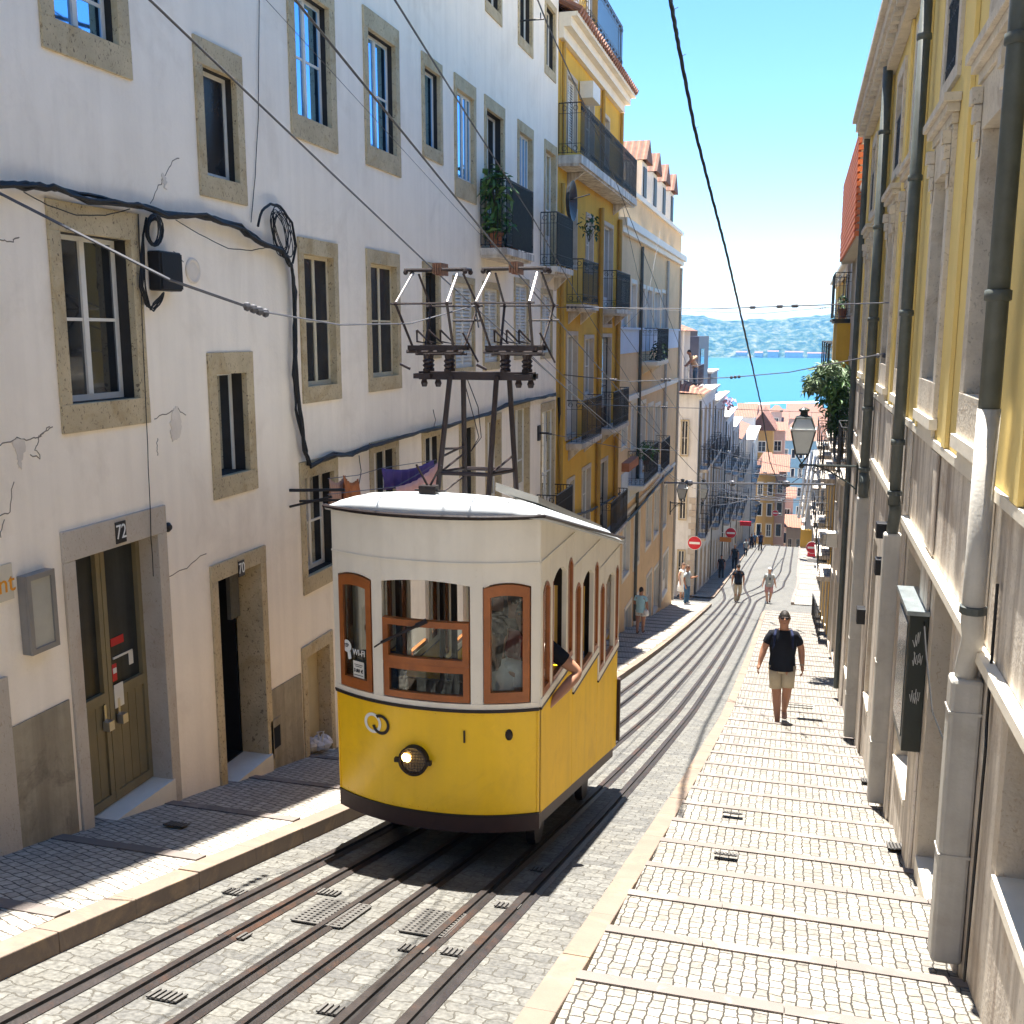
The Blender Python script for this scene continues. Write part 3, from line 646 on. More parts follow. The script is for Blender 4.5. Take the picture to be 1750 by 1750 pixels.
# door 68, half hidden by the tram
u0, u1, v0, v1 = door((514, 566), (1108, 1075), 1260, None, '68'); a, c, q = u0+.09, u1-.09, v1-.13
k = MB(); k.fbox(fr, u0, u1, q, v1, -.2, .022); k.fbox(fr, u0, a, prof(u1)-.4, q, -.2, .02); k.fbox(fr, c, u1, prof(u1)-.4, q, -.2, .02)
d = MB(); d.fbox(fr, a, (a+c)/2, prof(u1)+.15, q, -.15, -.11); d.fbox(fr, (a+c)/2+.004, c, prof(u1)+.15, q, -.17, -.13)
od = d.build('door', mat('cream_door_paint', (.50,.42,.27), .6, .12, 3, .1, 50, streak=.2), Lb); k.build('surround', m_stone, od, bevel=.006)
g = MB(); g.fbox(fr, a-.02, c+.02, prof(u1)-.3, prof(u1)+.14, -.2, .04); g.build('threshold', m_marblel, od)
# dado, pilaster, wall
wl = MB(); wall_holes(wl, LF, -7, 20, prof(20)-1, 9.3, H); body(wl, LF, -7, 20, prof(20)-1, 9.3, 7); wl.build('wall', m_plaster, Lb)
def dado(x0, x1, yl, yr):
    dd_ = MB()
    P0 = onX(x0, yl, WL); P1 = onX(x1, yr, WL); a, b = P0.y, P1.y
    dd_.hexa([fr(a,prof(a)-.4,.001), fr(b,prof(b)-.4,.001), fr(b,prof(b)-.4,.012), fr(a,prof(a)-.4,.012), fr(a,P0.z,.001), fr(b,P1.z,.001), fr(b,P1.z,.012), fr(a,P0.z,.012)]); dd_.build('dado', m_dado, Lb)
dado(5, 116, 1250, 1195); dado(459, 513, 1182, 1150)
P0 = onX(6, 1150, WL).y; b = MB(); b.fbox(fr, P0-.35, P0-.001, prof(P0)-.4, onX(6,1150,WL).z-.02, .001, .03); b.build('pilaster', m_stone2, Lb)
v = onX(470, 1260, WL); b = MB(); b.fbox(fr, v.y-.1, v.y+.1, v.z-.19, v.z+.19, .0125, .02, 0); b.fbox(fr, v.y-.05, v.y+.07, v.z-.10, v.z+.11, .0205, .022, 1); b.build('vent', [m_dado, m_room], Lb)
# cracks and mended patches in the plaster
m_crack = mat('plaster_crack', (.24,.20,.16), .9, .2, 9, 0); m_patch = mat('patched_plaster', (.72,.64,.54), .9, .15, 5, .3, 30)
def crack(pts, r=.004):
    P = []; cb = MB()
    for (x0, y0), (x1, y1) in zip(pts, pts[1:]):
        for t in range(5): P.append((x0+(x1-x0)*t/5+rnd.uniform(-2,2), y0+(y1-y0)*t/5+rnd.uniform(-2,2)))
    cb.tube([onX(x, y, WL) for x, y in P], r, 4); cb.build('crack', m_crack, Lb)
for c in [[(0,762),(30,748),(50,752),(68,745),(90,724)], [(68,745),(60,768),(70,784),(48,776)], [(68,745),(74,740),(92,726)], [(0,880),(16,876),(25,810)], [(0,920),(8,882)],
          [(262,716),(290,706),(302,697),(320,710)], [(258,348),(272,318),(281,300),(300,270),(306,272)], [(270,780),(268,760),(272,748)], [(0,410),(22,412),(34,404)], [(298,430),(318,452)], [(290,985),(320,970),(360,940)]]: crack(c)
for pts in ([(20,752),(40,748),(44,768),(38,780),(36,802),(30,796),(27,775)], [(294,702),(303,695),(309,725),(305,748),(296,755),(290,738)], [(278,294),(284,310),(283,322),(277,316)]):
    pp = []
    for (x0, y0), (x1, y1) in zip(pts, pts[1:]+pts[:1]):
        for f in (0, .2, .4, .6, .8): pp.append((x0+(x1-x0)*f+rnd.uniform(-2.5,2.5), y0+(y1-y0)*f+rnd.uniform(-2.5,2.5)))
    b = MB(); q = [onX(x, y, WL) for x, y in pp]; n = len(q)
    b.add([p+Vector((.001,0,0)) for p in q]+[p+Vector((.006,0,0)) for p in q], [tuple(range(n, 2*n))]+[(i,(i+1)%n,n+(i+1)%n,n+i) for i in range(n)]); b.build('plaster_patch', m_patch, Lb)
v = onX(329, 463, WL); b = MB(); b.lathe((WL+.001, v.y, v.z), [(.10,0),(.10,.008),(.085,.014),(.07,.006)], 20, 0, 'x'); b.build('wall_disc', m_patch, Lb)
# balconies
ua = onX(821, 420, WL).y; bal = balcony(Lb, LF, ua, 16.55, onX(821,424,WL).z, .42, .98, m_marble, .06, True, brackets=False)
balcony(Lb, LF, onX(923,455,WL).y, 20.0, onX(923,455,WL).z, .33, .95, m_marble, .06)
balcony(Lb, LF, onX(917,868,WL).y, 19.9, onX(917,930,WL).z, .40, .95, m_marble, .06)
b = MB(); b.fbox(LF, 15.3, 16.45, 1.27, 2.2, .40, .408); tag(b.build('balcony_screen', mat('dark_netting', (.02,.025,.02), .9, .4, 14, 0)), 'dark netting screen behind the railing of the planted balcony', 'screen')
b = MB(); c = Vector((WL+.45, 18.75, 2.35)); b.lathe(c, [(.0,0),(.30,.06),(.36,.14),(.345,.14),(.0,.02)], 18, 0, 'x'); b.tube([c, c+Vector((.45,-.05,.1))], .012); tag(b.build('satellite_dish', m_iron), 'dark round dish on the second balcony of the white building', 'satellite dish')

# plants
m_leaf = mat('green_leaves', (.07,.15,.035), .55, .5, 5, .1, 30, spec=.4); m_leafd = mat('dark_leaves', (.03,.07,.02), .6, .5, 5, .1, 30); m_leafp = mat('pale_leaves', (.16,.22,.12), .6, .4, 5, .1, 30)
m_stem = mat('plant_stem', (.10,.08,.04), .8, .3, 9, .2); m_terra = mat('terracotta_pot', (.40,.15,.07), .8, .2, 6, .2)
def leaves(b, c, ext, n, size, mi=0, droop=.3, narrow=.45):
    c = Vector(c)
    for i in range(n):
        r = rnd.random()**.4; th = rnd.random()*2*PI; ph = math.acos(2*rnd.random()-1)
        p = c+Vector((ext[0]*r*math.sin(ph)*math.cos(th), ext[1]*r*math.sin(ph)*math.sin(th), ext[2]*r*math.cos(ph)))
        d = Vector((rnd.uniform(-1,1), rnd.uniform(-1,1), rnd.uniform(-.6,.8)-droop)).normalized(); s = size*(.6+.8*rnd.random())
        a = d.cross(Vector((rnd.uniform(-1,1), rnd.uniform(-1,1), 1))).normalized()*s*narrow; m = d*s
        b.add([p, p+m*.5+a*.5, p+m-Vector((0,0,s*.2)), p+m*.5-a*.5], [(0,1,2),(0,2,3)], mi)
def plant(c, ext, n, size, label, matl=None, pot=True, cat='plant', potr=.11, **k):
    t = thing('plant', (c[0], c[1], c[2]-ext[2]), label, cat); b = MB()
    leaves(b, c, ext, n, size, **k); b.build('foliage', matl or m_leaf, t)
    b = MB(); base = Vector((c[0], c[1], c[2]-ext[2]))
    for i in range(6): b.tube([base, Vector(c)+Vector((rnd.uniform(-1,1)*ext[0]*.5, rnd.uniform(-1,1)*ext[1]*.5, rnd.uniform(-.3,.6)*ext[2]))], .008, 5, r2=.003)
    b.build('stem', m_stem, t)
    if pot: b = MB(); b.lathe(base-Vector((0,0,.16)), [(potr*.7,0),(potr,.2),(potr*1.08,.2),(potr*1.08,.24),(potr*.9,.24)], 14); b.build('pot', m_terra, t)
    return t
plant((WL+.22, 15.05, 2.10), (.24,.22,.33), 130, .17, 'bright green broad-leaved plant at the top of the white building balcony', pot=False)
plant((WL+.2, 15.1, 1.62), (.24,.25,.22), 110, .15, 'lower green leafy plant on the white building balcony floor')
plant((WL+.2, 16.0, 1.48), (.16,.4,.2), 120, .12, 'dark trailing plant at the far end of the white building balcony', m_leafd)

# things fixed to the white wall
m_box = mat('black_plastic_box', (.012,.012,.014), .5, .2, 4, .1)
c0, c1 = onX(250, 428, WL), onX(294, 499, WL); t = thing('junction_box', (WL+.06, (c0.y+c1.y)/2, c1.z), 'black cable junction box hanging beside the big casement window', 'junction box')
b = MB(); b.fbox(LF, c0.y, c1.y-.02, c1.z, c0.z, .003, .11); b.build('case', m_box, t, bevel=.012)
b = MB(); b.fbox(LF, c0.y+.01, c1.y-.03, c1.z+.015, c0.z-.015, .111, .12); b.build('lid', m_box, t)
c0, c1 = onX(27, 985, WL), onX(86, 1100, WL); t = thing('notice_box', (WL+.03, (c0.y+c1.y)/2, c1.z), 'small grey metal notice box with a glazed door left of door 72', 'notice box')
m_gm = mat('grey_metal', (.26,.245,.22), .45, .12, 4, .1, metal=.2)
b = MB(); b.fbox(LF, c0.y, c1.y, c1.z, c0.z, .002, .06); b.build('case', m_gm, t, bevel=.005)
b = MB(); e = .035
b.fbox(LF, c0.y, c0.y+e, c1.z, c0.z, .062, .078); b.fbox(LF, c1.y-e, c1.y, c1.z, c0.z, .062, .078); b.fbox(LF, c0.y+e, c1.y-e, c1.z, c1.z+e, .062, .078); b.fbox(LF, c0.y+e, c1.y-e, c0.z-e, c0.z, .062, .078); o = b.build('door', m_gm, t)
b = MB(); b.fbox(LF, c0.y+e, c1.y-e, c1.z+e, c0.z-e, .0615, .066); b.build('pane', mat('clouded_pane', (.42,.40,.33), .25, .1, 4, .05), o)
c0, c1 = onX(-30, 975, WL), onX(22, 1022, WL); b = MB(); b.fbox(LF, c0.y, c1.y, c1.z, c0.z, .002, .012); t = tag(b.build('wall_sign', mat('pale_sign', (.62,.55,.42), .7, .05, 4, .1)), 'pale sign with orange letters at the left edge above the notice box', 'sign')
place_text('nt', .17, mat('orange_paint', (.75,.30,.02), .6, .05, 4, 0), (WL+.0135, onX(8,998,WL).y, onX(8,998,WL).z), (0,1,0), (0,0,1), t, 'lettering', 1)
v = onX(286, 901, WL); b = MB(); b.lathe((WL+.001, v.y, v.z), [(.038,0),(.038,.01),(.02,.03)], 14, 0, 'x'); tag(b.build('wall_bell', m_box), 'small black round bell right of door 72 lintel', 'bell')
# bracket for the washing lines
b = MB(); c = onX(495, 838, WL); c2 = onX(495, 866, WL)
b.tube([c, c+Vector((.02,1.0,0))*.0+Vector((.55,.05,.02))], .016); b.tube([c+Vector((.1,0,-.10)), c+Vector((.5,.05,-.08))], .012); b.tube([c2, c+Vector((.42,.04,-.05))], .013)
tag(b.build('wall_bracket', m_iron), 'black iron bracket sticking out of the white wall beside the tram roof', 'bracket')
c = onS(548, 1283, .14); t = thing('plastic_bag', c, 'crumpled white plastic bag by the step of the door half hidden by the tram', 'bag'); b = MB()
for i in range(3): b.ball(c+Vector((.05*i-.08, .06*i-.03, .07)), .085, 1, .9, .85, 10, 0, .5)
b.build('bag_body', mat('white_plastic', (.62,.62,.64), .35, .1, 20, .3, 40), t); b = MB(); b.tube([c+Vector((0,0,.1)), c+Vector((-.03,0,.2)), c+Vector((.03,.02,.21)), c+Vector((.02,0,.1))], .01, 5); b.build('bag_handle', m_paper, t)
# cables
def wob(pts, n, amp, X=WL, off=.04):
    out = []
    for (x0, y0), (x1, y1) in zip(pts, pts[1:]):
        for t in range(n):
            f = t/n; out.append(onX(x0+(x1-x0)*f, y0+(y1-y0)*f, X+off)+Vector((rnd.uniform(0,amp), rnd.uniform(-amp,amp), rnd.uniform(-amp,amp))))
    out.append(onX(*pts[-1], X+off)); return out
main = [(-900,150),(-500,235),(-200,290),(-40,312),(40,318),(90,322),(150,340),(235,352),(285,368),(350,372),(410,389),(445,415),(480,428),(495,450)]
b = MB()
for i in range(7): b.tube(wob([(x, y+rnd.uniform(-5,5)) for x, y in main], 4, .012, off=.03+.008*i), .013, 6)
tag(b.build('cable_bundle', m_cable), 'thick black cable bundle running across the white wall above the big casement window', 'cables')
b = MB()
dn = [(495,450),(503,500),(505,560),(504,640),(510,700),(522,770),(530,795)]
for i in range(6): b.tube(wob([(x+rnd.uniform(-5,4), y) for x, y in dn], 4, .01, off=.03+.008*i), .011, 6)
tag(b.build('cable_bundle', m_cable), 'black cables dropping down the white wall beside the sliding windows', 'cables')
b = MB()
for i in range(9):
    cx, cy = 480+rnd.uniform(-4,4), 400+rnd.uniform(-6,6); rx, ry = rnd.uniform(9,20), rnd.uniform(30,46); tl = rnd.uniform(-.3,.1)
    b.tube([onX(cx+rx*math.cos(t)-ry*math.sin(t)*tl, cy+ry*math.sin(t), WL+.05+.004*i) for t in [2*PI*k/18 for k in range(19)]], .0045, 5)
b.tube(wob([(440,386),(447,360),(462,348),(478,352),(498,380),(505,420),(500,450)], 3, .005, off=.06), .012, 6)
tag(b.build('cable_coil', m_cable), 'loose loops of black cable hanging at the corner of the bundle', 'cables')
b = MB()
for i in range(10):
    cx, cy = 263+rnd.uniform(-2,2), 394+rnd.uniform(-3,3); rx, ry = rnd.uniform(9,15), rnd.uniform(20,28)
    b.tube([onX(cx+rx*math.cos(t), cy+ry*math.sin(t), WL+.05+.006*i) for t in [2*PI*k/16 for k in range(17)]], .006, 5)
for i in range(4): b.tube(wob([(250,372),(244,400),(240+i*2,440),(238+i*3,490),(248+i*3,520+i*3),(262,532-i*5),(276,515-i*4),(280,500)], 3, .004, off=.04+.006*i), .0065, 5)
tag(b.build('cable_coil', m_cable), 'tight coil of black cable above the junction box', 'cables')
b = MB()
lo = [(530,797),(570,778),(600,776),(625,765),(650,757),(690,745),(730,736),(765,728),(800,716),(835,706),(865,692),(900,684),(930,678),(950,674)]
for i in range(6): b.tube(wob([(x, y+rnd.uniform(-2.5,2.5)) for x, y in lo], 3, .012, off=.03+.008*i), .013, 6)
for x, y0, y1 in ((613,778,830), (740,700,735)): b.tube(wob([(x,y0),(x+4,(y0+y1)/2),(x,y1)], 3, .004), .005, 5)
tag(b.build('cable_bundle', m_cable), 'black cable bundle drooping along the white wall above the tram roof', 'cables')
b = MB()
b.tube(wob([(443,-20),(441,200),(436,300),(429,380)], 4, .002, off=.012), .004, 4); b.tube(wob([(236,365),(243,560),(252,760),(258,920),(262,985)], 4, .003, off=.03), .004, 4)
b.tube(wob([(40,328),(80,350),(130,368),(180,368),(222,357)], 4, .002, off=.05), .004, 4); b.tube(wob([(300,376),(340,400),(390,425),(430,428),(455,423)], 4, .002, off=.05), .004, 4)
tag(b.build('thin_cables', m_cable), 'thin single wires drooping and running down the white wall', 'cables')
# washing
m_cl = [mat('violet_cloth', (.09,.06,.22), .9, .15, 5, .2, 30), mat('pink_cloth', (.62,.36,.34), .9, .1, 5, .2, 30), mat('orange_cloth', (.45,.16,.06), .9, .35, 9, .2, 30), mat('salmon_cloth', (.5,.3,.22), .9, .2, 9, .2, 30)]
def cloth(x0, y0, x1, y1, X, drop, m_, label):
    a, c = onX(x0, y0, X), onX(x1, y1, X); b = MB(); n = 26; r = 6
    top = [a+(c-a)*(i/n)-Vector((0,0,.06*math.sin(PI*i/n))) for i in range(n+1)]
    for j in range(r+1):
        for i in range(n+1):
            b.v.append(top[i]+Vector((.025*math.sin(i*1.7+j*.3)*(.4+j/r), 0, -drop*j/r*(1+.06*math.sin(i*.9)))))
    for j in range(r):
        for i in range(n): k = j*(n+1)+i; b.f.append([k,k+1,k+n+2,k+n+1]); b.m.append(0)
    o = b.build('laundry', m_, smooth=True); s = o.modifiers.new('thick', 'SOLIDIFY'); s.thickness = .006
    return tag(o, label, 'laundry')
cloth(652, 800, 740, 786, -4.25, .22, m_cl[0], 'violet towel hanging on the washing line behind the tram roof')
cloth(676, 832, 748, 790, -4.05, .30, m_cl[1], 'pink sheet on the washing line in front of the violet towel')
cloth(562, 818, 590, 812, -4.4, .28, m_cl[3], 'salmon cloth hanging by the casement window left of the tram roof')
cloth(586, 812, 612, 818, -4.35, .26, m_cl[2], 'orange and red cloth hanging next to the salmon one')
b = MB(); b.tube([onX(560,818,-4.4), onX(612,812,-4.35), onX(652,800,-4.25), onX(745,786,-4.25)], .004, 4); b.tube([onX(560,845,-4.1), onX(676,832,-4.05), onX(750,790,-4.05)], .004, 4)
tag(b.build('washing_line', m_wire), 'pair of washing lines along the white wall', 'washing line')

# ------------------------------------------------------------ yellow house
Yb = thing('house', (WL-3, 23.5, prof(23)), 'bright yellow house with a long black balcony and a tiled attic', 'building'); H = []
def Yw(x0, y0, x1, y1, kind='casement', **k):
    u0, u1, v0, v1 = wpx(WL, x0, y0, x1, y1); k.setdefault('sur', (.07,.09,.09)); k.setdefault('dep', .1); k.setdefault('sm', m_stone2)
    return window(Yb, LF, u0, u1, v0, v1, kind, holes=H, **k)
Yw(968, 118, 985, 262, 'shutter'); Yw(1000, 150, 1014, 282, 'single'); Yw(1026, 185, 1040, 312, 'french')
Yw(972, 350, 985, 462, 'french'); Yw(1001, 362, 1013, 470, 'casement'); Yw(1029, 375, 1045, 560, 'french')
Yw(967, 566, 985, 745, 'french'); Yw(998, 572, 1013, 678, 'casement'); Yw(1024, 570, 1042, 745, 'french', joinery=m_dkwood)
Yw(994, 800, 1008, 892, 'casement'); Yw(1020, 790, 1036, 918, 'french', joinery=m_dkwood); Yw(968, 820, 980, 950, 'french')
Yw(1003, 1010, 1016, 1080, 'dark'); Yw(1028, 1000, 1042, 1080, 'dark')
b = MB(); zt = 5.9; wall_holes(b, LF, 20.003, 27, prof(27)-1, zt, H); body(b, LF, 20.003, 27, prof(27)-1, zt, 6); b.build('wall', m_yel, Yb)
b = MB(); b.fbox(LF, 20.01, 27.05, zt-.42, zt-.22, .003, .10); b.fbox(LF, 20.01, 27.1, zt-.22, zt-.05, .003, .24); b.fbox(LF, 20.01, 27.15, zt-.05, zt+.03, .003, .36); b.build('cornice', m_marblel, Yb)
b = MB()
for i in range(34):
    u = 20.1+i*.21; b.tube([LF(u, zt+.06, .42), LF(u, zt+.75, -.9)], .075, 6)
o = b.build('roof', m_tileR, Yb); b = MB(); b.add([LF(20.01,zt+.03,.38), LF(27.1,zt+.03,.38), LF(27.1,zt+.72,-.9), LF(20.01,zt+.72,-.9)], [(0,1,2,3)]); b.build('roof_deck', m_tileR, o)
b = MB(); b.box(WL-4, WL-.55, 20.3, 26.6, zt+.2, zt+2.6); oa = b.build('attic', m_yel, Yb)
for yy in (22.2, 24.0, 25.5):
    g = MB(); g.box(WL-.548, WL-.52, yy-.3, yy+.3, zt+.7, zt+2.2); g.build('window', m_wpaint, oa)
r = MB(); railing(r, LF, 22.5, 26.5, zt+.55, .12, .95, .1, True); r.build('railing', m_iron, Yb)
lb = balcony(Yb, LF, 20.05, 27.0, onX(957,268,WL).z, .46, .95, m_marble, .085, label='long black iron balcony under the eaves of the yellow house', thick=.16)
for (xa, xb, yb_) in [(968,993,520), (1029,1052,528), (967,1000,758), (1024,1050,733), (1020,1048,920)]:
    balcony(Yb, LF, onX(xa, yb_, WL).y, onX(xb, yb_, WL).y+.15, onX(xa, yb_, WL).z, .36, .9, m_marble, .085)
b = MB(); v = onX(986,118,WL+.15); b.fbox(LF, 21.9, 22.7, v.z-.35, v.z-.02, .02, .3); b.build('awning_box', m_wpaint, Yb)
m_yp = mat('yellow_pipe', (.42,.25,.05), .6, .15, 4, .1, streak=.2)
for u, w_ in ((20.18,.045), (24.3,.06), (26.85,.06)): b = MB(); b.tube([LF(u, zt-.45, .07), LF(u, onX(957,268,WL).z+.0, .07)], w_*.8, 8); b.tube([LF(u, onX(957,268,WL).z-.5, .07), LF(u, prof(u)+.3, .07)], w_, 8); b.build('downpipe', m_yp, Yb)
b = MB()
for i in range(4): b.tube(wob([(952,905+i*3),(985,880),(1010,872),(1040,855),(1060,842)], 4, .02, off=.04+.01*i), .02, 5)
b.tube(wob([(955,680),(958,800),(960,900)], 4, .01), .03, 5)
tag(b.build('cable_bundle', m_cable), 'black cable bundle across the yellow house front', 'cables')
plant((WL+.25, 21.9, 2.2), (.2,.5,.3), 70, .13, 'straggly plant on the second floor balcony of the yellow house', m_leafd, pot=False)
b = MB(); leaves(b, (WL-.3, 22.6, zt+.95), (.3,.9,.5), 260, .16, narrow=.12); tag(b.build('dry_grass', mat('dry_straw', (.42,.34,.18), .9, .3, 8, .1)), 'dry straw-coloured plants on the roof edge of the yellow house', 'plant')

# ------------------------------------------------------------ ochre house
Ob = thing('house', (WL-3, 34, prof(34)), 'pale ochre house with a pale blue band and white cornice beyond the yellow one', 'building'); H = []
def Ow(x0, y0, x1, y1, kind='casement', **k):
    u0, u1, v0, v1 = wpx(WL, x0, y0, x1, y1); k.setdefault('sur', (.1,.12,.12)); k.setdefault('dep', .1); k.setdefault('sm', m_marblel)
    return window(Ob, LF, u0, u1, v0, v1, kind, holes=H, **k)
for x0, y0, x1, y1, kd in [(1062,470,1071,585,'shutter'), (1078,476,1086,590,'casement'), (1093,484,1101,592,'french'), (1105,488,1113,598,'dark'), (1118,492,1126,598,'dark'), (1131,494,1138,596,'dark'),
        (1062,680,1071,765,'casement'), (1078,684,1086,770,'shutter'), (1093,686,1101,800,'french'), (1107,690,1114,790,'dark'), (1119,690,1126,790,'casement'), (1132,690,1138,770,'casement'),
        (1064,885,1075,980,'casement'), (1083,878,1092,962,'casement'), (1104,850,1112,930,'casement'), (1118,838,1125,912,'casement'), (1132,830,1138,900,'dark'),
        (1067,1040,1078,1094,'dark'), (1083,1022,1090,1060,'dark'), (1104,985,1112,1060,'french'), (1117,972,1124,1040,'dark'), (1132,950,1140,1010,'french')]: Ow(x0, y0, x1, y1, kd)
b = MB(); zt = 3.75; wall_holes(b, LF, 27.003, 41.5, prof(41.5)-1.5, zt, H); body(b, LF, 27.003, 41.5, prof(41.5)-1.5, zt, 7); b.build('wall', m_ochre, Ob)
b = MB(); b.fbox(LF, 27.05, 41.6, 2.75, 2.95, .003, .22); b.fbox(LF, 27.05, 41.55, 2.6, 2.748, .003, .12); b.fbox(LF, 27.05, 41.55, zt, zt+.12, -.2, .08); b.fbox(LF, 27.05, 41.5, -1.9, -1.75, .003, .07); b.fbox(LF, 27.05, 41.5, -5.2, -5.1, .003, .05); b.build('cornice', m_wpaint, Ob)
b = MB(); b.fbox(LF, 27.05, 41.5, -.55, .1, .003, .03); b.fbox(LF, 27.05, 41.5, .101, .16, .003, .08); b.fbox(LF, 28.1, 32, -4.9, -3.9, .003, .025); b.build('wall_band', m_bluew, Ob)
b = MB(); b.box(WL-3.5, WL-.5, 31, 40.5, zt+.1, zt+1.0); b.build('attic', m_white2, Ob)
for yy in (31.5, 33.8, 36.1, 38.4):
    dm = MB(); rf = MB(); g = MB()
    dm.box(WL-2.4, WL-.1, yy, yy+1.1, zt+.12, zt+1.3); rf.add([(WL+.05,yy-.1,zt+1.3),(WL+.05,yy+1.2,zt+1.3),(WL+.05,yy+.55,zt+1.95),(WL-2.4,yy-.1,zt+1.3),(WL-2.4,yy+1.2,zt+1.3),(WL-2.4,yy+.55,zt+1.95)], [(0,1,2),(0,2,5,3),(1,4,5,2),(3,5,4)])
    od = dm.build('dormer', m_white2, Ob); rf.build('dormer_roof', m_tileX, od); g.box(WL-.098, WL-.07, yy+.25, yy+.85, zt+.3, zt+1.15); g.build('dormer_window', m_dkwood, od)
balcony(Ob, LF, onX(1096,612,WL).y, onX(1112,612,WL).y+.6, onX(1096,618,WL).z, .5, 1.0, m_marblel, .1)
balcony(Ob, LF, onX(1072,828,WL).y, onX(1098,828,WL).y, onX(1072,830,WL).z, .5, 1.0, m_marblel, .1); balcony(Ob, LF, onX(1104,800,WL).y, onX(1120,800,WL).y, onX(1104,808,WL).z, .5, 1.0, m_marblel, .1)
b = MB()
for u in (30.8, 37.0, 41.2): b = MB(); b.tube([LF(u, 2.5, .07), LF(u, prof(u)+.3, .07)], .05, 8); b.build('downpipe', m_pipeL if u > 31 else m_pipeD, Ob)
b = MB()
for i in range(4): b.tube(wob([(1062,900),(1090,870),(1115,840),(1135,815),(1150,800)], 4, .03, off=.04+.015*i), .03, 5)
tag(b.build('cable_bundle', m_cable), 'black cable bundle across the ochre house front', 'cables')
plant((WL+.35, onX(1080,770,WL).y+.6, onX(1080,772,WL).z), (.25,.8,.28), 160, .15, 'green flower box plants on the lower balcony of the ochre house')
plant((WL+.35, onX(1104,570,WL).y+.4, onX(1104,600,WL).z), (.2,.45,.4), 120, .15, 'dark green plant on the balcony over the pale blue band', m_leafd, pot=False)
b = MB(); v = onX(1072,800,WL+.55); b.box(WL+.4, WL+.6, v.y, v.y+1.6, v.z-.1, v.z+.12); tag(b.build('flower_box', m_terra), 'red flower box on the lower balcony railing of the ochre house', 'flower box')
# ------------------------------------------------------------ right building (yellow render over streaked stone)
RF = frameX(WR, -1)
Rb = thing('house', (WR+3, 8, prof(8)), 'tall yellow building on the right with a streaked stone base and green downpipes', 'building'); H = []; zt = 3.55; base_t = -.80; led = -1.63
cent = [-2.0, 1.4, 3.4, 6.38, 8.62, 11.0, 13.1, 15.4, 17.5]
for cy in cent:
    o, (a, c, p, q) = window(Rb, RF, cy-.52, cy+.52, -.62, 1.45, 'french', sur=(.15,.28,.26), dep=.22, joinery=m_dkwood, sm=m_carved, holes=H, proud=.035)
    hoods = MB(); panels = MB()
    for (k, d, z0, z1) in ((.56,.05,1.452,1.52), (.60,.09,1.521,1.58), (.64,.12,1.581,1.64)): hoods.fbox(RF, cy-k, cy+k, z0, z1, .003, d)
    for s in (-1, 1):
        for i in range(4): hoods.fbox(RF, cy+s*.46-.05, cy+s*.46+.05, 1.42-.1*(i+1), 1.42-.1*i-.005, .037, .10-.018*i)
    hoods.build('window_hood', m_carved, Rb, bevel=.006)
    panels.fbox(RF, cy-.56, cy+.56, -.70, -.62, .003, .06); panels.fbox(RF, cy-.46, cy+.46, base_t+.01, -.70, .003, .03); panels.build('sill_panel', m_marblel, Rb)
    window(Rb, RF, cy-.48, cy+.48, 1.78, 3.0, 'french', sur=(.13,.14,.1), dep=.2, joinery=m_dkwood, sm=m_carved, holes=H, proud=.03)
    r = MB(); railing(r, RF, cy-.36, cy+.36, 1.85, .03, .6, .07, True, ends=False); r.build('grille', m_iron, Rb)
# ground floor openings
GW = []
def ground_open(u0, u1, v0, v1, nm, label=None, grille=True):
    H.append((u0+.01, u1-.01, v0, v1-.005)); D = -.34
    k = MB(); v0b = v0
    k.fbox(RF, u0, u0+.11, v0b, v1, D, .004); k.fbox(RF, u1-.11, u1, v0b, v1, D, .004); k.fbox(RF, u0+.11, u1-.11, v1-.09, v1, D, .003)
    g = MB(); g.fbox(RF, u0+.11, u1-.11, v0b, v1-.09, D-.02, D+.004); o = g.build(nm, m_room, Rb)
    if label: o['label'] = label
    k.build('surround', m_stone2, o)
    if grille:
        gr = MB(); n = 7
        for i in range(n+1):
            u = u0+.13+(u1-u0-.26)*i/n; gr.tube([RF(u, v0b, -.17), RF(u, v1-.1, -.17)], .008, 5)
        for i in range(7):
            z = v0b+(v1-v0b-.1)*i/6; gr.tube([RF(u0+.12, z, -.17), RF(u1-.12, z, -.17)], .008, 5)
        for i in range(6):
            for jx in range(3):
                c = RF(u0+.2+(u1-u0-.4)*jx/2, v0b+(v1-v0b)*(i+.5)/6, -.17); gr.tube([c+Vector((0,.06*math.cos(t),.06*math.sin(t))) for t in [2*PI*z/10 for z in range(11)]], .006, 4)
        gr.build('grille', m_iron, o)
    if nm == 'window':
        s_ = MB(); s_.fbox(RF, u0+.1, u1-.1, v0-.06, v0, D, .02); s_.build('sill', m_marblel, o)
    else:
        s_ = MB(); s_.fbox(RF, u0+.1, u1-.1, prof(u1)-.3, max(v0, prof((u0+u1)/2)+.1), D, .01); s_.build('threshold', m_marblel, o)
    return o
ground_open(3.6, 4.98, -2.50, led-.03, 'window', 'barred ground floor window at the right edge of the photo')
ground_open(6.55, 7.62, prof(7.1)+.12, led-.03, 'door', 'iron grille door just past the near downpipe')
ground_open(8.3, 9.45, -3.75, -1.75, 'window')
ground_open(10.75, 11.5, -4.6, -2.2, 'door'); ground_open(12.4, 13.3, -4.5, -2.4, 'window'); ground_open(15.0, 15.8, prof(15.4)+.1, -3.2, 'door'); ground_open(16.9, 17.8, -5.6, -3.6, 'window')
ground_open(0.2, 1.6, -1.9, led-.03, 'window', grille=False)
b = MB(); wall_holes(b, RF, -7, 19.3, base_t, zt, [h for h in H if h[3] > base_t-.1]); body(b, RF, -7, 19.3, prof(19.3)-1, zt, 6); b.build('wall', m_ryel, Rb)
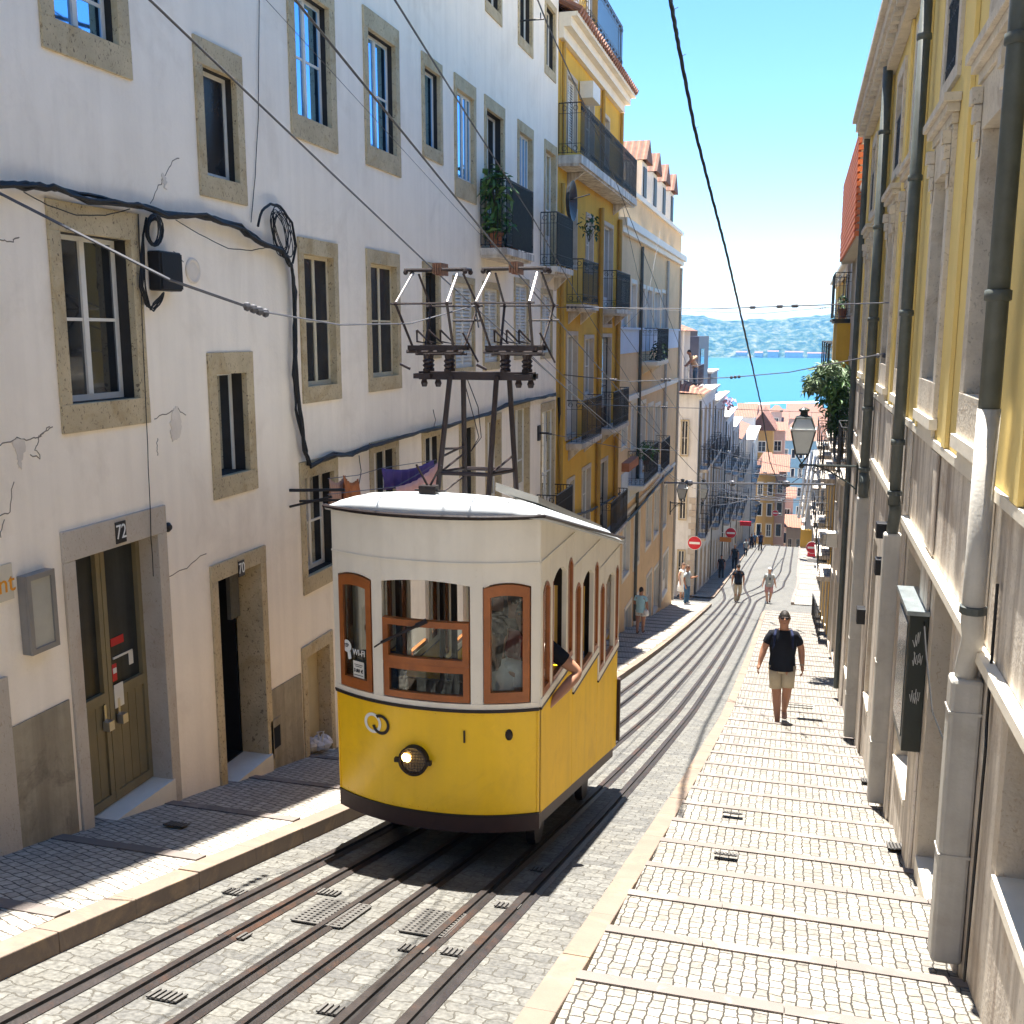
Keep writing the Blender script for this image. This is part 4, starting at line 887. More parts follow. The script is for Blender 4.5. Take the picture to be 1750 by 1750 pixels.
b = MB(); wall_holes(b, RF, -7, 19.3, prof(19.3)-1, base_t, [h for h in H if h[2] < base_t]); b.build('stone_base', m_marble, Rb)
b = MB(); b.fbox(RF, -7, 19.31, base_t-.03, base_t+.03, .003, .028); b.fbox(RF, -7, 9.6, led-.03, led+.03, .003, .06); b.fbox(RF, 10.2, 14.0, led-.03, led+.05, .003, .05); b.fbox(RF, 14.4, 19.3, led-.35, led-.28, .003, .05); b.build('ledge', m_marblel, Rb)
for u0, u1 in ((-3,.1), (1.7,3.5), (5.6,6.4), (7.75,8.2), (9.55,9.8), (10.1,10.65), (11.6,12.3), (13.4,14.1), (14.45,14.9), (15.9,16.8), (17.9,19.2)):
    b = MB(); b.fbox(RF, u0, u1, led+.05, base_t-.05, .003, .018); b.build('stone_panel', m_marble, Rb, bevel=.006)
    b = MB(); b.fbox(RF, u0, u1, prof(u1)-.3, led-.05, .003, .026); b.build('stone_panel', m_marble, Rb, bevel=.006)
b = MB(); b.fbox(RF, -7, 19.35, zt-.35, zt-.15, .003, .12); b.fbox(RF, -7, 19.4, zt-.15, zt, .003, .24); b.fbox(RF, -7, 19.45, zt, zt+.07, -.3, .30)
for i in range(60): b.fbox(RF, .2+i*.32, .33+i*.32, zt-.26, zt-.152, .122, .21)
b.build('cornice', m_carved, Rb)
for u in (5.05, 7.5, 9.2, 10.25, 12.05, 14.45, 16.45, 18.6): b = MB(); b.fbox(RF, u-.09, u+.09, base_t+.035, zt-.36, .003, .03); b.build('pilaster', m_ryel, Rb)
def downpipe(u, zsplit, jog, label, r=.05, top=zt-.3):
    t = thing('downpipe', (WR-.09, u, prof(u)), label, 'downpipe'); b = MB()
    b.tube([(WR-.10,u,top), (WR-.10,u,zsplit)], r, 14)
    for z in [top-.8-1.15*i for i in range(8)]:
        if z > zsplit+.1: b.lathe((WR-.10,u,z), [(r+.001,0),(r+.012,.005),(r+.012,.05),(r+.001,.055)], 14)
    b.build('upper_pipe', m_pipeD, t, smooth=True)
    b = MB(); u2 = u+.16; b.tube([(WR-.10,u,zsplit-.001),(WR-.10,u,jog+.12),(WR-.08,u+.05,jog+.02),(WR-.085,u2,jog-.16),(WR-.085,u2,jog-.3)], r+.004, 14)
    b.build('middle_pipe', m_pipeL if zsplit > -1 else m_pipeD, t, smooth=True)
    b = MB(); b.box(WR-.16, WR-.002, u2-.075, u2+.075, prof(u2)+.12, jog-.22); b.build('pipe_casing', m_pipeL, t, bevel=.02)
    b = MB(); b.lathe((WR-.10,u,jog+.16), [(r+.005,0),(r+.016,.005),(r+.016,.04),(r+.005,.045)], 14); b.build('collar', m_pipeD, t)
    for z in (prof(u)+.7, prof(u)+1.5): b = MB(); b.box(WR-.164, WR-.001, u2-.079, u2+.079, z, z+.015); b.build('collar', m_pipeL, t)
    return t
downpipe(5.42, -.36, -1.55, 'thick downpipe nearest the camera, green above and pale grey below, on the yellow right building')
downpipe(9.85, -1.55, -1.62, 'second downpipe from the camera, dark green with a jog at the ledge')
downpipe(14.2, -2.1, -1.95, 'third downpipe from the camera, dark green, on the far part of the right building', .06)
b = MB(); b.tube([(WR-.07,18.9,zt-.3),(WR-.07,18.9,prof(19)+.3)], .05, 10); tag(b.build('downpipe', m_pipeD), 'thin dark downpipe at the far corner of the yellow right building', 'downpipe')
# dark cabinet hanging on the wall, boxes
t = thing('wall_cabinet', (WR-.07, 8.08, -3.07), 'long black-green cabinet with scribbled graffiti hanging on the right wall', 'cabinet')
m_cab = mat('dark_green_paint', (.012,.018,.015), .35, .3, 4, .1, 50, spec=.5)
b = MB(); b.box(WR-.136, WR+.0, 7.73, 8.45, -3.07, -2.02); b.build('case', m_cab, t, bevel=.008)
b = MB(); b.box(WR-.16, WR-.002, 7.70, 8.5, -2.018, -1.985); b.build('lid', mat('worn_steel', (.30,.34,.35), .3, .3, 8, .2, metal=.6), t)
b = MB(); b.box(WR-.142, WR-.137, 7.8, 8.38, -2.98, -2.1); b.build('door', mat('shiny_dark_panel', (.05,.06,.06), .12, .2, 3, .05, spec=.8), t)
m_gr = mat('white_marker', (.5,.5,.48), .6, .1, 5, 0)
for z0, n in ((-2.17,3), (-2.33,5), (-2.6,5)):
    x = WR-.10; b = MB()
    for i in range(n):
        b.tube([(x+i*.013+rnd.uniform(-.006,.006), 7.726, z0+rnd.uniform(-.05,.05)), (x+i*.013+.01, 7.726, z0-.07+rnd.uniform(-.03,.03)), (x+i*.013+.016, 7.726, z0+rnd.uniform(-.03,.03))], .0025, 4)
    b.build('graffiti', m_gr, t)
for (y, z, s, lb) in [(11.3,-2.05,.16,'small black box on the right wall beyond the second downpipe, upper one'), (11.2,-2.42,.17,'small black box on the right wall beyond the second downpipe, lower one'), (13.6,-3.6,.2,'small grey box low on the right wall')]:
    b = MB(); b.box(WR-.13, WR-.001, y-s/2, y+s/2, z-s/2, z+s/2); tag(b.build('wall_box', m_box, bevel=.006), lb, 'box')
b = MB(); b.tube([(WR-.03,7.9,-2.0),(WR-.05,7.4,-2.2),(WR-.05,6.9,-2.45),(WR-.04,6.4,-2.45),(WR-.06,5.7,-2.1),(WR-.05,5.62,-1.75)], .006, 5)
b.tube([(WR-.02,5.3,-1.2),(WR-.02,5.28,-1.9),(WR-.03,5.2,-2.0),(WR-.03,5.25,-3.3)], .008, 5); tag(b.build('thin_cables', m_cable), 'thin dark cables looping along the right wall by the near downpipe', 'cables')

# ------------------------------------------------------------ further houses on the right
def row_house(side, X, y0, y1, ztop, wallm, label, floors, cols, roofm=None, sm=None, bal=(), kinds=('casement',), wf=.5, hf=.62, depth=6, ground=True, cornice=True, base=None, grp=None, balh=.95, proj=.45, shop=False):
    fr = frameX(X, side); t = thing('house', (X-side*depth/2, (y0+y1)/2, prof((y0+y1)/2)), label, 'building'); H = []
    zb = prof(y1)-1.5; z0 = prof((y0+y1)/2)+.15; fh = (ztop-.3-z0)/floors; cw = (y1-y0)/cols
    for f in range(floors):
        for c in range(cols):
            cy = y0+(c+.5)*cw; w_ = cw*wf; kd = kinds[(f*3+c*2+rnd.randint(0,1)) % len(kinds)]
            if f == 0: zz0, zz1 = prof(cy)+.12, min(prof(cy)+2.25, z0+fh-.15); kd = rnd.choice(['dark','french']); 
            else: zz0 = z0+f*fh+(.08 if (f in bal) else fh*.25); zz1 = z0+f*fh+fh*(.25+hf)
            if zz1-zz0 < .8: continue
            window(t, fr, cy-w_/2, cy+w_/2, zz0, zz1, kd if f not in bal else 'french', sur=(.1,.1,.06), dep=.12, sm=sm or m_stone2, joinery=rnd.choice([m_wpaint,m_wpaint,m_dkwood,m_cpaint]), holes=H)
            if f in bal: balcony(t, fr, cy-w_/2-.12, cy+w_/2+.12, zz0-.02, proj, balh, m_marble, .12 if y0 < 60 else .16, y0 < 60, brackets=False)
    b = MB(); wall_holes(b, fr, y0, y1, zb, ztop, H); body(b, fr, y0, y1, zb, ztop, depth); b.build('wall', wallm, t)
    if cornice: b = MB(); b.fbox(fr, y0-.04, y1+.04, ztop-.22, ztop-.08, .003, .12); b.fbox(fr, y0-.05, y1+.05, ztop-.08, ztop+.02, -.1, .24); b.build('cornice', m_marblel, t)
    if roofm:
        b = MB(); o_ = .3; h = 1.3
        b.add([fr(y0-.1,ztop+.025,o_), fr(y1+.1,ztop+.025,o_), fr(y1+.1,ztop+h,-depth/2), fr(y0-.1,ztop+h,-depth/2), fr(y1+.1,ztop+.025,-depth-.2), fr(y0-.1,ztop+.025,-depth-.2)], [(0,1,2,3),(3,2,4,5),(0,3,5),(1,4,2)])
        b.build('roof', roofm, t)
    for u in (y0+.15,): b = MB(); b.tube([fr(u, ztop-.3, .06), fr(u, prof(u)+.1, .06)], .05, 6); b.build('downpipe', m_pipeD, t)
    return t
r2 = row_house(-1, 1.16, 19.35, 30, 2.6, m_marble, 'narrow grey-stone house just beyond the yellow right building', 4, 4, bal=(2,), kinds=('dark','casement'), proj=.35)
r3 = row_house(-1, 1.25, 30, 42, 1.9, m_yel, 'yellow house with a corner balcony further down on the right', 4, 4, bal=(1,2,3), kinds=('casement','dark'), proj=.45)
row_house(-1, 2.0, 47.2, 58, -3.0, m_grey2, 'grey house past the right-hand cross street', 3, 3, m_tileR, bal=(1,2), kinds=('casement','dark'), proj=.5)
row_house(-1, 2.05, 58, 70, -5.2, m_white2, 'dingy white house second past the right-hand cross street', 3, 3, m_tileR, bal=(1,2), proj=.5)
row_house(-1, 2.0, 70, 84, -7.2, m_ochre, 'ochre house third past the right-hand cross street', 3, 3, m_tileR, bal=(1,), proj=.5)
row_house(-1, 2.05, 84, 99, -9.0, m_grey2, 'grey house at the right where the street drops away', 3, 3, m_tileR, bal=(1,2), proj=.5)
# terracotta clad dormer wall at the skyline of r2
b = MB(); 
for i in range(15): b.box(.86, 1.9, 20.2, 27.5, 1.75+i*.125, 1.75+i*.125+.085)
b2 = MB(); b2.box(.90, 1.9, 20.25, 27.45, 1.7, 3.6); b2.build('upper_wall', m_cream, r2); o = b.build('tile_cladding', m_tileB, r2); o['label'] = 'bright orange tile-hung upper wall'
b = MB(); c = onX(1441, 520, .95)
R3F = frameX(1.16, -1); ob = balcony(r2, R3F, 26.6, 28.8, .35, .42, 1.1, m_iron, .09, True, brackets=False, thick=.06); ob['label'] = 'small black iron balcony with flower pots jutting against the sky'
b = MB(); b.box(.85, 1.16, 26.3, 29.2, -1.0, .24); b.build('corbel', m_yel, r2)
plant((1.0, 27.6, .75), (.12,.5,.22), 60, .10, 'little potted plants on the small balcony against the sky', pot=True)

# the climbing plant on the right
t = thing('climbing_plant', (.9, 24, -3.5), 'big leafy green plant spilling out from the right-hand houses above the lamp', 'plant'); b = MB()
for (px, py, X, e, n, mi) in [(1408,650,.55,(.35,.45,.28),380,0), (1390,655,.35,(.22,.3,.22),240,1), (1424,668,.75,(.35,.5,.45),380,0), (1436,645,.85,(.35,.5,.35),320,1), (1428,705,.8,(.25,.4,.5),260,2), (1440,690,.95,(.2,.4,.6),200,2), (1418,630,.7,(.3,.4,.2),220,1)]:
    c = onY(px, py, 22.5+rnd.uniform(-.4,.8)); leaves(b, c, e, n, .17, mi, droop=.5, narrow=.3)
b.build('foliage', [m_leaf, m_leafp, m_leafd], t); b = MB()
for k in range(7): b.tube([onY(1440,800,23), onY(1436+rnd.uniform(-6,6),720,23), onY(1425+rnd.uniform(-25,12),660,22.7)], .018, 5, r2=.006)
b.build('stem', m_stem, t)

# ------------------------------------------------------------ left houses beyond the cross street
fY = frameY(47.5)
t = row_house(1, -4.3, 47.5, 57, -2.75, m_white2, 'white corner house with rough stone quoins beyond the left cross street', 3, 4, None, bal=(1,2), kinds=('casement','french','shutter'))
b = MB(); H = []; y_ = 47.49
for f, z in ((0,-11.7),(1,-8.6),(2,-5.6)): window(t, frameY(47.44), -5.1, -4.72, z, z+1.7, 'casement', sur=(.05,.06,.06), dep=.05)
b = MB()
for i in range(16): b.box(-4.62 if i%2 else -4.5, -4.29, 47.46, 47.75 if i%2 else 47.6, -12.3+i*.3, -12.3+i*.3+.28)
b.build('quoin', m_stone2, t)
b = MB(); b.add([(-9,47.3,-2.4),(-4.0,47.2,-2.72),(-4.0,51,-2.72),(-9,51,-2.4),(-6,49,-1.9)], [(0,1,4),(1,2,4),(2,3,4),(3,0,4)]); b.build('roof', m_tileX, t)
t = thing('house', (-7.5, 50, -2.7), 'pinkish white upper house with a terracotta roof set back above the corner house', 'building')
b = MB(); b.box(-9.5, -5.3, 48.2, 52.5, -2.6, .1); b.build('wall', m_cream, t)
for x in (-6.5,): 
    window(t, frameY(48.155), -6.6, -5.7, -1.9, -.4, 'casement', sur=(.08,.08,.08), dep=.03, fl=.02)
b = MB(); b.add([(-9.7,47.9,.12),(-4.95,47.9,.12),(-4.95,52.8,.12),(-9.7,52.8,.12),(-8.4,50.2,.85),(-6.6,50.2,.85)], [(0,1,5,4),(1,2,5),(2,3,4,5),(3,0,4),(3,2,1,0)]); b.build('roof', m_tileX, t)
b = MB(); b.tube([(-5.15,48.1,.1),(-5.15,48.1,-2.6)], .05, 6); b.build('downpipe', m_wpaint, t)
b = MB(); b.box(-5.29, -4.5, 49.0, 52.0, -2.62, -2.5); b.build('terrace', m_marble, t); r = MB(); railing(r, frameX(-5.3,1), 49.2, 52.0, -2.5, .78, 1.0, .12, False); r.build('railing', m_slate, t)
t = thing('house', (-8, 57, -3), 'dark metal-clad roof storey behind the terrace man', 'building')
b = MB(); b.box(-10, -5.0, 54, 60, -3.3, -.15); b.build('wall', m_slate, t); b = MB(); b.box(-10, -5.6, 54.3, 59.5, -.15, .15); b.build('roof', m_tileX, t)
g = MB(); g.box(-5.0+.002, -4.97, 55, 57, -2.2, -.8); g.build('window', m_glass, t)
t = thing('house', (-8, 63, -3.5), 'second dark clad attic lower down on the left skyline', 'building'); b = MB(); b.box(-10, -4.9, 61, 66, -4.2, -2.3); b.build('wall', m_slate, t); b = MB(); b.box(-10,-4.8,60.9,66.1,-2.298,-2.2); b.build('roof', m_marble, t)
row_house(1, -4.35, 57, 66, -3.6, m_grey2, 'grey-white house with iron balconies second beyond the left cross street', 3, 4, None, bal=(1,2), kinds=('casement','dark'))
row_house(1, -4.3, 66, 75, -5.2, m_white2, 'tall white house third beyond the left cross street', 3, 4, None, bal=(1,2), kinds=('casement','shutter'))
row_house(1, -4.35, 75, 84, -6.6, m_grey2, 'greyish house fourth beyond the left cross street', 3, 3, None, bal=(1,2), kinds=('casement','dark'))
row_house(1, -4.4, 84, 98, -8.4, m_cream, 'cream house at the crest of the street on the left', 3, 4, m_tileR, bal=(1,2))
plant((-3.9, 62, -4.0), (.4,.9,.35), 90, .22, 'pink flowering plant spilling over a far left balcony', mat('pink_flowers', (.40,.22,.28), .7, .5, 5, .1))

# ------------------------------------------------------------ houses below the crest
row_house(-1, 1.35, 99.2, 124, -13.5, m_grey2, 'grey house just past the crest on the right', 2, 5, None, bal=(1,), kinds=('casement','dark'), proj=.4)
row_house(1, -3.85, 98.3, 113, -9.8, m_white2, 'white house with balconies just past the crest on the left', 3, 4, None, bal=(1,2), kinds=('casement','dark'), proj=.5)
def far_house(px0, px1, pyt, Y, depth, wallm, roofm, label, ncol=3, nrow=4, ridge='x', rh=1.6, zb=None, wk='dark', sur=.08):
    A, B = onY(px0, pyt, Y), onY(px1, pyt, Y); x0, x1, zt = A.x, B.x, A.z; zb = zb if zb is not None else prof(Y)-2
    t = thing('house', ((x0+x1)/2, Y+depth/2, zb), label, 'building'); fr = frameY(Y); H = []
    if ncol:
        cw = (x1-x0)/ncol; rh_ = min(3.0, (zt-zb)/max(1,nrow))
        for r in range(nrow):
            for c in range(ncol):
                cx = x0+(c+.5)*cw; z = zt-1.0-(r+.55)*rh_
                if z < zb+1: continue
                window(t, fr, cx-min(.55,cw*.3), cx+min(.55,cw*.3), z-.2, z+1.3, wk if (r+c)%3 else 'casement', sur=(sur,sur,sur), dep=.08, sm=m_marblel, holes=H)
    b = MB(); wall_holes(b, fr, x0, x1, zb, zt, H); body(b, fr, x0, x1, zb, zt, depth); b.build('wall', wallm, t)
    b = MB(); o = .35
    if ridge == 'x': b.add([(x0-o,Y-o,zt),(x1+o,Y-o,zt),(x1+o,Y+depth+o,zt),(x0-o,Y+depth+o,zt),(x0-o,Y+depth/2,zt+rh),(x1+o,Y+depth/2,zt+rh)], [(0,1,5,4),(2,3,4,5),(1,2,5),(3,0,4),(3,2,1,0)])
    elif ridge == 'y': b.add([(x0-o,Y-o,zt),(x1+o,Y-o,zt),(x1+o,Y+depth+o,zt),(x0-o,Y+depth+o,zt),((x0+x1)/2,Y-o,zt+rh),((x0+x1)/2,Y+depth+o,zt+rh)], [(0,1,4),(1,2,5,4),(2,3,5),(3,0,4,5),(3,2,1,0)])
    else: b.add([(x0-o,Y-o,zt),(x1+o,Y-o,zt),(x1+o,Y+depth+o,zt),(x0-o,Y+depth+o,zt),(x0+(x1-x0)*.3,Y+depth/2,zt+rh),(x0+(x1-x0)*.7,Y+depth/2,zt+rh)], [(0,1,5,4),(1,2,5),(2,3,4,5),(3,0,4),(3,2,1,0)])
    b.build('roof', roofm, t); return t
far_house(1292, 1326, 808, 114, 9, m_farY, m_tileX, 'yellow house with an orange hipped roof just beyond the crest', 2, 5, 'hip', 1.8)
far_house(1325, 1344, 805, 115, 8, m_pink, m_tileX, 'narrow pink house beside the orange-roofed yellow one', 1, 5, 'x', 1.4)
far_house(1284, 1322, 735, 135, 10, m_farY, m_tileR, 'tall orange-yellow house with a small square window behind the orange roof', 1, 1, 'y', 2.4)
far_house(1318, 1342, 735, 140, 8, m_pink, m_tileX, 'pale pink house right of the tall orange-yellow one', 1, 4, 'x', .8)
far_house(1262, 1288, 712, 128, 8, m_white2, m_tileX, 'white house with a pale red roof at the left of the river view', 1, 3, 'x', 1.4)
far_house(1338, 1402, 752, 165, 14, m_blueT, m_tileX, 'big blue-tiled apartment house behind the street lamp', 5, 8, 'hip', 2.6)
far_house(1344, 1372, 900, 122, 8, m_cream, m_tileX, 'low cream house at the bottom of the street opening', 2, 2, 'x', .8)
far_house(1336, 1356, 850, 130, 8, m_pink, m_tileX, 'rosy house squeezed before the blue-tiled block', 1, 3, 'x', .8)
far_house(1300, 1345, 722, 230, 16, m_cream, m_tileR, 'cream house with a wide pale red roof near the water, centre', 3, 2, 'x', 2.5)
far_house(1345, 1405, 715, 250, 18, m_pink, m_tileR, 'rosy house with a broad roof near the water, right', 4, 2, 'x', 3)
far_house(1288, 1312, 712, 300, 16, m_white2, m_tileX, 'small white waterfront house left of centre', 2, 2, 'x', 3)
far_house(1390, 1440, 728, 210, 14, m_white2, m_tileX, 'white house with a red roof behind the climbing plant', 3, 3, 'x', 3)
far_house(1240, 1275, 718, 330, 20, m_cream, m_tileR, 'cream warehouse by the water behind the left skyline', 3, 1, 'x', 3)
far_house(1318, 1336, 703, 228, 5, m_pink, m_tileX, 'small pink tower rising among the waterfront roofs', 1, 1, 'hip', 1.2)
# hoarding, awnings, parasol at the crest
p = onS(1378, 938); b = MB(); A = onY(1369, 905, 92); B = onY(1386, 937, 92)
m_hy = mat('yellow_hoarding', (.72,.42,.05), .6, .08, 2, .1); b.box(A.x, B.x, 92, 92.08, B.z, A.z); 
for i in range(4): x = A.x+(B.x-A.x)*i/3; b.box(x-.03, x+.03, 91.95, 91.998, B.z, A.z+.1)
tag(b.build('hoarding', m_hy), 'yellow boarded hoarding at the far end of the stepped pavement', 'hoarding')
b = MB(); A = onY(1384, 850, 80); 
for k in range(3):
    x0 = 1.0+k*.3; n = 12
    for j in range(n+1): b.v += [Vector((x0+.12*math.sin(j*1.1), 78+k*2+j*.12, -8.2-k*.6)), Vector((x0-.5+.1*math.sin(j*1.3), 78+k*2+j*.12, -13.6-k*.3))]
    q = k*2*(n+1)
    for j in range(n): b.f.append([q+2*j,q+2*j+1,q+2*j+3,q+2*j+2]); b.m.append(0)
o = b.build('awning', mat('white_canvas', (.75,.75,.73), .8, .05, 3, .1)); s = o.modifiers.new('t','SOLIDIFY'); s.thickness = .02
tag(o, 'long white canvas sheets hanging from the far right houses', 'awning')
c = onS(1338, 922); t = thing('parasol', c, 'cream parasol over cafe seats at the far end of the street', 'parasol')
b = MB(); b.lathe(c+Vector((0,0,2.1)), [(1.0,0),(.5,.28),(.03,.5)], 10); b.build('canopy', mat('cream_canvas', (.72,.66,.55), .8, .05, 3, 0), t); b = MB(); b.tube([c, c+Vector((0,0,2.5))], .03); b.build('pole', m_iron, t)
# parked cars at the crest
def car(px, py, label, m_, yaw=0):
    c = onS(px, py); t = thing('parked_car', c, label, 'car', 'cars at the far end of the street'); b = MB()
    L_, W_ = 3.4, 1.5; P = [(-L_/2,.25),(L_/2,.25),(L_/2,.75),(L_/2-.5,.85),(L_/2-1.1,1.35),(-L_/2+.5,1.38),(-L_/2,.8)]
    R_ = lambda y, x, z: c+Vector((x, y, z))
    n = len(P); b.add([R_(y, -W_/2, z) for y, z in P]+[R_(y, W_/2, z) for y, z in P], [tuple(reversed(range(n))), tuple(range(n,2*n))]+[(i,(i+1)%n,n+(i+1)%n,n+i) for i in range(n)]); b.build('body', m_, t, bevel=.06)
    for y in (-L_/2+.6, L_/2-.7):
        for x in (-W_/2, W_/2): b = MB(); b.lathe(R_(y, x-.08, .3), [(.3,0),(.3,.16)], 14, 0, 'x'); b.build('wheel', m_box, t)
    b = MB(); b.box(c.x-W_/2+.12, c.x+W_/2-.12, c.y-L_/2-.01, c.y-L_/2+.35, c.z+.85, c.z+1.25); b.build('window', m_glass, t)
    for s in (-1,1): b = MB(); b.box(c.x+s*.55-.12, c.x+s*.55+.12, c.y-L_/2-.02, c.y-L_/2+.02, c.z+.6, c.z+.75); b.build('tail_light', m_red, t)
car(1311, 921, 'dark parked car at the far end of the street near the crest', m_slate); 
# ------------------------------------------------------------ the funicular car
TX, TY, TW, TL, SLP = -2.37, 6.52, 1.52, 3.22, .247
TG = -3.72                                   # road level under the front of the car
m_ty = mat('yellow_car_paint', (.90,.55,.008), .30, .07, 2, .08, 9, spec=.5, streak=.12, streakcol=(.45,.26,.02), stain=(.60,.33,.01), stainamt=.3, stainscale=3)
m_tys = mat('yellow_car_side_paint', (.90,.55,.008), .55, .07, 2, .08, 9, spec=.15, streak=.15, streakcol=(.45,.26,.02), stain=(.60,.33,.01), stainamt=.3, stainscale=3)
m_tc = mat('cream_car_paint', (.82,.76,.64), .38, .06, 2, .08, 9, spec=.5, streak=.14, streakcol=(.45,.40,.30), stain=(.56,.50,.40), stainamt=.25, stainscale=2)
m_tw = mat('varnished_wood', (.34,.10,.020), .35, .3, 6, .2, 40, spec=.5, streak=.3)
m_tk = mat('black_trim', (.02,.014,.014), .45, .2, 4, .1)
m_sk = mat('dark_brown_skirt', (.035,.018,.018), .5, .25, 5, .2, 30)
m_roofp = mat('white_roof_paint', (.42,.44,.45), .45, .06, 2.5, .1, 20, stain=(.30,.31,.31), stainamt=.35)
m_in = mat('car_interior', (.06,.045,.035), .7, .25, 4, .1)
m_tg = glass_clear('car_glass')
T = thing('funicular_car', (TX, TY+TL/2, TG), 'yellow and cream funicular car with wooden window frames climbing the street', 'tram')
BUL = .20
def fp(s, z, d=0):                           # point on the bowed front; s -1..1 across, d outwards, z above TG
    return Vector((TX+s*(TW/2+d*.0), TY-BUL*(1-abs(s)**2.2)-d, TG+z))
def arcslab(b, s0, s1, z0, z1, d0, d1, mi=0, n=None):
    n = n or max(2, int(abs(s1-s0)*14)); f0 = z0 if callable(z0) else (lambda s: z0); f1 = z1 if callable(z1) else (lambda s: z1)
    vs = []
    for i in range(n+1):
        s = s0+(s1-s0)*i/n; vs += [fp(s,f0(s),d1), fp(s,f1(s),d1), fp(s,f1(s),d0), fp(s,f0(s),d0)]
    fs = []
    for i in range(n):
        for k in range(4): fs.append((4*i+k, 4*(i+1)+k, 4*(i+1)+(k+1)%4, 4*i+(k+1)%4))
    fs += [(0,1,2,3), (4*n+3,4*n+2,4*n+1,4*n)]
    return b.add(vs, fs, mi)
b = MB(); arcslab(b, -1, 1, .40, 1.165, -.03, 0, 0, 30); b.build('front_panel', m_ty, T, smooth=False)
b = MB(); arcslab(b, -1, 1, .28, .398, -.05, -.001, 0, 30); b.build('skirt', m_sk, T)
for z0, z1, d0, d1 in ((1.166,1.186,-.03,.022),(.399,.414,.001,.012),(2.505,2.535,0,.03)): b = MB(); arcslab(b, -1, 1, z0, z1, d0, d1, 0, 30); b.build('trim', m_tk, T)
# cream front: sill, posts, arched band
WF = [(-.93,-.53), (-.42,.42), (.53,.93)]
arch = lambda a, c, z, h: (lambda s: z+h*(1-((2*(s-a)/(c-a)-1)**2)))
b = MB(); arcslab(b, -1, 1, 1.187, 1.225, -.03, .012, 0, 30)
for s0, s1 in ((-1,-.93), (-.53,-.42), (.42,.53), (.93,1)): arcslab(b, s0, s1, 1.225, 2.2, -.03, .008)
for (a, c), zz in zip(WF, (2.045, 2.05, 2.045)): arcslab(b, a, c, arch(a, c, zz, .03), 2.2, -.03, .006, 0, 12)
arcslab(b, -1, 1, 2.201, 2.504, -.03, .010, 0, 30); arcslab(b, -1, 1, 2.205, 2.215, .0105, .02, 0, 30)
b.build('front_frame', m_tc, T)
def wframe(a, c, z0, z1f, d, nm, e=.055, bars=(), inner=.02):
    b = MB(); es = e
    arcslab(b, a, a+es, z0, z1f, -.025, d); arcslab(b, c-es, c, z0, z1f, -.025, d)
    hb = .075 if callable(z1f) else .045; zt_ = (lambda s: z1f(s)-hb) if callable(z1f) else (lambda s: z1f-hb)
    arcslab(b, a+es, c-es, zt_, z1f, -.025, d, 0, 8); arcslab(b, a+es, c-es, z0, z0+hb, -.025, d)
    for zb in bars: arcslab(b, a+es, c-es, zb-.035, zb+.035, -.025, d)
    o = b.build(nm, m_tw, T)
    g = MB(); arcslab(g, a+es, c-es, z0+hb-.005, (lambda s: zt_(s)+.005), -.012, -.008, 0, 8); g.build('glass', m_tg, o); return o
for (a, c) in (WF[0], WF[2]):
    wframe(a+.01, c-.01, 1.235, (lambda s, a=a, c=c: arch(a, c, 2.035, .03)(s)), .02, 'side_window')
om = wframe(WF[1][0]+.01, WF[1][1]-.01, 1.235, 1.485, .012, 'lower_sash'); om2 = wframe(WF[1][0]+.01, WF[1][1]-.01, 1.49, 1.80, .024, 'drop_sash')
b = MB(); b.tube([fp(-.40,1.63,.06), fp(.02,1.80,.05)], .012, 6); b.tube([fp(-.48,1.585,.055), fp(-.36,1.65,.06)], .006, 5); b.tube([fp(-.05,1.775,.06),fp(.04,1.81,.04)], .018, 6); b.build('wiper', m_tk, om2)
# wifi sign and price sticker on the left window
ow = [o for o in kids(T) if o.name.startswith('side_window')][0]
sc0 = fp(-.80, 1.52, .0); rr = (fp(-.66,1.5)-fp(-.86,1.5)).normalized()
b = MB(); ce = fp(-.835,1.53,.006); up = Vector((0,0,1)); nrm = rr.cross(up)
vs = [ce+rr*.045*math.cos(2*PI*k/20)+up*.045*math.sin(2*PI*k/20)+nrm*.004 for k in range(20)]; b.add(vs, [tuple(range(20))], 0)
for rad in (.012,.022,.032):
    b.tube([ce+up*(-.015)+rr*rad*math.cos(t)+up*rad*math.sin(t)+nrm*.006 for t in [PI/4+PI/2*k/8 for k in range(9)]], .0028, 4, 1)
b.tube([ce+rr*.02-up*.04+nrm*.003, ce+rr*.028-up*.09+nrm*.003], .012, 5, 0)
b.build('wifi_symbol', [m_num, m_tk], ow)
place_text('WI-FI', .062, m_num, fp(-.69,1.50,.004)+Vector((0,-.008,0)), rr, up, ow, 'lettering', .85)
b = MB(); q = fp(-.70,1.375,.006); b.add([q-rr*.055-up*.06, q+rr*.055-up*.06, q+rr*.055+up*.06, q-rr*.055+up*.06], [(0,1,2,3)]); o = b.build('price_sticker', m_paper, ow)
place_text('3.80 €', .036, m_tk, q+nrm*.003-up*.01, rr, up, o, 'lettering'); 
for dz, w_ in ((.035,.08),(.022,.06),(-.042,.09)): b = MB(); b.tube([q-rr*w_/2+up*dz+nrm*.002, q+rr*w_/2+up*dz+nrm*.002], .0022, 4); b.build('print_line', m_tk, o)
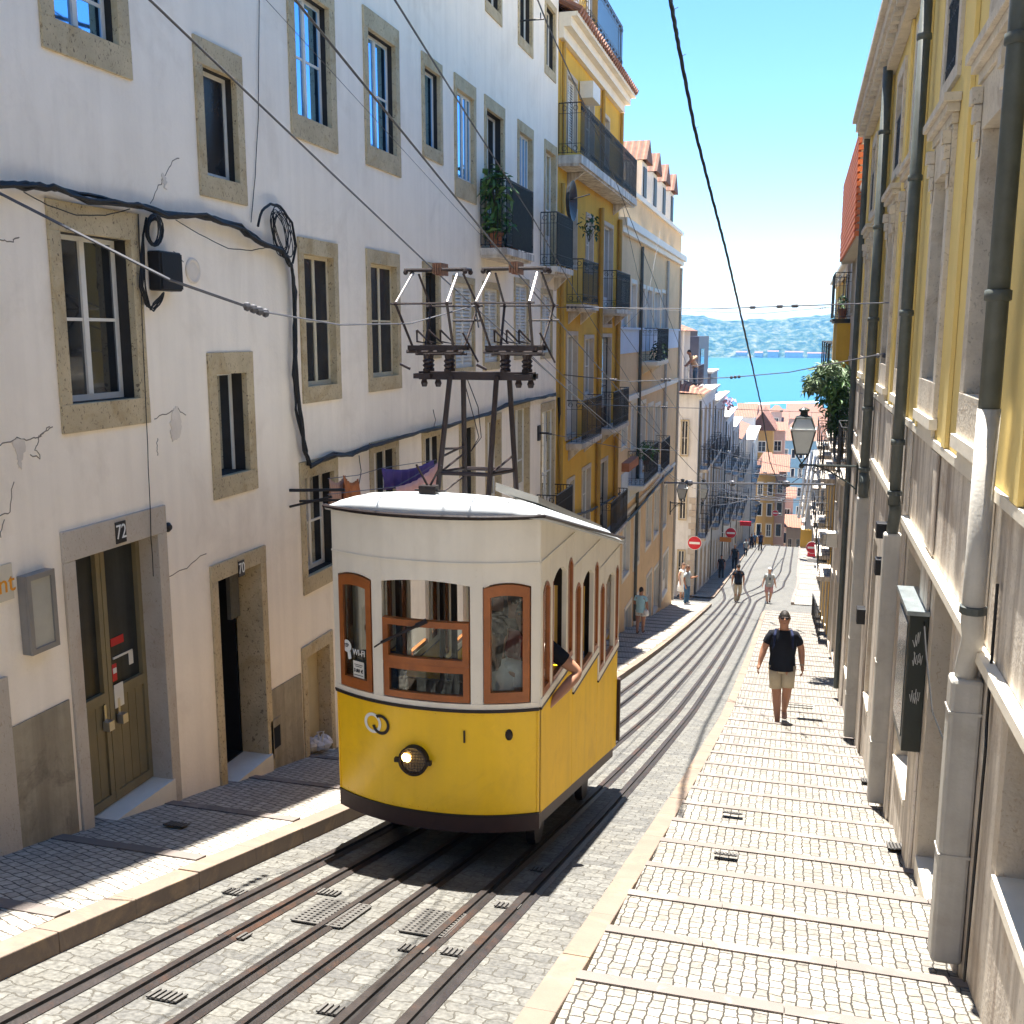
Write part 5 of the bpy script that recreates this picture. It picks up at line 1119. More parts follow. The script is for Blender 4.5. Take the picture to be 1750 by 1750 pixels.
# headlamp, emblem, number, socket
def front_disc(s, z, r, d0, d1, name, m_, parent, n=28, ring=None):
    c = fp(s, z, 0); b = MB(); pr_ = [(r,d0),(r,d1),(r*.96,d1+.006)]
    if ring: pr_ = [(r,d0),(r,d1),(ring,d1),(ring,d0)]
    b.lathe(c, [(a, -h) for a, h in pr_], n, 0, 'y'); return b.build(name, m_, parent)
hl = front_disc(-.11, .795, .105, -.01, .03, 'headlamp', m_tk, T)
o = front_disc(-.11, .795, .088, .031, .034, 'reflector', mat('lamp_reflector', (.20,.15,.10), .2, .4, 9, .3, metal=.6), hl)
c = fp(-.175, .815, .05); b = MB(); b.ball(c, .034, 1, .35, 1, 10); b.build('bulb', emis('lamp_bulb', (1,.62,.18), 5), hl)
b = MB(); c = fp(-.11, .795, .062)
for k in range(-4, 5):
    o_ = k*.021; h = math.sqrt(max(0, .098**2-o_**2)); b.tube([c+Vector((o_,0,-h)), c+Vector((o_,-.02,0)), c+Vector((o_,0,h))], .0022, 4); b.tube([c+Vector((-h,0,o_)), c+Vector((0,-.02,o_)), c+Vector((h,0,o_))], .0022, 4)
b.tube([c+Vector((.10*math.cos(t),.01,.10*math.sin(t))) for t in [2*PI*k/28 for k in range(29)]], .009, 6); b.box(c.x-.135,c.x-.10,c.y,c.y+.03,c.z-.015,c.z+.015); b.box(c.x+.10,c.x+.135,c.y,c.y+.03,c.z-.015,c.z+.015)
b.build('wire_guard', m_tk, hl)
for s, m_, nm in ((-.55, m_num, 'cream_ring'), (-.46, m_tk, 'black_ring')):
    c = fp(s, 1.005, 0); b = MB(); n = 32; tang = (fp(s+.05,1)-fp(s-.05,1)).normalized(); nr = tang.cross(Vector((0,0,1))); k0 = .004 if s < -.5 else .0062
    for k in range(n):
        a0, a1 = 2*PI*k/n, 2*PI*(k+1)/n
        if nm == 'black_ring' and 2.1 < a0 < 3.3: continue
        P = lambda r, a: c+tang*r*math.cos(a)+Vector((0,0,r*math.sin(a)))+nr*k0
        b.add([P(.052,a0), P(.052,a1), P(.075,a1), P(.075,a0)], [(0,1,2,3)])
    b.build('emblem', m_, T)
place_text('1', .13, m_tk, fp(.36, .985, .003)+Vector((0,-.006,0)), fp(.4,1)-fp(.3,1), (0,0,1), T, 'number', 1.0)
b = MB(); c = fp(.745, 1.0, .0); b.ball(c, .036, .8, .6, 1.15, 10); b.build('socket', m_tk, T)
b = MB()
for s, z in [(-.88,1.09),(-.70,1.07)]+[(-.97+.97*2*i/22,1.14) for i in range(23)]+[(-.97+.97*2*i/22,.435) for i in range(23)]: b.ball(fp(s,z,.0), .0055, 1, .5, 1, 6)
b.build('rivet', m_ty, T)
b = MB(); b.tube([fp(.985,.42,.004), fp(.985,1.16,.004)], .006, 5); b.tube([fp(-.985,.42,.004), fp(-.985,1.16,.004)], .006, 5); b.build('corner_bead', m_ty, T)
b = MB()
for s in (-.965,-.475,.475,.965):
    for z in (1.24,1.28,2.08,2.12,2.16): b.ball(fp(s,z,.008), .005, 1, .5, 1, 5)
b.build('screw_heads', m_tc, T)
# sides in three stepped compartments
CL = TL/3
def side(sg):
    fr = lambda u, v, d=0: Vector((TX+sg*(TW/2+d), TY+u, TG+v))
    yb, cr, wd, gl, tk = MB(), MB(), MB(), MB(), MB()
    for i in range(3):
        a, c = i*CL, (i+1)*CL; st = -i*SLP*CL; z0 = lambda u: .40-SLP*u; zr = lambda u: 2.53-SLP*u; bt = 1.165+st
        def poly(b, pts, d0, d1): n = len(pts); b.add([fr(u,v,d0) for u,v in pts]+[fr(u,v,d1) for u,v in pts], [tuple(range(n)), tuple(reversed(range(n,2*n)))]+[(k,n+k,n+(k+1)%n,(k+1)%n) for k in range(n)])
        poly(yb, [(a+.004,z0(a)),(c-.004,z0(c)),(c-.004,bt),(a+.004,bt)], -.03, .0)
        poly(tk, [(a,bt+.001),(c,bt+.001),(c,bt+.018),(a,bt+.018)], -.03, .014)
        poly(cr, [(a,bt+.02),(c,bt+.02),(c,bt+.075),(a,bt+.075)], -.03, .012)
        wins = [(a+.06,a+.27,1),(a+.35,a+.80,0),(a+.86,a+1.03,1)]
        prev = a; zt_ = 2.04+st; zw = bt+.076
        for (p, q, g) in wins+[(c,c,0)]:
            poly(cr, [(prev,zw),(p,zw),(p,2.2+st),(prev,2.2+st)], -.03, .006)
            if q > p:
                n = 8; h = .07
                for k in range(n):
                    u0, u1 = p+(q-p)*k/n, p+(q-p)*(k+1)/n; f = lambda u: zt_-h+h*(1-((2*(u-p)/(q-p)-1)**2))
                    cr.add([fr(u0,f(u0),-.03),fr(u1,f(u1),-.03),fr(u1,f(u1),.004),fr(u0,f(u0),.004),fr(u0,2.2+st,-.03),fr(u1,2.2+st,-.03),fr(u1,2.2+st,.004),fr(u0,2.2+st,.004)], [(0,1,2,3),(3,2,6,7),(0,4,5,1)])
                    wd.add([fr(u0,f(u0)-.03,-.02),fr(u1,f(u1)-.03,-.02),fr(u1,f(u1)-.03,.008),fr(u0,f(u0)-.03,.008),fr(u0,f(u0)-.002,-.02),fr(u1,f(u1)-.002,-.02),fr(u1,f(u1)-.002,.008),fr(u0,f(u0)-.002,.008)], [(0,1,2,3),(3,2,6,7)]) if g else None
                if g:
                    poly(wd, [(p,zw),(p+.03,zw),(p+.03,zt_-.07),(p,zt_-.07)], -.02, .009); poly(wd, [(q-.03,zw),(q,zw),(q,zt_-.07),(q-.03,zt_-.07)], -.02, .009); poly(wd, [(p+.03,zw),(q-.03,zw),(q-.03,zw+.05),(p+.03,zw+.05)], -.02, .009)
                    poly(gl, [(p+.02,zw+.02),(q-.02,zw+.02),(q-.02,zt_-.04),(p+.02,zt_-.04)], -.012, -.008)
                else:
                    poly(wd, [(p+.03,zw),(q-.03,zw),(q-.03,zw+.035),(p+.03,zw+.035)], -.026, .009); poly(wd, [(p,zw),(p+.012,zw),(p+.012,zt_-.05),(p,zt_-.05)], -.02, .009)
            prev = q
        poly(cr, [(a,2.201+st),(c,2.201+st),(c,zr(c)),(a,zr(a))], -.03, .004)
        poly(cr, [(a,2.201+st),(c,2.201+st),(c,2.212+st),(a,2.212+st)], .0045, .012)
    yb.build('side_panel', m_tys, T); cr.build('side_frame', m_tc, T); tk.build('trim', m_tk, T); o = wd.build('side_window', m_tw, T); gl.build('glass', m_tg, o)
    s_ = MB(); s_.add([fr(0,.28,-.06),fr(TL,.28-SLP*TL,-.06),fr(TL,.28-SLP*TL,-.03),fr(0,.28,-.03),fr(0,.398,-.06),fr(TL,.398-SLP*TL,-.06),fr(TL,.398-SLP*TL,-.03),fr(0,.398,-.03)], [(3,2,1,0),(4,5,6,7),(0,1,5,4),(2,3,7,6)]); s_.build('skirt', m_sk, T)
side(1); side(-1)
# rear wall, floor, seats, roof
b = MB(); ry = TY+TL; rz = -SLP*TL
b.box(TX-TW/2+.03, TX+TW/2-.03, ry-.03, ry, TG+.40+rz, TG+1.2+rz); b.build('rear_panel', m_ty, T)
b = MB()
for s0, s1 in ((-1,-.93),(-.53,-.45),(.45,.53),(.93,1)): b.box(TX+s0*(TW/2-.03), TX+s1*(TW/2-.03), ry-.03, ry, TG+1.2+rz, TG+2.1+rz)
b.box(TX-TW/2+.03, TX+TW/2-.03, ry-.03, ry, TG+2.1+rz, TG+2.53+rz); b.build('rear_frame', m_tc, T)
b = MB()
b.hexa([(TX-TW/2+.035,TY+.01,TG+.43),(TX+TW/2-.035,TY+.01,TG+.43),(TX+TW/2-.03,ry-.03,TG+.43+rz),(TX-TW/2+.03,ry-.03,TG+.43+rz),(TX-TW/2+.035,TY+.01,TG+.46),(TX+TW/2-.035,TY+.01,TG+.46),(TX+TW/2-.03,ry-.03,TG+.46+rz),(TX-TW/2+.03,ry-.03,TG+.46+rz)])
for i in (1, 2):
    st = -i*SLP*CL; y = TY+i*CL
    b.box(TX-TW/2+.035, TX+TW/2-.035, y-.02, y+.02, TG+.44+st, TG+1.18+st); 
    for x in (-.70,-.22,.22,.66): b.box(TX+x-.02, TX+x+.02, y-.02, y+.02, TG+1.18+st, TG+2.2+st)
    b.box(TX-TW/2+.035, TX+TW/2-.035, y-.021, y+.021, TG+2.05+st, TG+2.27+st)
for i in range(3):
    st = -i*SLP*CL; y = TY+i*CL
    b.box(TX-TW/2+.04, TX+TW/2-.04, y+.7, y+.98, TG+.46+st, TG+.82+st)
b.build('interior', m_in, T)
b = MB(); N, Mn = 16, 26; half = TW/2+.035
rows = []
for j in range(Mn+1):
    t = j/Mn
    for i in range(N+1):
        s = -1+2*i/N; y0 = TY-BUL*(1-abs(s)**2.2)-.045; y1 = ry+.06; y = y0+(y1-y0)*(t**1.35); dist = min(y-y0, y1-y)
        k = min(1, dist/.55); k = math.sqrt(max(0, 1-(1-k)**2)); ed = math.sqrt(max(0, 1-min(1, abs(s))**3.2))
        b.v.append(Vector((TX+s*half, y, TG+2.535-SLP*max(0,(y-TY+.1))+.16*k*ed)))
for j in range(Mn):
    for i in range(N): k = j*(N+1)+i; b.f.append([k,k+1,k+N+2,k+N+1]); b.m.append(0)
rf = b.build('roof', m_roofp, T, smooth=True); s_ = rf.modifiers.new('t','SOLIDIFY'); s_.thickness = .02; s_.offset = -1
b = MB(); b.tube([(TX-half,ry+.06,TG+2.535-SLP*TL)]+[Vector((TX-half, TY-.045, TG+2.535))]+[Vector((TX+half*s, TY-BUL*(1-abs(s)**2.2)-.05, TG+2.53)) for s in [-1+2*i/24 for i in range(25)]]+[(TX+half,ry+.06,TG+2.535-SLP*TL)], .013, 6); b.build('roof_gutter', m_tk, rf)
m_seam = mat('roof_seam', (.26,.26,.25), .6, .1, 4, 0)
for s in (-.62, .05, .68):
    b = MB(); pts = []
    for j in range(3, 12):
        y = TY-.2+j*.06-.16*0; k = min(1, max(0.0,(y-(TY-BUL*(1-abs(s)**2.2)-.045)))/.55); k = math.sqrt(max(0,1-(1-k)**2)); pts.append((TX+s*half, y, TG+2.537-SLP*max(0,y-TY+.1)+.16*k*math.sqrt(1-abs(s)**3.2)))
    b.tube(pts, .0035, 4); b.build('roof_seam', m_seam, rf)
b = MB(); b.hexa([(TX+.30,TY+.5,TG+2.60),(TX+.62,TY+.5,TG+2.52),(TX+.62,ry-.2,TG+1.86),(TX+.30,ry-.2,TG+1.95),(TX+.30,TY+.5,TG+2.66),(TX+.62,TY+.5,TG+2.57),(TX+.62,ry-.2,TG+1.90),(TX+.30,ry-.2,TG+2.0)]); b.build('roof_board', m_gm, rf)
c = Vector((TX-.02, TY-.02, TG+2.68)); b = MB(); b.box(c.x-.06,c.x+.06,c.y-.04,c.y+.04,c.z-.03,c.z+.02); b.tube([c, c+Vector((-.09,0,.16))], .008, 5); b.tube([c, c+Vector((.09,0,.16))], .008, 5); b.box(c.x-.10,c.x+.12,c.y-.01,c.y+.01,c.z-.02,c.z-.01); b.build('horn', m_tk, rf)
# underframe
b = MB(); b.hexa([(TX-.5,TY+.3,TG+.08),(TX+.5,TY+.3,TG+.08),(TX+.5,ry-.1,TG+.17+rz),(TX-.5,ry-.1,TG+.17+rz),(TX-.5,TY+.3,TG+.22),(TX+.5,TY+.3,TG+.22),(TX+.6,ry-.1,TG+.3+rz),(TX-.6,ry-.1,TG+.3+rz)]); o = b.build('underframe', m_tk, T)
for y in (.7, 2.5):
    for x in (-.60, .52): b = MB(); b.lathe((TX+x, TY+y, prof(TY+y)+.17), [(.16,0),(.16,.07)], 18, 0, 'x'); b.build('wheel', m_rail, o)
b = MB(); b.box(TX+TW/2-.05, TX+TW/2+.03, ry+.005, ry+.06, TG+.45+rz, TG+1.1+rz); b.build('rear_lamp', m_sk, T)
# pantograph tower
PY = 7.95; cxT = -2.50; zb = TG+2.30; zt_ = -.34
m_pt = mat('brown_black_steel', (.030,.020,.020), .5, .3, 8, .2, 50)
b = MB()
lo = [(-2.80,PY-.18),(-2.68,PY+.22),(-2.36,PY-.18),(-2.22,PY+.22)]; hi = [(-2.70,PY-.08),(-2.64,PY+.08),(-2.31,PY-.08),(-2.25,PY+.08)]
for (x, y), (X_, Y_) in zip(lo, hi): b.tube([(x,y,zb),(X_,Y_,zt_)], .022, 6)
P = lambda i, t: Vector((lo[i][0]+(hi[i][0]-lo[i][0])*t, lo[i][1]+(hi[i][1]-lo[i][1])*t, zb+(zt_-zb)*t))
for t in (.28,): b.tube([P(0,t),P(1,t),P(3,t),P(2,t),P(0,t)], .018, 6)
b.tube([P(0,.28),P(1,.40)], .01, 5); b.tube([P(2,.28),P(3,.40)], .01, 5); b.tube([P(0,.46),P(1,.44)], .01, 5); b.tube([P(0,.40),P(1,.46)], .01, 5)
b.tube([P(0,.28),P(0,.10),P(1,.22)], .008, 5)
b.box(-2.98,-2.02, PY-.05, PY+.05, zt_-.03, zt_+.035); b.box(-3.0,-2.86,PY-.12,PY+.12,zt_-.02,zt_+.02); b.box(-2.16,-2.02,PY-.12,PY+.12,zt_-.02,zt_+.02)
for x in (-2.95,-2.83,-2.15,-2.05): b.lathe((x,PY,zt_-.09), [(.02,0),(.03,.03),(.02,.06)], 8)
for q in range(2): b.tube([Vector((-2.62+q*.03,PY,zt_)), Vector((-2.55+q*.06,PY,zt_-.25)), Vector((-2.50+q*.02,PY+.05,zt_-.5)), Vector((-2.56,PY,zt_-.62))], .004, 4)
ot = b.build('pantograph_tower', m_pt, T)
def panto(cx, wx):
    b = MB(); z0 = zt_+.035; top = .50
    for dx in (-.09, .09):
        for dy in (-.05,.05): b.lathe((cx+dx,PY+dy,z0), [(.030,0),(.030,.02),(.020,.03),(.034,.05),(.020,.065),(.034,.085),(.02,.10),(.03,.14)], 10)
    b.tube([(cx-.22,PY-.08,z0+.02),(cx-.30,PY-.1,z0+.06)], .012, 5)
    zf = z0+.19
    b.box(cx-.21,cx+.21,PY-.16,PY-.12,zf-.02,zf+.02); b.box(cx-.21,cx+.21,PY+.12,PY+.16,zf-.02,zf+.02); b.box(cx-.20,cx-.16,PY-.12,PY+.12,zf-.015,zf+.015); b.box(cx+.16,cx+.20,PY-.12,PY+.12,zf-.015,zf+.015)
    b.tube([(cx-.24,PY-.1,zf-.03),(cx+.24,PY-.1,zf-.03)], .016, 6); b.tube([(cx-.22,PY+.05,zf-.05),(cx+.22,PY+.05,zf-.05)], .014, 6)
    for k in (-.10,.0,.10): b.tube([(cx+k-.05,PY-.1,zf+.14),(cx+k+.04,PY-.02,zf+.03),(cx+k-.05,PY-.1,zf+.05),(cx+k-.05,PY-.1,zf+.14)], .009, 5)
    zm = z0+.19+.34; tx = wx
    for sy in (-1, 1):
        ym = PY+sy*.40; yb_ = PY+sy*.14; yt = PY+sy*.07
        off = 0
        for sx in (-1, 1):
            b.tube([(cx+sx*.17,yb_,zf),(cx+sx*.21,ym,zm)], .011, 6); b.tube([(cx+sx*.21,ym,zm),(cx+sx*.19,yt,top-.03)], .010, 6, 1 if sy < 0 else 0)
            b.ball((cx+sx*.21,ym,zm), .018, n=6)
        b.tube([(cx-.25,ym,zm),(cx+.25,ym,zm)], .009, 6)
        b.tube([(cx-.26,yt,top),(cx+.26,yt,top)], .012, 6); b.ball((cx-.25,yt,top-.02), .022, n=6); b.ball((cx+.25,yt,top-.02), .022, n=6)
    for sx in (-1,1): b.tube([(cx+sx*.25,PY-.07,top),(cx+sx*.25,PY+.07,top)], .012, 6)
    b.tube([(cx+.16,PY+.13,zf+.12),(cx+.27,PY+.2,zf-.12)], .009, 5); b.tube([(cx+.02,PY+.3,zf+.22),(cx+.28,PY+.3,zf+.22)], .01, 5)
    o = b.build('pantograph', [m_pt, mat('bare_steel', (.45,.42,.41), .35, .2, 9, 0, metal=.7)], T)
    b = MB()
    for k in range(4): x = tx-.03+k*.02; b.box(x-.006,x+.006,PY-.09,PY+.09,top-.035-.01*(k%2),top+.05)
    b.build('contact_shoe', mat('copper_shoe', (.30,.16,.10), .5, .3, 9, 0, metal=.5), o)
panto(-2.82, -2.80); panto(-2.17, -2.17)

# ------------------------------------------------------------ people
m_skin = mat('tanned_skin', (.36,.18,.11), .55, .08, 6, .05, 40, spec=.35)
m_skin2 = mat('light_skin', (.46,.27,.19), .55, .08, 6, .05, 40)
m_hair = mat('dark_hair', (.018,.013,.010), .6, .4, 30, .5, 120); m_hairb = mat('brown_hair', (.09,.05,.03), .6, .4, 30, .5, 120)
def fabric(n, c): return mat(n, c, .9, .12, 8, .25, 45, spec=.15)
def skin(name, pts, edges, mats, parent, sub=2, smooth=True):
    """pts: list of (x,y,z,r) or (x,y,z,rx,ry); grows one continuous skin over the edges"""
    me = bpy.data.meshes.new(name); me.from_pydata([p[:3] for p in pts], edges, []); o = bpy.data.objects.new(name, me); sc.collection.objects.link(o)
    md = o.modifiers.new('s', 'SKIN'); md.branch_smoothing = .6; md.use_smooth_shade = smooth
    if not me.skin_vertices: me.attributes
    for i, p in enumerate(pts):
        v = me.skin_vertices[0].data[i]; v.radius = (p[3], p[4] if len(p) > 4 else p[3]); v.use_root = (i == 0)
    s = o.modifiers.new('u', 'SUBSURF'); s.levels = sub; s.render_levels = sub
    bpy.context.view_layer.update(); dg = bpy.context.evaluated_depsgraph_get()
    m2 = bpy.data.meshes.new_from_object(o.evaluated_get(dg)); m2.materials.clear(); m2.materials.append(mats); bpy.data.objects.remove(o); m2.polygons.foreach_set('use_smooth', [smooth]*len(m2.polygons))
    o = bpy.data.objects.new(name, m2); sc.collection.objects.link(o); o.parent = parent
    return o
STAND = dict(hl=(.10,0,.93), kl=(.11,-.02,.50), al=(.11,.02,.09), hr=(-.10,0,.93), kr=(-.11,-.02,.50), ar=(-.11,.02,.09),
             sl=(.178,0,1.405), el=(.25,.02,1.16), wl=(.26,-.06,.90), sr=(-.178,0,1.405), er=(-.25,.02,1.16), wr=(-.26,-.06,.90), lean=0, head=(0,-.02,1.64))
def person(loc, yaw, label, pose=None, H=1.78, top=None, bottom=None, bl='shorts', skinm=None, hair=m_hair, hairlen=0, sleeve=.55, shoes=None, fingers=False, extras=None, build=1.0, group=None, dress=None, glasses=False, cap=None):
    """faces -Y before turning; left side is +x"""
    P = dict(STAND); P.update(pose or {}); sm = skinm or m_skin; V = Vector; k = build
    t = thing('person', loc, label, 'person', group)
    g = {n: V(P[n]) for n in P if n != 'lean'}; ln = P['lean']
    ch = V((0, -ln*.6, 1.30)); ab = V((0, -ln*.25, 1.08)); pel = V((0, 0, .95)); nk = V((0, -ln*.85, 1.50)); hd = g['head']; hd2 = hd+V((0,-.015,.09)); 
    pts = [(*pel,.15*k,.11*k), (*ab,.135*k,.10*k), (*ch,.16*k,.115*k), (*nk,.06,.06), (*((nk+hd)/2),.052,.055), (*hd,.078,.095), (*hd2,.072,.09)]
    ed = [(0,1),(1,2),(2,3),(3,4),(4,5),(5,6)]
    def chain(start, lst):
        pr = start
        for q in lst: pts.append(q); ed.append((pr, len(pts)-1)); pr = len(pts)-1
        return pr
    for s, sg in (('l',1),('r',-1)):
        h, kn, an = g['h'+s], g['k'+s], g['a'+s]; toe = an+V((0,-.14,-.045)) if 'toe'+s not in g else g['toe'+s]; heel = an+V((0,.0,-.045))
        chain(0, [(*h,.095*k), (*(h*.5+kn*.5),.078*k), (*kn,.056*k), (*(kn*.62+an*.38+V((0,.02,0))),.054*k), (*an,.034), (*heel,.036,.036), (*toe,.034,.026)])
        s_, e_, w_ = g['s'+s], g['e'+s], g['w'+s]; d = (w_-e_).normalized(); palm = w_+d*.05; 
        end = chain(2, [(*s_,.062*k), (*(s_*.5+e_*.5),.050*k), (*e_,.041*k), (*(e_*.6+w_*.4),.040*k), (*w_,.026,.026), (*palm,.036,.022), (*(w_+d*.10),.034,.018)])
        if not fingers: chain(end, [(*(w_+d*.16+V((0,-.01,0))),.022,.016)])
    pts = [(p[0],p[1],p[2],p[3]*(1.22 if j_ > 2 else .9),(p[4] if len(p) > 4 else p[3])*(1.22 if j_ > 2 else .85)) for j_, p in enumerate(pts)]
    bo = skin('body', pts, ed, sm, t); HC = hd+V((0,-.01,.03))
    import bmesh
    bm = bmesh.new(); bm.from_mesh(bo.data); r_ = bmesh.ops.create_uvsphere(bm, u_segments=14, v_segments=10, radius=1)
    for v in r_['verts']:
        f = 1-.22*max(0,-v.co.z)**1.5; v.co = HC+V((v.co.x*.077*f, v.co.y*.096*f-(.012 if v.co.z < 0 else 0), v.co.z*.118))
    bm.to_mesh(bo.data); bm.free(); bo.data.polygons.foreach_set('use_smooth', [True]*len(bo.data.polygons)); hd = HC
    if fingers:
        for s, sg in (('l',1),('r',-1)):
            e_, w_ = g['e'+s], g['w'+s]; d = (w_-e_).normalized(); side = V((0,-1,0)); side = (side-d*side.dot(d)).normalized(); inn = V((-sg,0,0))
            for q, ln_ in ((-.028,.060),(-.010,.075),(.009,.070),(.026,.055)):
                a = w_+d*.085-side*q; p2 = [(*a,.0095), (*(a+d*ln_*.5+inn*.004),.009), (*(a+d*ln_*.85+inn*.018),.0085), (*(a+d*ln_*1.1+inn*.036),.0075)]
                skin('finger', p2, [(0,1),(1,2),(2,3)], sm, t, 1)
            a = w_+d*.03+side*.022; skin('thumb', [(*a,.011), (*(a+side*.022+d*.02),.0105), (*(a+side*.026+d*.055),.009)], [(0,1),(1,2)], sm, t, 1)
    # face: nose, ears, eyes, mouth
    b = MB(); fy = hd.y-.098
    b.ball((0,fy-.004,hd.z+.01), .016, .8, 1.2, 1.5, 6); b.ball((.083,hd.y,hd.z+.015), .02, .5, 1, 1.5, 6); b.ball((-.083,hd.y,hd.z+.015), .02, .5, 1, 1.5, 6); b.build('nose_and_ears', sm, t, world=False, smooth=True)
    b = MB(); b.ball((.032,fy+.008,hd.z+.035), .011, n=6); b.ball((-.032,fy+.008,hd.z+.035), .011, n=6); b.ball((0,fy+.010,hd.z-.045), .022, 1, .4, .3, 6); b.build('eyes_and_mouth', m_tk, t, world=False)
    if glasses:
        b = MB(); b.ball((.034,fy+.002,hd.z+.035), .026, 1.1, .35, .75, 8); b.ball((-.034,fy+.002,hd.z+.035), .026, 1.1, .35, .75, 8); b.tube([(-.085,hd.y,hd.z+.045),(-.06,fy+.01,hd.z+.045),(.06,fy+.01,hd.z+.045),(.085,hd.y,hd.z+.045)], .005, 5); b.build('sunglasses', m_tk, t, world=False, smooth=True)
    hb = MB(); n = 14; rows = 9
    hm = cap or hair
    for j in range(rows+1):
        for i in range(n):
            a = 2*PI*i/n; back = (math.sin(a)+1)/2; low = (.055-.125*back) if not cap else .05; th = (j/rows)*(PI*.5+math.asin(max(-1,min(1,-low/.13))))
            zz = hd.z+.008+.125*math.cos(th); r = math.sin(th); jit = 1+rnd.uniform(-.02,.02)
            hb.v.append(Vector((hd.x+.084*r*math.cos(a)*jit, hd.y+.008+.106*r*math.sin(a)*jit, zz)))
    for j in range(rows):
        for i in range(n): hb.f.append([j*n+i,j*n+(i+1)%n,(j+1)*n+(i+1)%n,(j+1)*n+i]); hb.m.append(0)
    hb.build('hair' if not cap else 'cap', hm, t, world=False, smooth=True)
    if hairlen: skin('long_hair', [(hd.x,hd.y+.06,hd.z+.05,.09,.07),(hd.x,hd.y+.10,hd.z-.08,.085,.05),(hd.x,hd.y+.11,hd.z-.08-hairlen,.05,.03)], [(0,1),(1,2)], hair, t, 1)
    if top:
        b = MB(); R2 = lambda c, rx, ry: (c, (rx*k, ry*k)); hem = pel+V((0,0,-.10))
        sec = [R2(hem,.192,.152), R2(pel+V((0,0,.02)),.180,.142), R2(ab,.172,.128), R2(ab*.45+ch*.55,.188,.134), R2(ch+V((0,0,.04)),.190,.132), R2(ch+V((0,-.005,.10)),.168,.112), R2(nk-V((0,0,.05)),.112,.088), R2(nk-V((0,0,.012)),.082,.078)]
        b.limb([c for c, r in sec], [r for c, r in sec], 18, cap=False)
        for s in 'lr':
            s_, e_ = g['s'+s], g['e'+s]; q = [s_*.80+V((0,0,.29)), s_+V((0,0,-.005)), s_+(e_-s_)*sleeve*.5, s_+(e_-s_)*sleeve]; q[0] = V((s_.x*.35, s_.y, s_.z+.012)); b.limb(q, [.070*k,.073*k,.069*k,.066*k], 12, cap=False)
        b.build('shirt', top, t, world=False, smooth=True)
    if bottom:
        b = MB(); b.limb([pel+V((0,0,.08)), pel+V((0,0,.0)), pel-V((0,0,.07)), pel-V((0,0,.14))], [(.168*k,.124*k),(.176*k,.132*k),(.18*k,.138*k),(.13*k,.11*k)], 18)
        for s in 'lr':
            h, kn, an = g['h'+s]-V((0,0,.02)), g['k'+s], g['a'+s]; f = {'shorts':.86, 'short':.5, 'trousers':1}[bl]; m_ = h+(kn-h)*f
            q = [h, h*.5+m_*.5, m_]; r = [.102*k,.096*k,(.094 if f < 1 else .078)*k]
            if f == 1: q += [kn*.5+an*.5, an+V((0,0,-.02))]; r += [.072*k,.066*k]
            b.limb(q, r, 12)
        b.build('trousers' if bl == 'trousers' else 'shorts', bottom, t, world=False, smooth=True)
    if dress:
        b = MB(); b.lathe((0,0,0), [(.27,.42),(.24,.65),(.185,.95),(.15,1.12),(.185,1.30),(.17,1.42),(.08,1.49)], 16); b.build('dress', dress, t, world=False, smooth=True)
    if shoes:
        for s in 'lr':
            an = g['a'+s]; toe = g['toe'+s] if 'toe'+s in g else an+V((0,-.14,-.045)); skin('shoe', [(*(an+V((0,.03,-.035))),.045,.045), (*((an+toe)/2+V((0,0,-.02))),.046,.040), (*(toe+V((0,-.02,0))),.042,.030)], [(0,1),(1,2)], shoes, t, 1)
    if extras: extras(t, g, P)
    t.rotation_euler = (0,0,yaw); s = H/1.78; t.scale = (s,s,s)
    return t
m_black = fabric('black_shirt', (.012,.013,.018)); m_khaki = fabric('khaki_cloth', (.42,.36,.26)); m_teal = fabric('teal_cloth', (.12,.34,.38)); m_wcl = fabric('white_cloth', (.68,.67,.64)); m_jean = fabric('denim', (.05,.11,.19)); m_greyc = fabric('grey_cloth', (.30,.33,.33)); m_pk = fabric('pinkish_cloth', (.42,.22,.22)); m_dk = fabric('dark_cloth', (.02,.02,.024)); m_navy = fabric('navy_cloth', (.015,.02,.05)); m_redc = fabric('dark_red_cloth', (.30,.03,.03)); m_tan = fabric('tan_leather', (.42,.30,.20)); m_shoe = fabric('pale_shoes', (.40,.26,.20)); m_lblue = fabric('light_blue_cloth', (.35,.58,.66))
def at_px(px, py, h=.0): return onS(px, py, h)
def hgt(px, pyf, pyh, h=.07):
    c = onS(px, pyf, h); return c, ray(px, pyh).z/ray(px, pyh).y*c.y-c.z
def man_extras(t, g, P):
    for sg in (1,-1): skin('backpack_strap', [(sg*.11,-.02,1.485,.022,.01),(sg*.13,-.135,1.42,.022,.01),(sg*.135,-.15,1.28,.020,.009),(sg*.15,-.10,1.16,.018,.009)], [(0,1),(1,2),(2,3)], m_navy, t, 1)
    b = MB(); w_ = g['wl']; b.lathe(w_-Vector((0,0,.0)), [(.031,0),(.033,.004),(.033,.022),(.031,.026)], 12); b.build('watch', m_gm, t, world=False)
    skin('backpack', [(0,.15,1.40,.12,.05),(0,.19,1.25,.14,.07),(0,.16,1.08,.12,.06)], [(0,1),(1,2)], m_navy, t, 1)
c, hh = hgt(1332, 1230, 1038); print('man', c, hh)
walk = dict(hl=(.10,0,.93), kl=(.085,-.10,.53), al=(.07,.12,.155), toel=(.075,.0,.06), hr=(-.10,0,.93), kr=(-.065,-.07,.50), ar=(-.04,-.19,.09),
            el=(.275,.06,1.18), wl=(.295,-.02,.93), er=(-.275,-.02,1.17), wr=(-.335,-.10,.94), lean=.06, head=(0,-.10,1.635), sl=(.172,-.03,1.395), sr=(-.172,-.03,1.395))
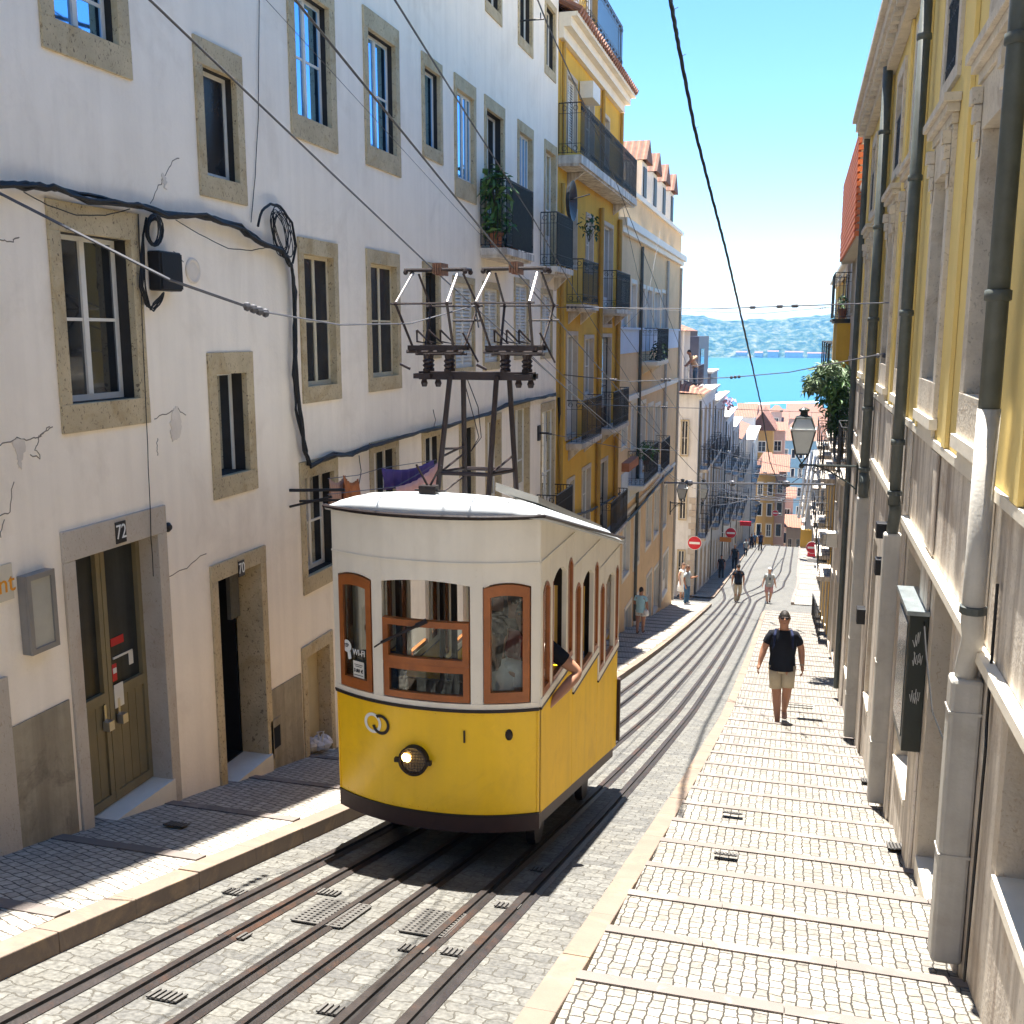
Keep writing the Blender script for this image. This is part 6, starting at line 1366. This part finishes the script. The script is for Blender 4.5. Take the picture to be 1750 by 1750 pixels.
person(c-Vector((0,0,.03)), .05, 'man in a black t-shirt, khaki shorts and sunglasses walking up the stepped pavement', walk, hh, m_black, m_khaki, 'shorts', m_skin, fingers=True, shoes=m_shoe, extras=man_extras, build=1.08, glasses=True, sleeve=.62)
def bag(t, g, P): skin('shoulder_bag', [(-.22,.05,1.0,.09,.10),(-.24,.06,.82,.12,.12),(-.23,.05,.72,.10,.10)], [(0,1),(1,2)], m_wcl, t, 1); b = MB(); b.tube([(-.2,.03,1.0),(-.15,.05,1.3),(-.1,0,1.5)], .012, 5); b.build('bag_strap', m_tan, t, world=False)
c, hh = hgt(1094, 1083, 1004, .12); print('w1', c, hh)
person(c, PI-.2, 'woman in light blue top and white shorts with a bag, seen from behind', dict(al=(.10,.06,.09), ar=(-.06,-.1,.09), wl=(.18,-.22,1.1)), hh, m_lblue, m_wcl, 'short', m_skin, extras=bag, shoes=m_dk, hair=m_hair)
c, hh = hgt(1173, 1032, 966, .12); person(c, 1.2, 'person in a grey top and blue jeans standing at the left street corner', dict(wl=(.2,-.3,1.25), el=(.25,-.05,1.15)), hh, m_greyc, m_jean, 'trousers', m_skin, shoes=m_wcl, hair=m_hairb)
c, hh = hgt(1166, 1024, 962, .12); person(c, .9, 'woman in a long white dress behind the person in jeans', None, hh, dress=m_wcl, skinm=m_skin2, hair=m_hairb, hairlen=.2)
c, hh = hgt(1260, 1029, 964, .0); person(c, PI+.15, 'man in a black t-shirt and khaki trousers walking down across the rails', dict(al=(.10,.14,.12), kl=(.1,.0,.5), ar=(-.04,-.14,.09)), hh, m_black, m_khaki, 'trousers', m_skin, shoes=m_dk)
def phone(t, g, P): b = MB(); b.box(-.03,.04,-.30,-.285,1.22,1.36); b.build('phone', m_tk, t, world=False); skin('waist_bag', [(-.06,-.12,1.02,.05,.04),(.06,-.12,1.02,.05,.04)], [(0,1)], m_wcl, t, 1)
c, hh = hgt(1313, 1031, 970, .0); person(c, .1, 'woman in a pale cap, grey top and pink shorts walking up beside the rails', dict(al=(.06,.08,.12), ar=(-.05,-.1,.09), wl=(.30,-.02,.95), wr=(-.30,-.02,.95)), hh, m_greyc, m_pk, 'shorts', m_skin2, shoes=m_dk, extras=phone, cap=m_wcl, glasses=True)
for px, f, h, lb, col in [(1255,974,930,'dark-clothed person in the shade by the left houses, tall one', m_dk), (1232,990,948,'person in black leaning in a doorway on the left side', m_dk), (1299,941,909,'dark-clothed figure walking at the crest of the street', m_navy),
                     (1274,950,921,'figure standing in shade just left of the crest', m_greyc), (1284,938,912,'figure in a group near the crest, leftmost', m_dk), (1289,936,910,'figure in a group near the crest, rightmost', m_jean), (1356,926,902,'small figure by the crest right of the parasol', m_dk), (1350,926,904,'small pale figure by the crest right of the parasol', m_wcl)]:
    c, hh = hgt(px, f, h, .0); person(c, rnd.uniform(-.5,.5)+(PI if px in (1299,) else 0), lb, dict(al=(.1,rnd.uniform(-.1,.12),.09)), hh, col, m_dk if px != 1350 else m_khaki, 'trousers', m_skin, shoes=m_dk)
c = Vector((-4.75, 49.9, -2.5)); person(c, -1.3, 'grey-shirted man leaning over the roof terrace railing on the left', dict(el=(.25,-.25,1.2), wl=(.15,-.4,1.05), er=(-.25,-.25,1.2), wr=(-.1,-.42,1.05), lean=.3, head=(0,-.32,1.60)), 1.75, m_tan, m_jean, 'trousers', m_skin)
# passengers
def seated(x, y, z, yaw, label, top, hair_=m_hair, sk=m_skin, hl=0, s=1.5, ex=None, pose=None):
    ps = dict(hl=(.09,0,.93), kl=(.10,-.16,.78), al=(.10,-.02,.62), hr=(-.09,0,.93), kr=(-.10,-.16,.78), ar=(-.10,-.02,.62), el=(.20,.03,1.17), wl=(.12,-.12,1.02), er=(-.20,.03,1.17), wr=(-.12,-.12,1.02)); ps.update(pose or {})
    t = person((x, y, z-.93*s/1.78), yaw, label, ps, s, top, m_dk, 'short', sk, hair=hair_, hairlen=hl, shoes=m_dk, extras=ex); return t
def rucksack(t, g, P): skin('backpack', [(0,.17,1.45,.13,.08),(0,.22,1.28,.17,.10),(0,.18,1.05,.14,.08)], [(0,1),(1,2)], m_redc, t, 1)
seated(TX+.42, TY+.10, TG+.98, PI, 'passenger with long dark hair and a white top behind the front right window', fabric('white_knit', (.55,.53,.50)), hl=.22, s=1.62)
seated(TX+.53, TY+.52, TG+1.02, 0, 'passenger in black with an elbow out of the side window', m_black, s=1.60, pose=dict(sl=(.17,-.02,1.43), el=(.43,.05,1.20), wl=(.25,-.18,1.00)))
seated(TX-.52, TY+.18, TG+.95, .2, 'driver in navy behind the front left window', m_navy, s=1.55)
person((TX+.42, TY+.62, TG+.30), PI, 'standing passenger with a dark red backpack inside the car', None, 1.60, m_dk, m_dk, 'trousers', m_skin, extras=rucksack, hair=m_hair)
person((TX+.02, TY+1.55, TG+.08), PI-.3, 'standing passenger silhouetted in the middle of the car', dict(el=(.36,-.1,1.5), wl=(.3,-.2,1.75)), 1.60, m_dk, m_dk, 'trousers', m_skin)
seated(TX-.1, TY+2.5, TG+.38, 0, 'seated passenger in the rear compartment of the car', m_jean, s=1.5)
# ------------------------------------------------------------ street lamps
m_lg = mat('frosted_lantern_glass', (.50,.52,.50), .25, .08, 5, .05, spec=.5); m_lw = mat('weathered_lamp_paint', (.50,.50,.47), .4, .15, 9, .1); m_lk = mat('dark_green_iron', (.02,.028,.024), .45, .25, 9, .1, 80, spec=.5)
def lamp(c, wall, label, s=1.0):
    """lantern at c (centre of glass), bracket to wall point"""
    c = Vector(c); w_ = Vector(wall); t = thing('street_lamp', c-Vector((0,0,.35*s)), label, 'street lamp'); 
    def ring(r, z): return [c+Vector((r*s*a, r*s*b_, z*s)) for a, b_ in ((-1,-1),(1,-1),(1,1),(-1,1))]
    lo, mi_, hi = ring(.10,-.22), ring(.185,.16), ring(.115,.36)
    b = MB(); b.add(ring(.095,-.215)+ring(.175,.15), [(0,1,5,4),(1,2,6,5),(2,3,7,6),(3,0,4,7),(3,2,1,0)]); o = b.build('glass', m_lg, t)
    b = MB(); b.add(ring(.165,.18)+ring(.105,.35), [(0,1,5,4),(1,2,6,5),(2,3,7,6),(3,0,4,7),(4,5,6,7)]); b.build('upper_glass', m_lg, t)
    b = MB()
    for i in range(4):
        b.tube([lo[i], mi_[i]], .013*s, 5); b.tube([mi_[i], hi[i]], .011*s, 5); b.tube([lo[i], lo[(i+1)%4]], .012*s, 5); b.tube([hi[i], hi[(i+1)%4]], .013*s, 5)
    b.lathe(c+Vector((0,0,.36*s)), [(.11*s,0),(.11*s,.02*s),(.06*s,.04*s),(.055*s,.09*s),(.085*s,.11*s),(.085*s,.13*s),(.03*s,.16*s)], 12)
    for i in range(4): b.tube([lo[i], c+Vector((0,0,-.38*s))], .010*s, 5)
    b.lathe(c+Vector((0,0,-.46*s)), [(.02*s,0),(.045*s,.03*s),(.03*s,.08*s)], 10); b.build('lantern_frame', m_lk, t)
    b = MB(); q = ring(.195,.155); q2 = ring(.195,.185); b.add(q+q2, [(0,1,5,4),(1,2,6,5),(2,3,7,6),(3,0,4,7),(4,5,6,7),(3,2,1,0)]); b.build('rim', m_lw, t)
    a0 = c+Vector((0,0,-.40*s)); b = MB(); e = Vector((w_.x, w_.y, a0.z)); b.tube([a0, e], .018*s, 6); L_ = e-a0
    b.tube([e+Vector((0,0,-.38*s))]+[e+Vector((0,0,-.38*s))*(1-f)**2-L_*f*.75*1.0+Vector((0,0,-.06*s*math.sin(PI*f))) for f in [i/8 for i in range(1,9)]], .014*s, 5)
    for f, r in ((.25,.055),(.45,.045),(.62,.035)):
        cc = a0+L_*f-Vector((0,0,.07*s)); cc = cc if f < .4 else cc-Vector((0,0,.03*s)); b.tube([cc+L_.normalized()*r*s*math.cos(a)*(1-a/14)+Vector((0,0,r*s*math.sin(a)*(1-a/14))) for a in [i*.55 for i in range(16)]], .008*s, 4)
    b.box(e.x-.02,e.x+.02,e.y-.03,e.y+.03,e.z-.45*s,e.z+.06); b.build('bracket', m_lk, t); return t
c = onY(1372, 752, 17); lamp(c, (WR-.02, 17.05, 0), 'large four-sided lantern on a scrolled bracket from the right building', 1.0)
c = onY(1166, 842, 40); lamp(c, (WL+.02, 40, 0), 'left of the two lanterns in front of the white corner house', 1.05)
c = onY(1202, 842, 50); lamp(c, (-4.28, 50, 0), 'right of the two lanterns in front of the white corner house', 1.25)

# ------------------------------------------------------------ signs
m_sr = mat('sign_red', (.55,.02,.03), .4, .03, 2, 0); m_sw = mat('sign_white', (.78,.78,.76), .4, .03, 2, 0)
def noentry(px, py, Y, r, label, wallx):
    c = onY(px, py, Y); t = thing('no_entry_sign', c, label, 'road sign'); b = MB()
    b.lathe(c, [(r,.02),(r,0)], 28, 0, 'y'); b.build('disc', m_sr, t); b = MB(); b.box(c.x-r*.78, c.x+r*.78, c.y-.012, c.y-.001, c.z-r*.17, c.z+r*.17); b.build('bar', m_sw, t)
    b = MB(); b.lathe(c+Vector((0,.004,0)), [(r*1.06,.02),(r*1.06,0)], 28, 0, 'y'); b.tube([c+Vector((0,.03,0)), Vector((wallx,c.y+.03,c.z))], .02, 5); b.build('backing', m_sw, t)
noentry(1187, 928, 46.0, .30, 'nearest no-entry sign, at the left street corner', -4.35); noentry(1249, 911, 66, .33, 'small no-entry sign further down on the left houses', -4.3)
noentry(1388, 936, 62, .34, 'no-entry sign low on the far right houses', 2.0); noentry(1325, 877, 98, .28, 'tiny no-entry sign beyond the crest', -1.0)
t = thing('bar_sign', onY(1240,922,64), 'orange shop sign box sticking out on the left near the far no-entry sign', 'sign'); b = MB(); c = onY(1240,922,64); b.box(c.x-.35,c.x+.35,c.y-.06,c.y+.06,c.z-.14,c.z+.14); b.build('box', mat('orange_sign', (.60,.22,.04), .5, .1, 3, 0), t); b = MB(); b.tube([c+Vector((-.35,0,0)), Vector((-4.3,c.y,c.z))], .02, 5); b.build('bracket', m_iron, t)
c = onY(1274,895,74); b = MB(); b.box(c.x-.4,c.x+.4,c.y,c.y+.1,c.z-.16,c.z+.16); tag(b.build('shop_sign', m_sr), 'small red shop sign on the far left houses', 'sign')
for i, (py, lb) in enumerate([(948,'red sign plate under the far right no-entry sign'), (958,'second red plate under the far right no-entry sign')]):
    c = onY(1388, py, 62.5); b = MB(); b.box(c.x-.28,c.x+.28,c.y,c.y+.04,c.z-.12,c.z+.12); tag(b.build('sign_plate', m_sr if i == 0 else m_sw), lb if i == 0 else 'white plate below the red one under the far right no-entry sign', 'sign')

# clutter on the far right walls
k = 0
for (px, py, Y, sx, sz, lb) in [(1413,900,40,.30,.45,'white meter box on the right wall above the others'), (1420,925,34,.26,.36,'white meter box on the right wall below the top one'), (1436,925,27,.24,.34,'cream meter box on the right wall nearest the camera'), (1412,955,36,.22,.30,'lowest small dark box on the far right wall')]:
    X_ = wr(Y)+.0; c = onY(px, py, Y); b = MB(); x1 = wr(Y)+.1 if Y > 42 else (1.25 if Y >= 30 else 1.16); b.box(x1-.26, x1-.002, c.y, c.y+sx*1.5, c.z-sz/2, c.z+sz/2); b.box(x1-.28, x1-.002, c.y-.02, c.y+sx*1.5+.02, c.z+sz/2, c.z+sz/2+.03)
    tag(b.build('meter_box', m_wpaint if k < 3 else m_box), lb, 'meter box'); k += 1
def handrail(y0, y1, x, label):
    b = MB(); n = int((y1-y0)/1.4)
    for i in range(n+1): y = y0+(y1-y0)*i/n; b.tube([(x,y,prof(y)+.05),(x,y,prof(y)+.95)], .02, 6)
    b.tube([(x,y0,prof(y0)+.95)]+[(x,y0+(y1-y0)*i/12,prof(y0+(y1-y0)*i/12)+.95) for i in range(1,13)], .022, 6); tag(b.build('handrail', m_iron), label, 'handrail')
handrail(31, 41, .95, 'black handrail by the right wall before the cross street'); handrail(49, 62, 1.6, 'black handrail beyond the right cross street')

# ------------------------------------------------------------ overhead wires
def sag(a, c, s, n=20): a, c = Vector(a), Vector(c); return [a+(c-a)*(i/n)-Vector((0,0,s*4*(i/n)*(1-i/n))) for i in range(n+1)]
def insul(b, p, d, n=3, r=.022):
    d = Vector(d).normalized()
    for k in range(n): b.ball(Vector(p)+d*k*.075, r, n=6); 
def contact(tab, label, nm='trolley_wire', y0=-4, y1=100, h=4.60, r=.006):
    pts = []; y = y0; 
    while y < y1:
        pts.append((lerp(tab, y), y, prof(y)+h+(.0 if y < 40 else 0))); y += 1.0
    b = MB(); b.tube(pts, r, 5); tag(b.build(nm, m_wire), label, 'overhead wire')
# near wires hang straight between cross spans
def span_wire(xs, label, h=4.60, r=.0065, supports=(-6, 7.95, 20.5, 33, 46, 60, 76, 92)):
    pts = []
    for a, c in zip(supports, supports[1:]):
        A = Vector((lerp(xs, a), a, prof(a)+h)); B = Vector((lerp(xs, c), c, prof(c)+h)); pts += sag(A, B, .04 if c < 30 else .1, 8)[:-1]
    b = MB(); b.tube(pts, r, 5); tag(b.build('trolley_wire', m_wire), label, 'overhead wire')
span_wire([(0,-2.82),(46,-2.9),(58,-3.0),(100,-2.9)], 'overhead wire touching the left pantograph')
span_wire([(0,-2.17),(46,-2.2),(58,-.9),(100,-.5)], 'overhead wire touching the right pantograph')
b = MB(); b.tube([onX(455,0,-4.2)+Vector((0,-6,1.4)), onX(455,0,-4.2), onX(820,400,-4.3), onX(945,520,-4.4)], .0035, 4); tag(b.build('thin_wire', m_wire), 'thin overhead wire close along the white wall above the left pantograph', 'overhead wire')
def P3(px, py, h): return onS(px, py, h)
a1 = onY(675,0,5.5); a0 = a1+(a1-onY(912,375,11.5)).normalized()*4; 
b = MB(); b.tube([a0, a1, onY(800,200,8.2), onY(912,375,11.5), onY(1010,545,19), onY(1075,650,27), onY(1150,770,42)], .0065, 5); tag(b.build('feeder_wire', m_wire), 'third overhead wire, right of the pantograph wires, dropping past the yellow house', 'overhead wire')
b = MB(); b.tube([onY(895,-60,9), onY(935,40,10), onY(1015,215,15), onY(1060,330,19), onY(1115,470,26), onY(1180,640,38), onY(1245,770,55)], .007, 5); tag(b.build('feeder_wire', m_wire), 'overhead wire crossing in front of the long yellow house balcony', 'overhead wire')
for pts_, lb in [([(860,545,10),(960,640,18),(1075,745,30),(1160,830,42)], 'thin slanting wire from the right pantograph down past the yellow house'),
                 ([(905,605,11),(1010,705,20),(1110,800,33)], 'thin slanting wire below the right pantograph towards the ochre house'),
                 ([(1062,345,26),(1090,470,29),(1150,640,40),(1170,760,46)], 'thin wire hanging down in front of the ochre cornice'),
                 ([(1128,395,33),(1105,520,30),(1065,560,26)], 'limp wire looping over the ochre house windows'),
                 ([(1060,560,24),(1150,690,36),(1225,800,52)], 'thin slanting wire in front of the ochre house toward the lanterns')]:
    b = MB(); b.tube([onY(*q) for q in pts_], .006, 5); tag(b.build('thin_wire', m_wire), lb, 'overhead wire')
b = MB(); b.tube([onX(887,36,WL), onX(887,36,WL)+Vector((.42,0,0))], .015, 5); b.tube([onX(887,36,WL)+Vector((.36,0,0)), onX(887,36,WL)+Vector((.36,0,.1))], .01, 5); tag(b.build('wall_bracket', m_iron), 'thin iron arm holding a wire high on the white wall', 'bracket')
# thick twisted cable down the middle
pts = [onY(1138,-80,10.2), onY(1146,0,11.8), onY(1160,80,13.4), onY(1187,220,16.6), onY(1215,330,20), onY(1240,425,24.5), onY(1262,520,30), onY(1280,600,36.5), onY(1300,690,47), onY(1308,740,56), onY(1316,790,68), onY(1335,838,80), onY(1390,800,86)]
full = []
for p, q in zip(pts, pts[1:]):
    for i in range(10): full.append(p+(q-p)*i/10)
b = MB()
for ph in (0, 2.1, 4.2): b.tube([p+Vector((math.cos(ph+i*.9), 0, math.sin(ph+i*.9)))*(.012+.0001*i) for i, p in enumerate(full)], .0145, 5)
for i in range(3, 60, 9): b.tube([full[i], full[i]+Vector((.05+.02*rnd.random(),0,.03))], .004, 4)
tag(b.build('twisted_cable', m_cable), 'thick twisted black cable hanging down the middle of the street sky', 'cable')
def cross(pts, s, label, ins=(), r=.006, nm='span_wire'):
    P = [Vector(p) for p in pts]; b = MB(); out = []
    for p, q in zip(P, P[1:]): out += sag(p, q, s, 12)[:-1]
    out.append(P[-1]); b.tube(out, r, 5)
    for t in ins: i = min(len(out)-2, int(t*(len(out)-1))); insul(b, out[i], out[i+1]-out[i], 3, r*3.4)
    tag(b.build(nm, m_wire), label, 'span wire')
cross([onX(-60,300,WL), onY(290,478,5.2), onY(445,532,6.2)], .0, 'span wire from the left edge to its row of insulators', (.93,.97), .009)
cross([onY(445,532,6.2), onY(580,555,6.9), onY(700,553,7.6), onY(812,522,7.95), onY(818,560,7.95)], .0, 'continuation of the near span wire to the pantographs', (), .006)
cross([onX(950,525,WL), onY(1210,528,19.8), onX(1525,517,WR)], 0, 'highest cross wire in front of the far hill', (.05,.7,.76,.8), .008)
cross([onX(950,522,WL)+Vector((0,.4,0)), onY(1300,536,20.4), onY(1421,525,22)], 0, 'slack wire just under the highest cross wire', (.95,), .005)
cross([onX(958,640,WL), onY(1075,652,19), onY(1250,645,18.5), onY(1350,636,18), onX(1512,604,WR)], 0, 'cross wire over the river at the height of the climbing plant', (.2,.35,.5), .009)
b = MB(); insul(b, onX(1500,608,WR-.08), (1,0,0), 4, .03); tag(b.build('insulator', m_wire), 'stack of pale insulators where the cross wire meets the right wall', 'insulator')
cross([onX(1420,650,1.0), onX(1505,685,WR)], .01, 'short slack wire near the right downpipes', (), .006)
cross([onX(922,738,WL), onY(1060,765,22), onY(1160,770,32)], .0, 'wire leaving the wall anchor of the white building', (.05,), .007)
b = MB(); c = onX(920,740,WL); b.box(c.x,c.x+.03,c.y-.09,c.y+.09,c.z-.14,c.z+.14); b.tube([c, c+Vector((.2,.02,.0))], .02, 6); tag(b.build('wire_anchor', m_iron), 'black iron wire anchor plate on the far end of the white wall', 'bracket')
cross([onX(985,690,WL), onY(1100,695,27), onY(1280,700,30), onX(1420,706,1.2)], 0, 'thin cross wire at the waterfront roof height', (.4,.8), .009)
cross([onX(1135,825,WL), onY(1250,826,41), onX(1428,828,1.25)], 0, 'thick greenish cross bar wire above the left lanterns', (.2,.5,.8), .035)
for i, (Y, h0, h1, lb) in enumerate([(52,4.9,4.8,'cross wire at the first passing loop span'), (60,4.8,4.9,'cross wire at the second passing loop span'), (68,5.2,4.6,'cross wire over the middle of the loop'), (76,4.8,4.9,'cross wire near the far end of the loop'), (84,5.4,4.6,'slanting cross wire before the crest'), (92,4.8,5.1,'last cross wire at the crest'), (56,6.4,6.0,'upper cable between the balconies past the cross street'), (72,6.8,6.2,'upper cable between far house fronts')]):
    cross([(-4.3,Y,prof(Y)+h0), (-1.2,Y+.3,prof(Y)+(h0+h1)/2-.15), (2.0,Y,prof(Y)+h1)], .06, lb, (.4,.6), .016)
b = MB()
for (xa, ya, ha, xb, yb_, hb) in [(-4.3,50,5.5,-1,66,4.7), (-4.3,58,5.2,-.8,76,4.7), (-4.3,47.6,4.4,-2.5,60,4.7), (-4.3,64,5.8,1.9,80,5.2), (-4.3,49,7.2,1.9,60,6.4)]: b.tube(sag((xa,ya,prof(ya)+ha), (xb,yb_,prof(yb_)+hb), .15, 10), .014, 4)
tag(b.build('pull_off_wires', m_wire), 'tangle of slanting wires between the far left houses and the loop', 'overhead wire')

# ------------------------------------------------------------ river, far shore
m_water = mat('river_water', (.003,.085,.14), .35, .06, .004, .25, .35, spec=.5)
b = MB(); n = 12
b.add([(-6000,430,-57),(6000,430,-57),(6000,9000,-57),(-6000,9000,-57)], [(0,1,2,3)]); tag(b.build('river', m_water), kind='structure')
b = MB(); A = onY(1268,690,1); 
P_ = [ray(x, y)*(-56.9/ray(x, y).z) for x, y in ((1262,689),(1400,685),(1400,687.5),(1262,692))]; b.add(P_, [(0,1,2,3)]); tag(b.build('boat_wake', mat('foam', (.7,.8,.82), .7, .1, .05, 0)), 'long white boat wake across the river', 'wake', kind='stuff')
m_hill = bpy.data.materials.new('hill_scrub'); m_hill.use_nodes = True; t_ = m_hill.node_tree; b_ = t_.nodes['Principled BSDF']; b_.inputs['Roughness'].default_value = .95; b_.inputs['Specular IOR Level'].default_value = .05
g_ = nn(t_, 'ShaderNodeNewGeometry'); n_ = nn(t_, 'ShaderNodeTexNoise'); n_.inputs['Scale'].default_value = .05; n_.inputs['Detail'].default_value = 9; n_.inputs['Roughness'].default_value = .75; t_.links.new(g_.outputs['Position'], n_.inputs['Vector'])
r_ = nn(t_, 'ShaderNodeValToRGB'); e_ = r_.color_ramp.elements; e_[0].position = .42; e_[0].color = (.012,.035,.012,1); e_[1].position = .66; e_[1].color = (.20,.19,.12,1); x_ = e_.new(.5); x_.color = (.045,.08,.03,1)
t_.links.new(n_.outputs[0], r_.inputs[0]); t_.links.new(r_.outputs[0], b_.inputs['Base Color'])
from mathutils import noise as mn
b = MB(); NX, NY = 240, 34
def shore_x(px): return ray(px, 611)*(-57/ray(px,611).z)
Y0 = shore_x(1300).y; print('shore', Y0)
for j in range(NY+1):
    for i in range(NX+1):
        x = -1800+4200*i/NX; f = j/NY; y = Y0+40*math.sin(x*.004)+900*f
        top = 96+16*mn.noise(Vector((x*.0035,0,0)))+9*mn.noise(Vector((x*.013,3,0)))+4*mn.noise(Vector((x*.05,3,0)))
        prof_h = min(1, (f/.30))**.8; z = -58+(top)*prof_h+ (10*mn.noise(Vector((x*.012,y*.012,0)))+5*mn.noise(Vector((x*.04,y*.04,0))))*min(1,f*6)+(3.5*mn.noise(Vector((x*.12,y*.12,5))) if f > .05 else 0)
        b.v.append(Vector((x, y, z)))
for j in range(NY):
    for i in range(NX): k = j*(NX+1)+i; b.f.append([k,k+1,k+NX+2,k+NX+1]); b.m.append(0)
tag(b.build('hill', m_hill), kind='structure')
wd = [(1312,1330,601,607,'long pale warehouse on the far shore, middle'), (1342,1372,602,608,'long pale warehouse on the far shore, right'), (1380,1412,604,609,'low pale shed at the right end of the far shore'), (1258,1276,602,607,'small pale shed on the far shore, left'), (1290,1303,603,608,'little white shed on the far shore left of middle')]
for x0, x1, y0, y1, lb in wd:
    A, B = onY(x0, y0, Y0-8), onY(x1, y1, Y0-8); t = thing('warehouse', ((A.x+B.x)/2, A.y, -57), lb, 'warehouse'); b = MB(); b.box(A.x, B.x, A.y, A.y+18, -58, A.z); b.build('wall', m_cream, t); b = MB(); b.add([(A.x-1,A.y-1,A.z),(B.x+1,A.y-1,A.z),(B.x+1,A.y+19,A.z),(A.x-1,A.y+19,A.z),(A.x-1,A.y+9,A.z+3),(B.x+1,A.y+9,A.z+3)], [(0,1,5,4),(2,3,4,5),(1,2,5),(3,0,4)]); b.build('roof', m_tileX, t)
# the air over the river
m_hz = bpy.data.materials.new('air'); m_hz.use_nodes = True; t_ = m_hz.node_tree; t_.nodes.remove(t_.nodes['Principled BSDF']); v_ = nn(t_, 'ShaderNodeVolumePrincipled'); v_.inputs['Color'].default_value = (.16,.46,1,1); v_.inputs['Density'].default_value = .00015; v_.inputs['Anisotropy'].default_value = 0
t_.links.new(v_.outputs[0], t_.nodes['Material Output'].inputs['Volume'])
b = MB(); b.box(-6500, 6500, -60, 9500, -62, 90); tag(b.build('haze', m_hz), kind='stuff')
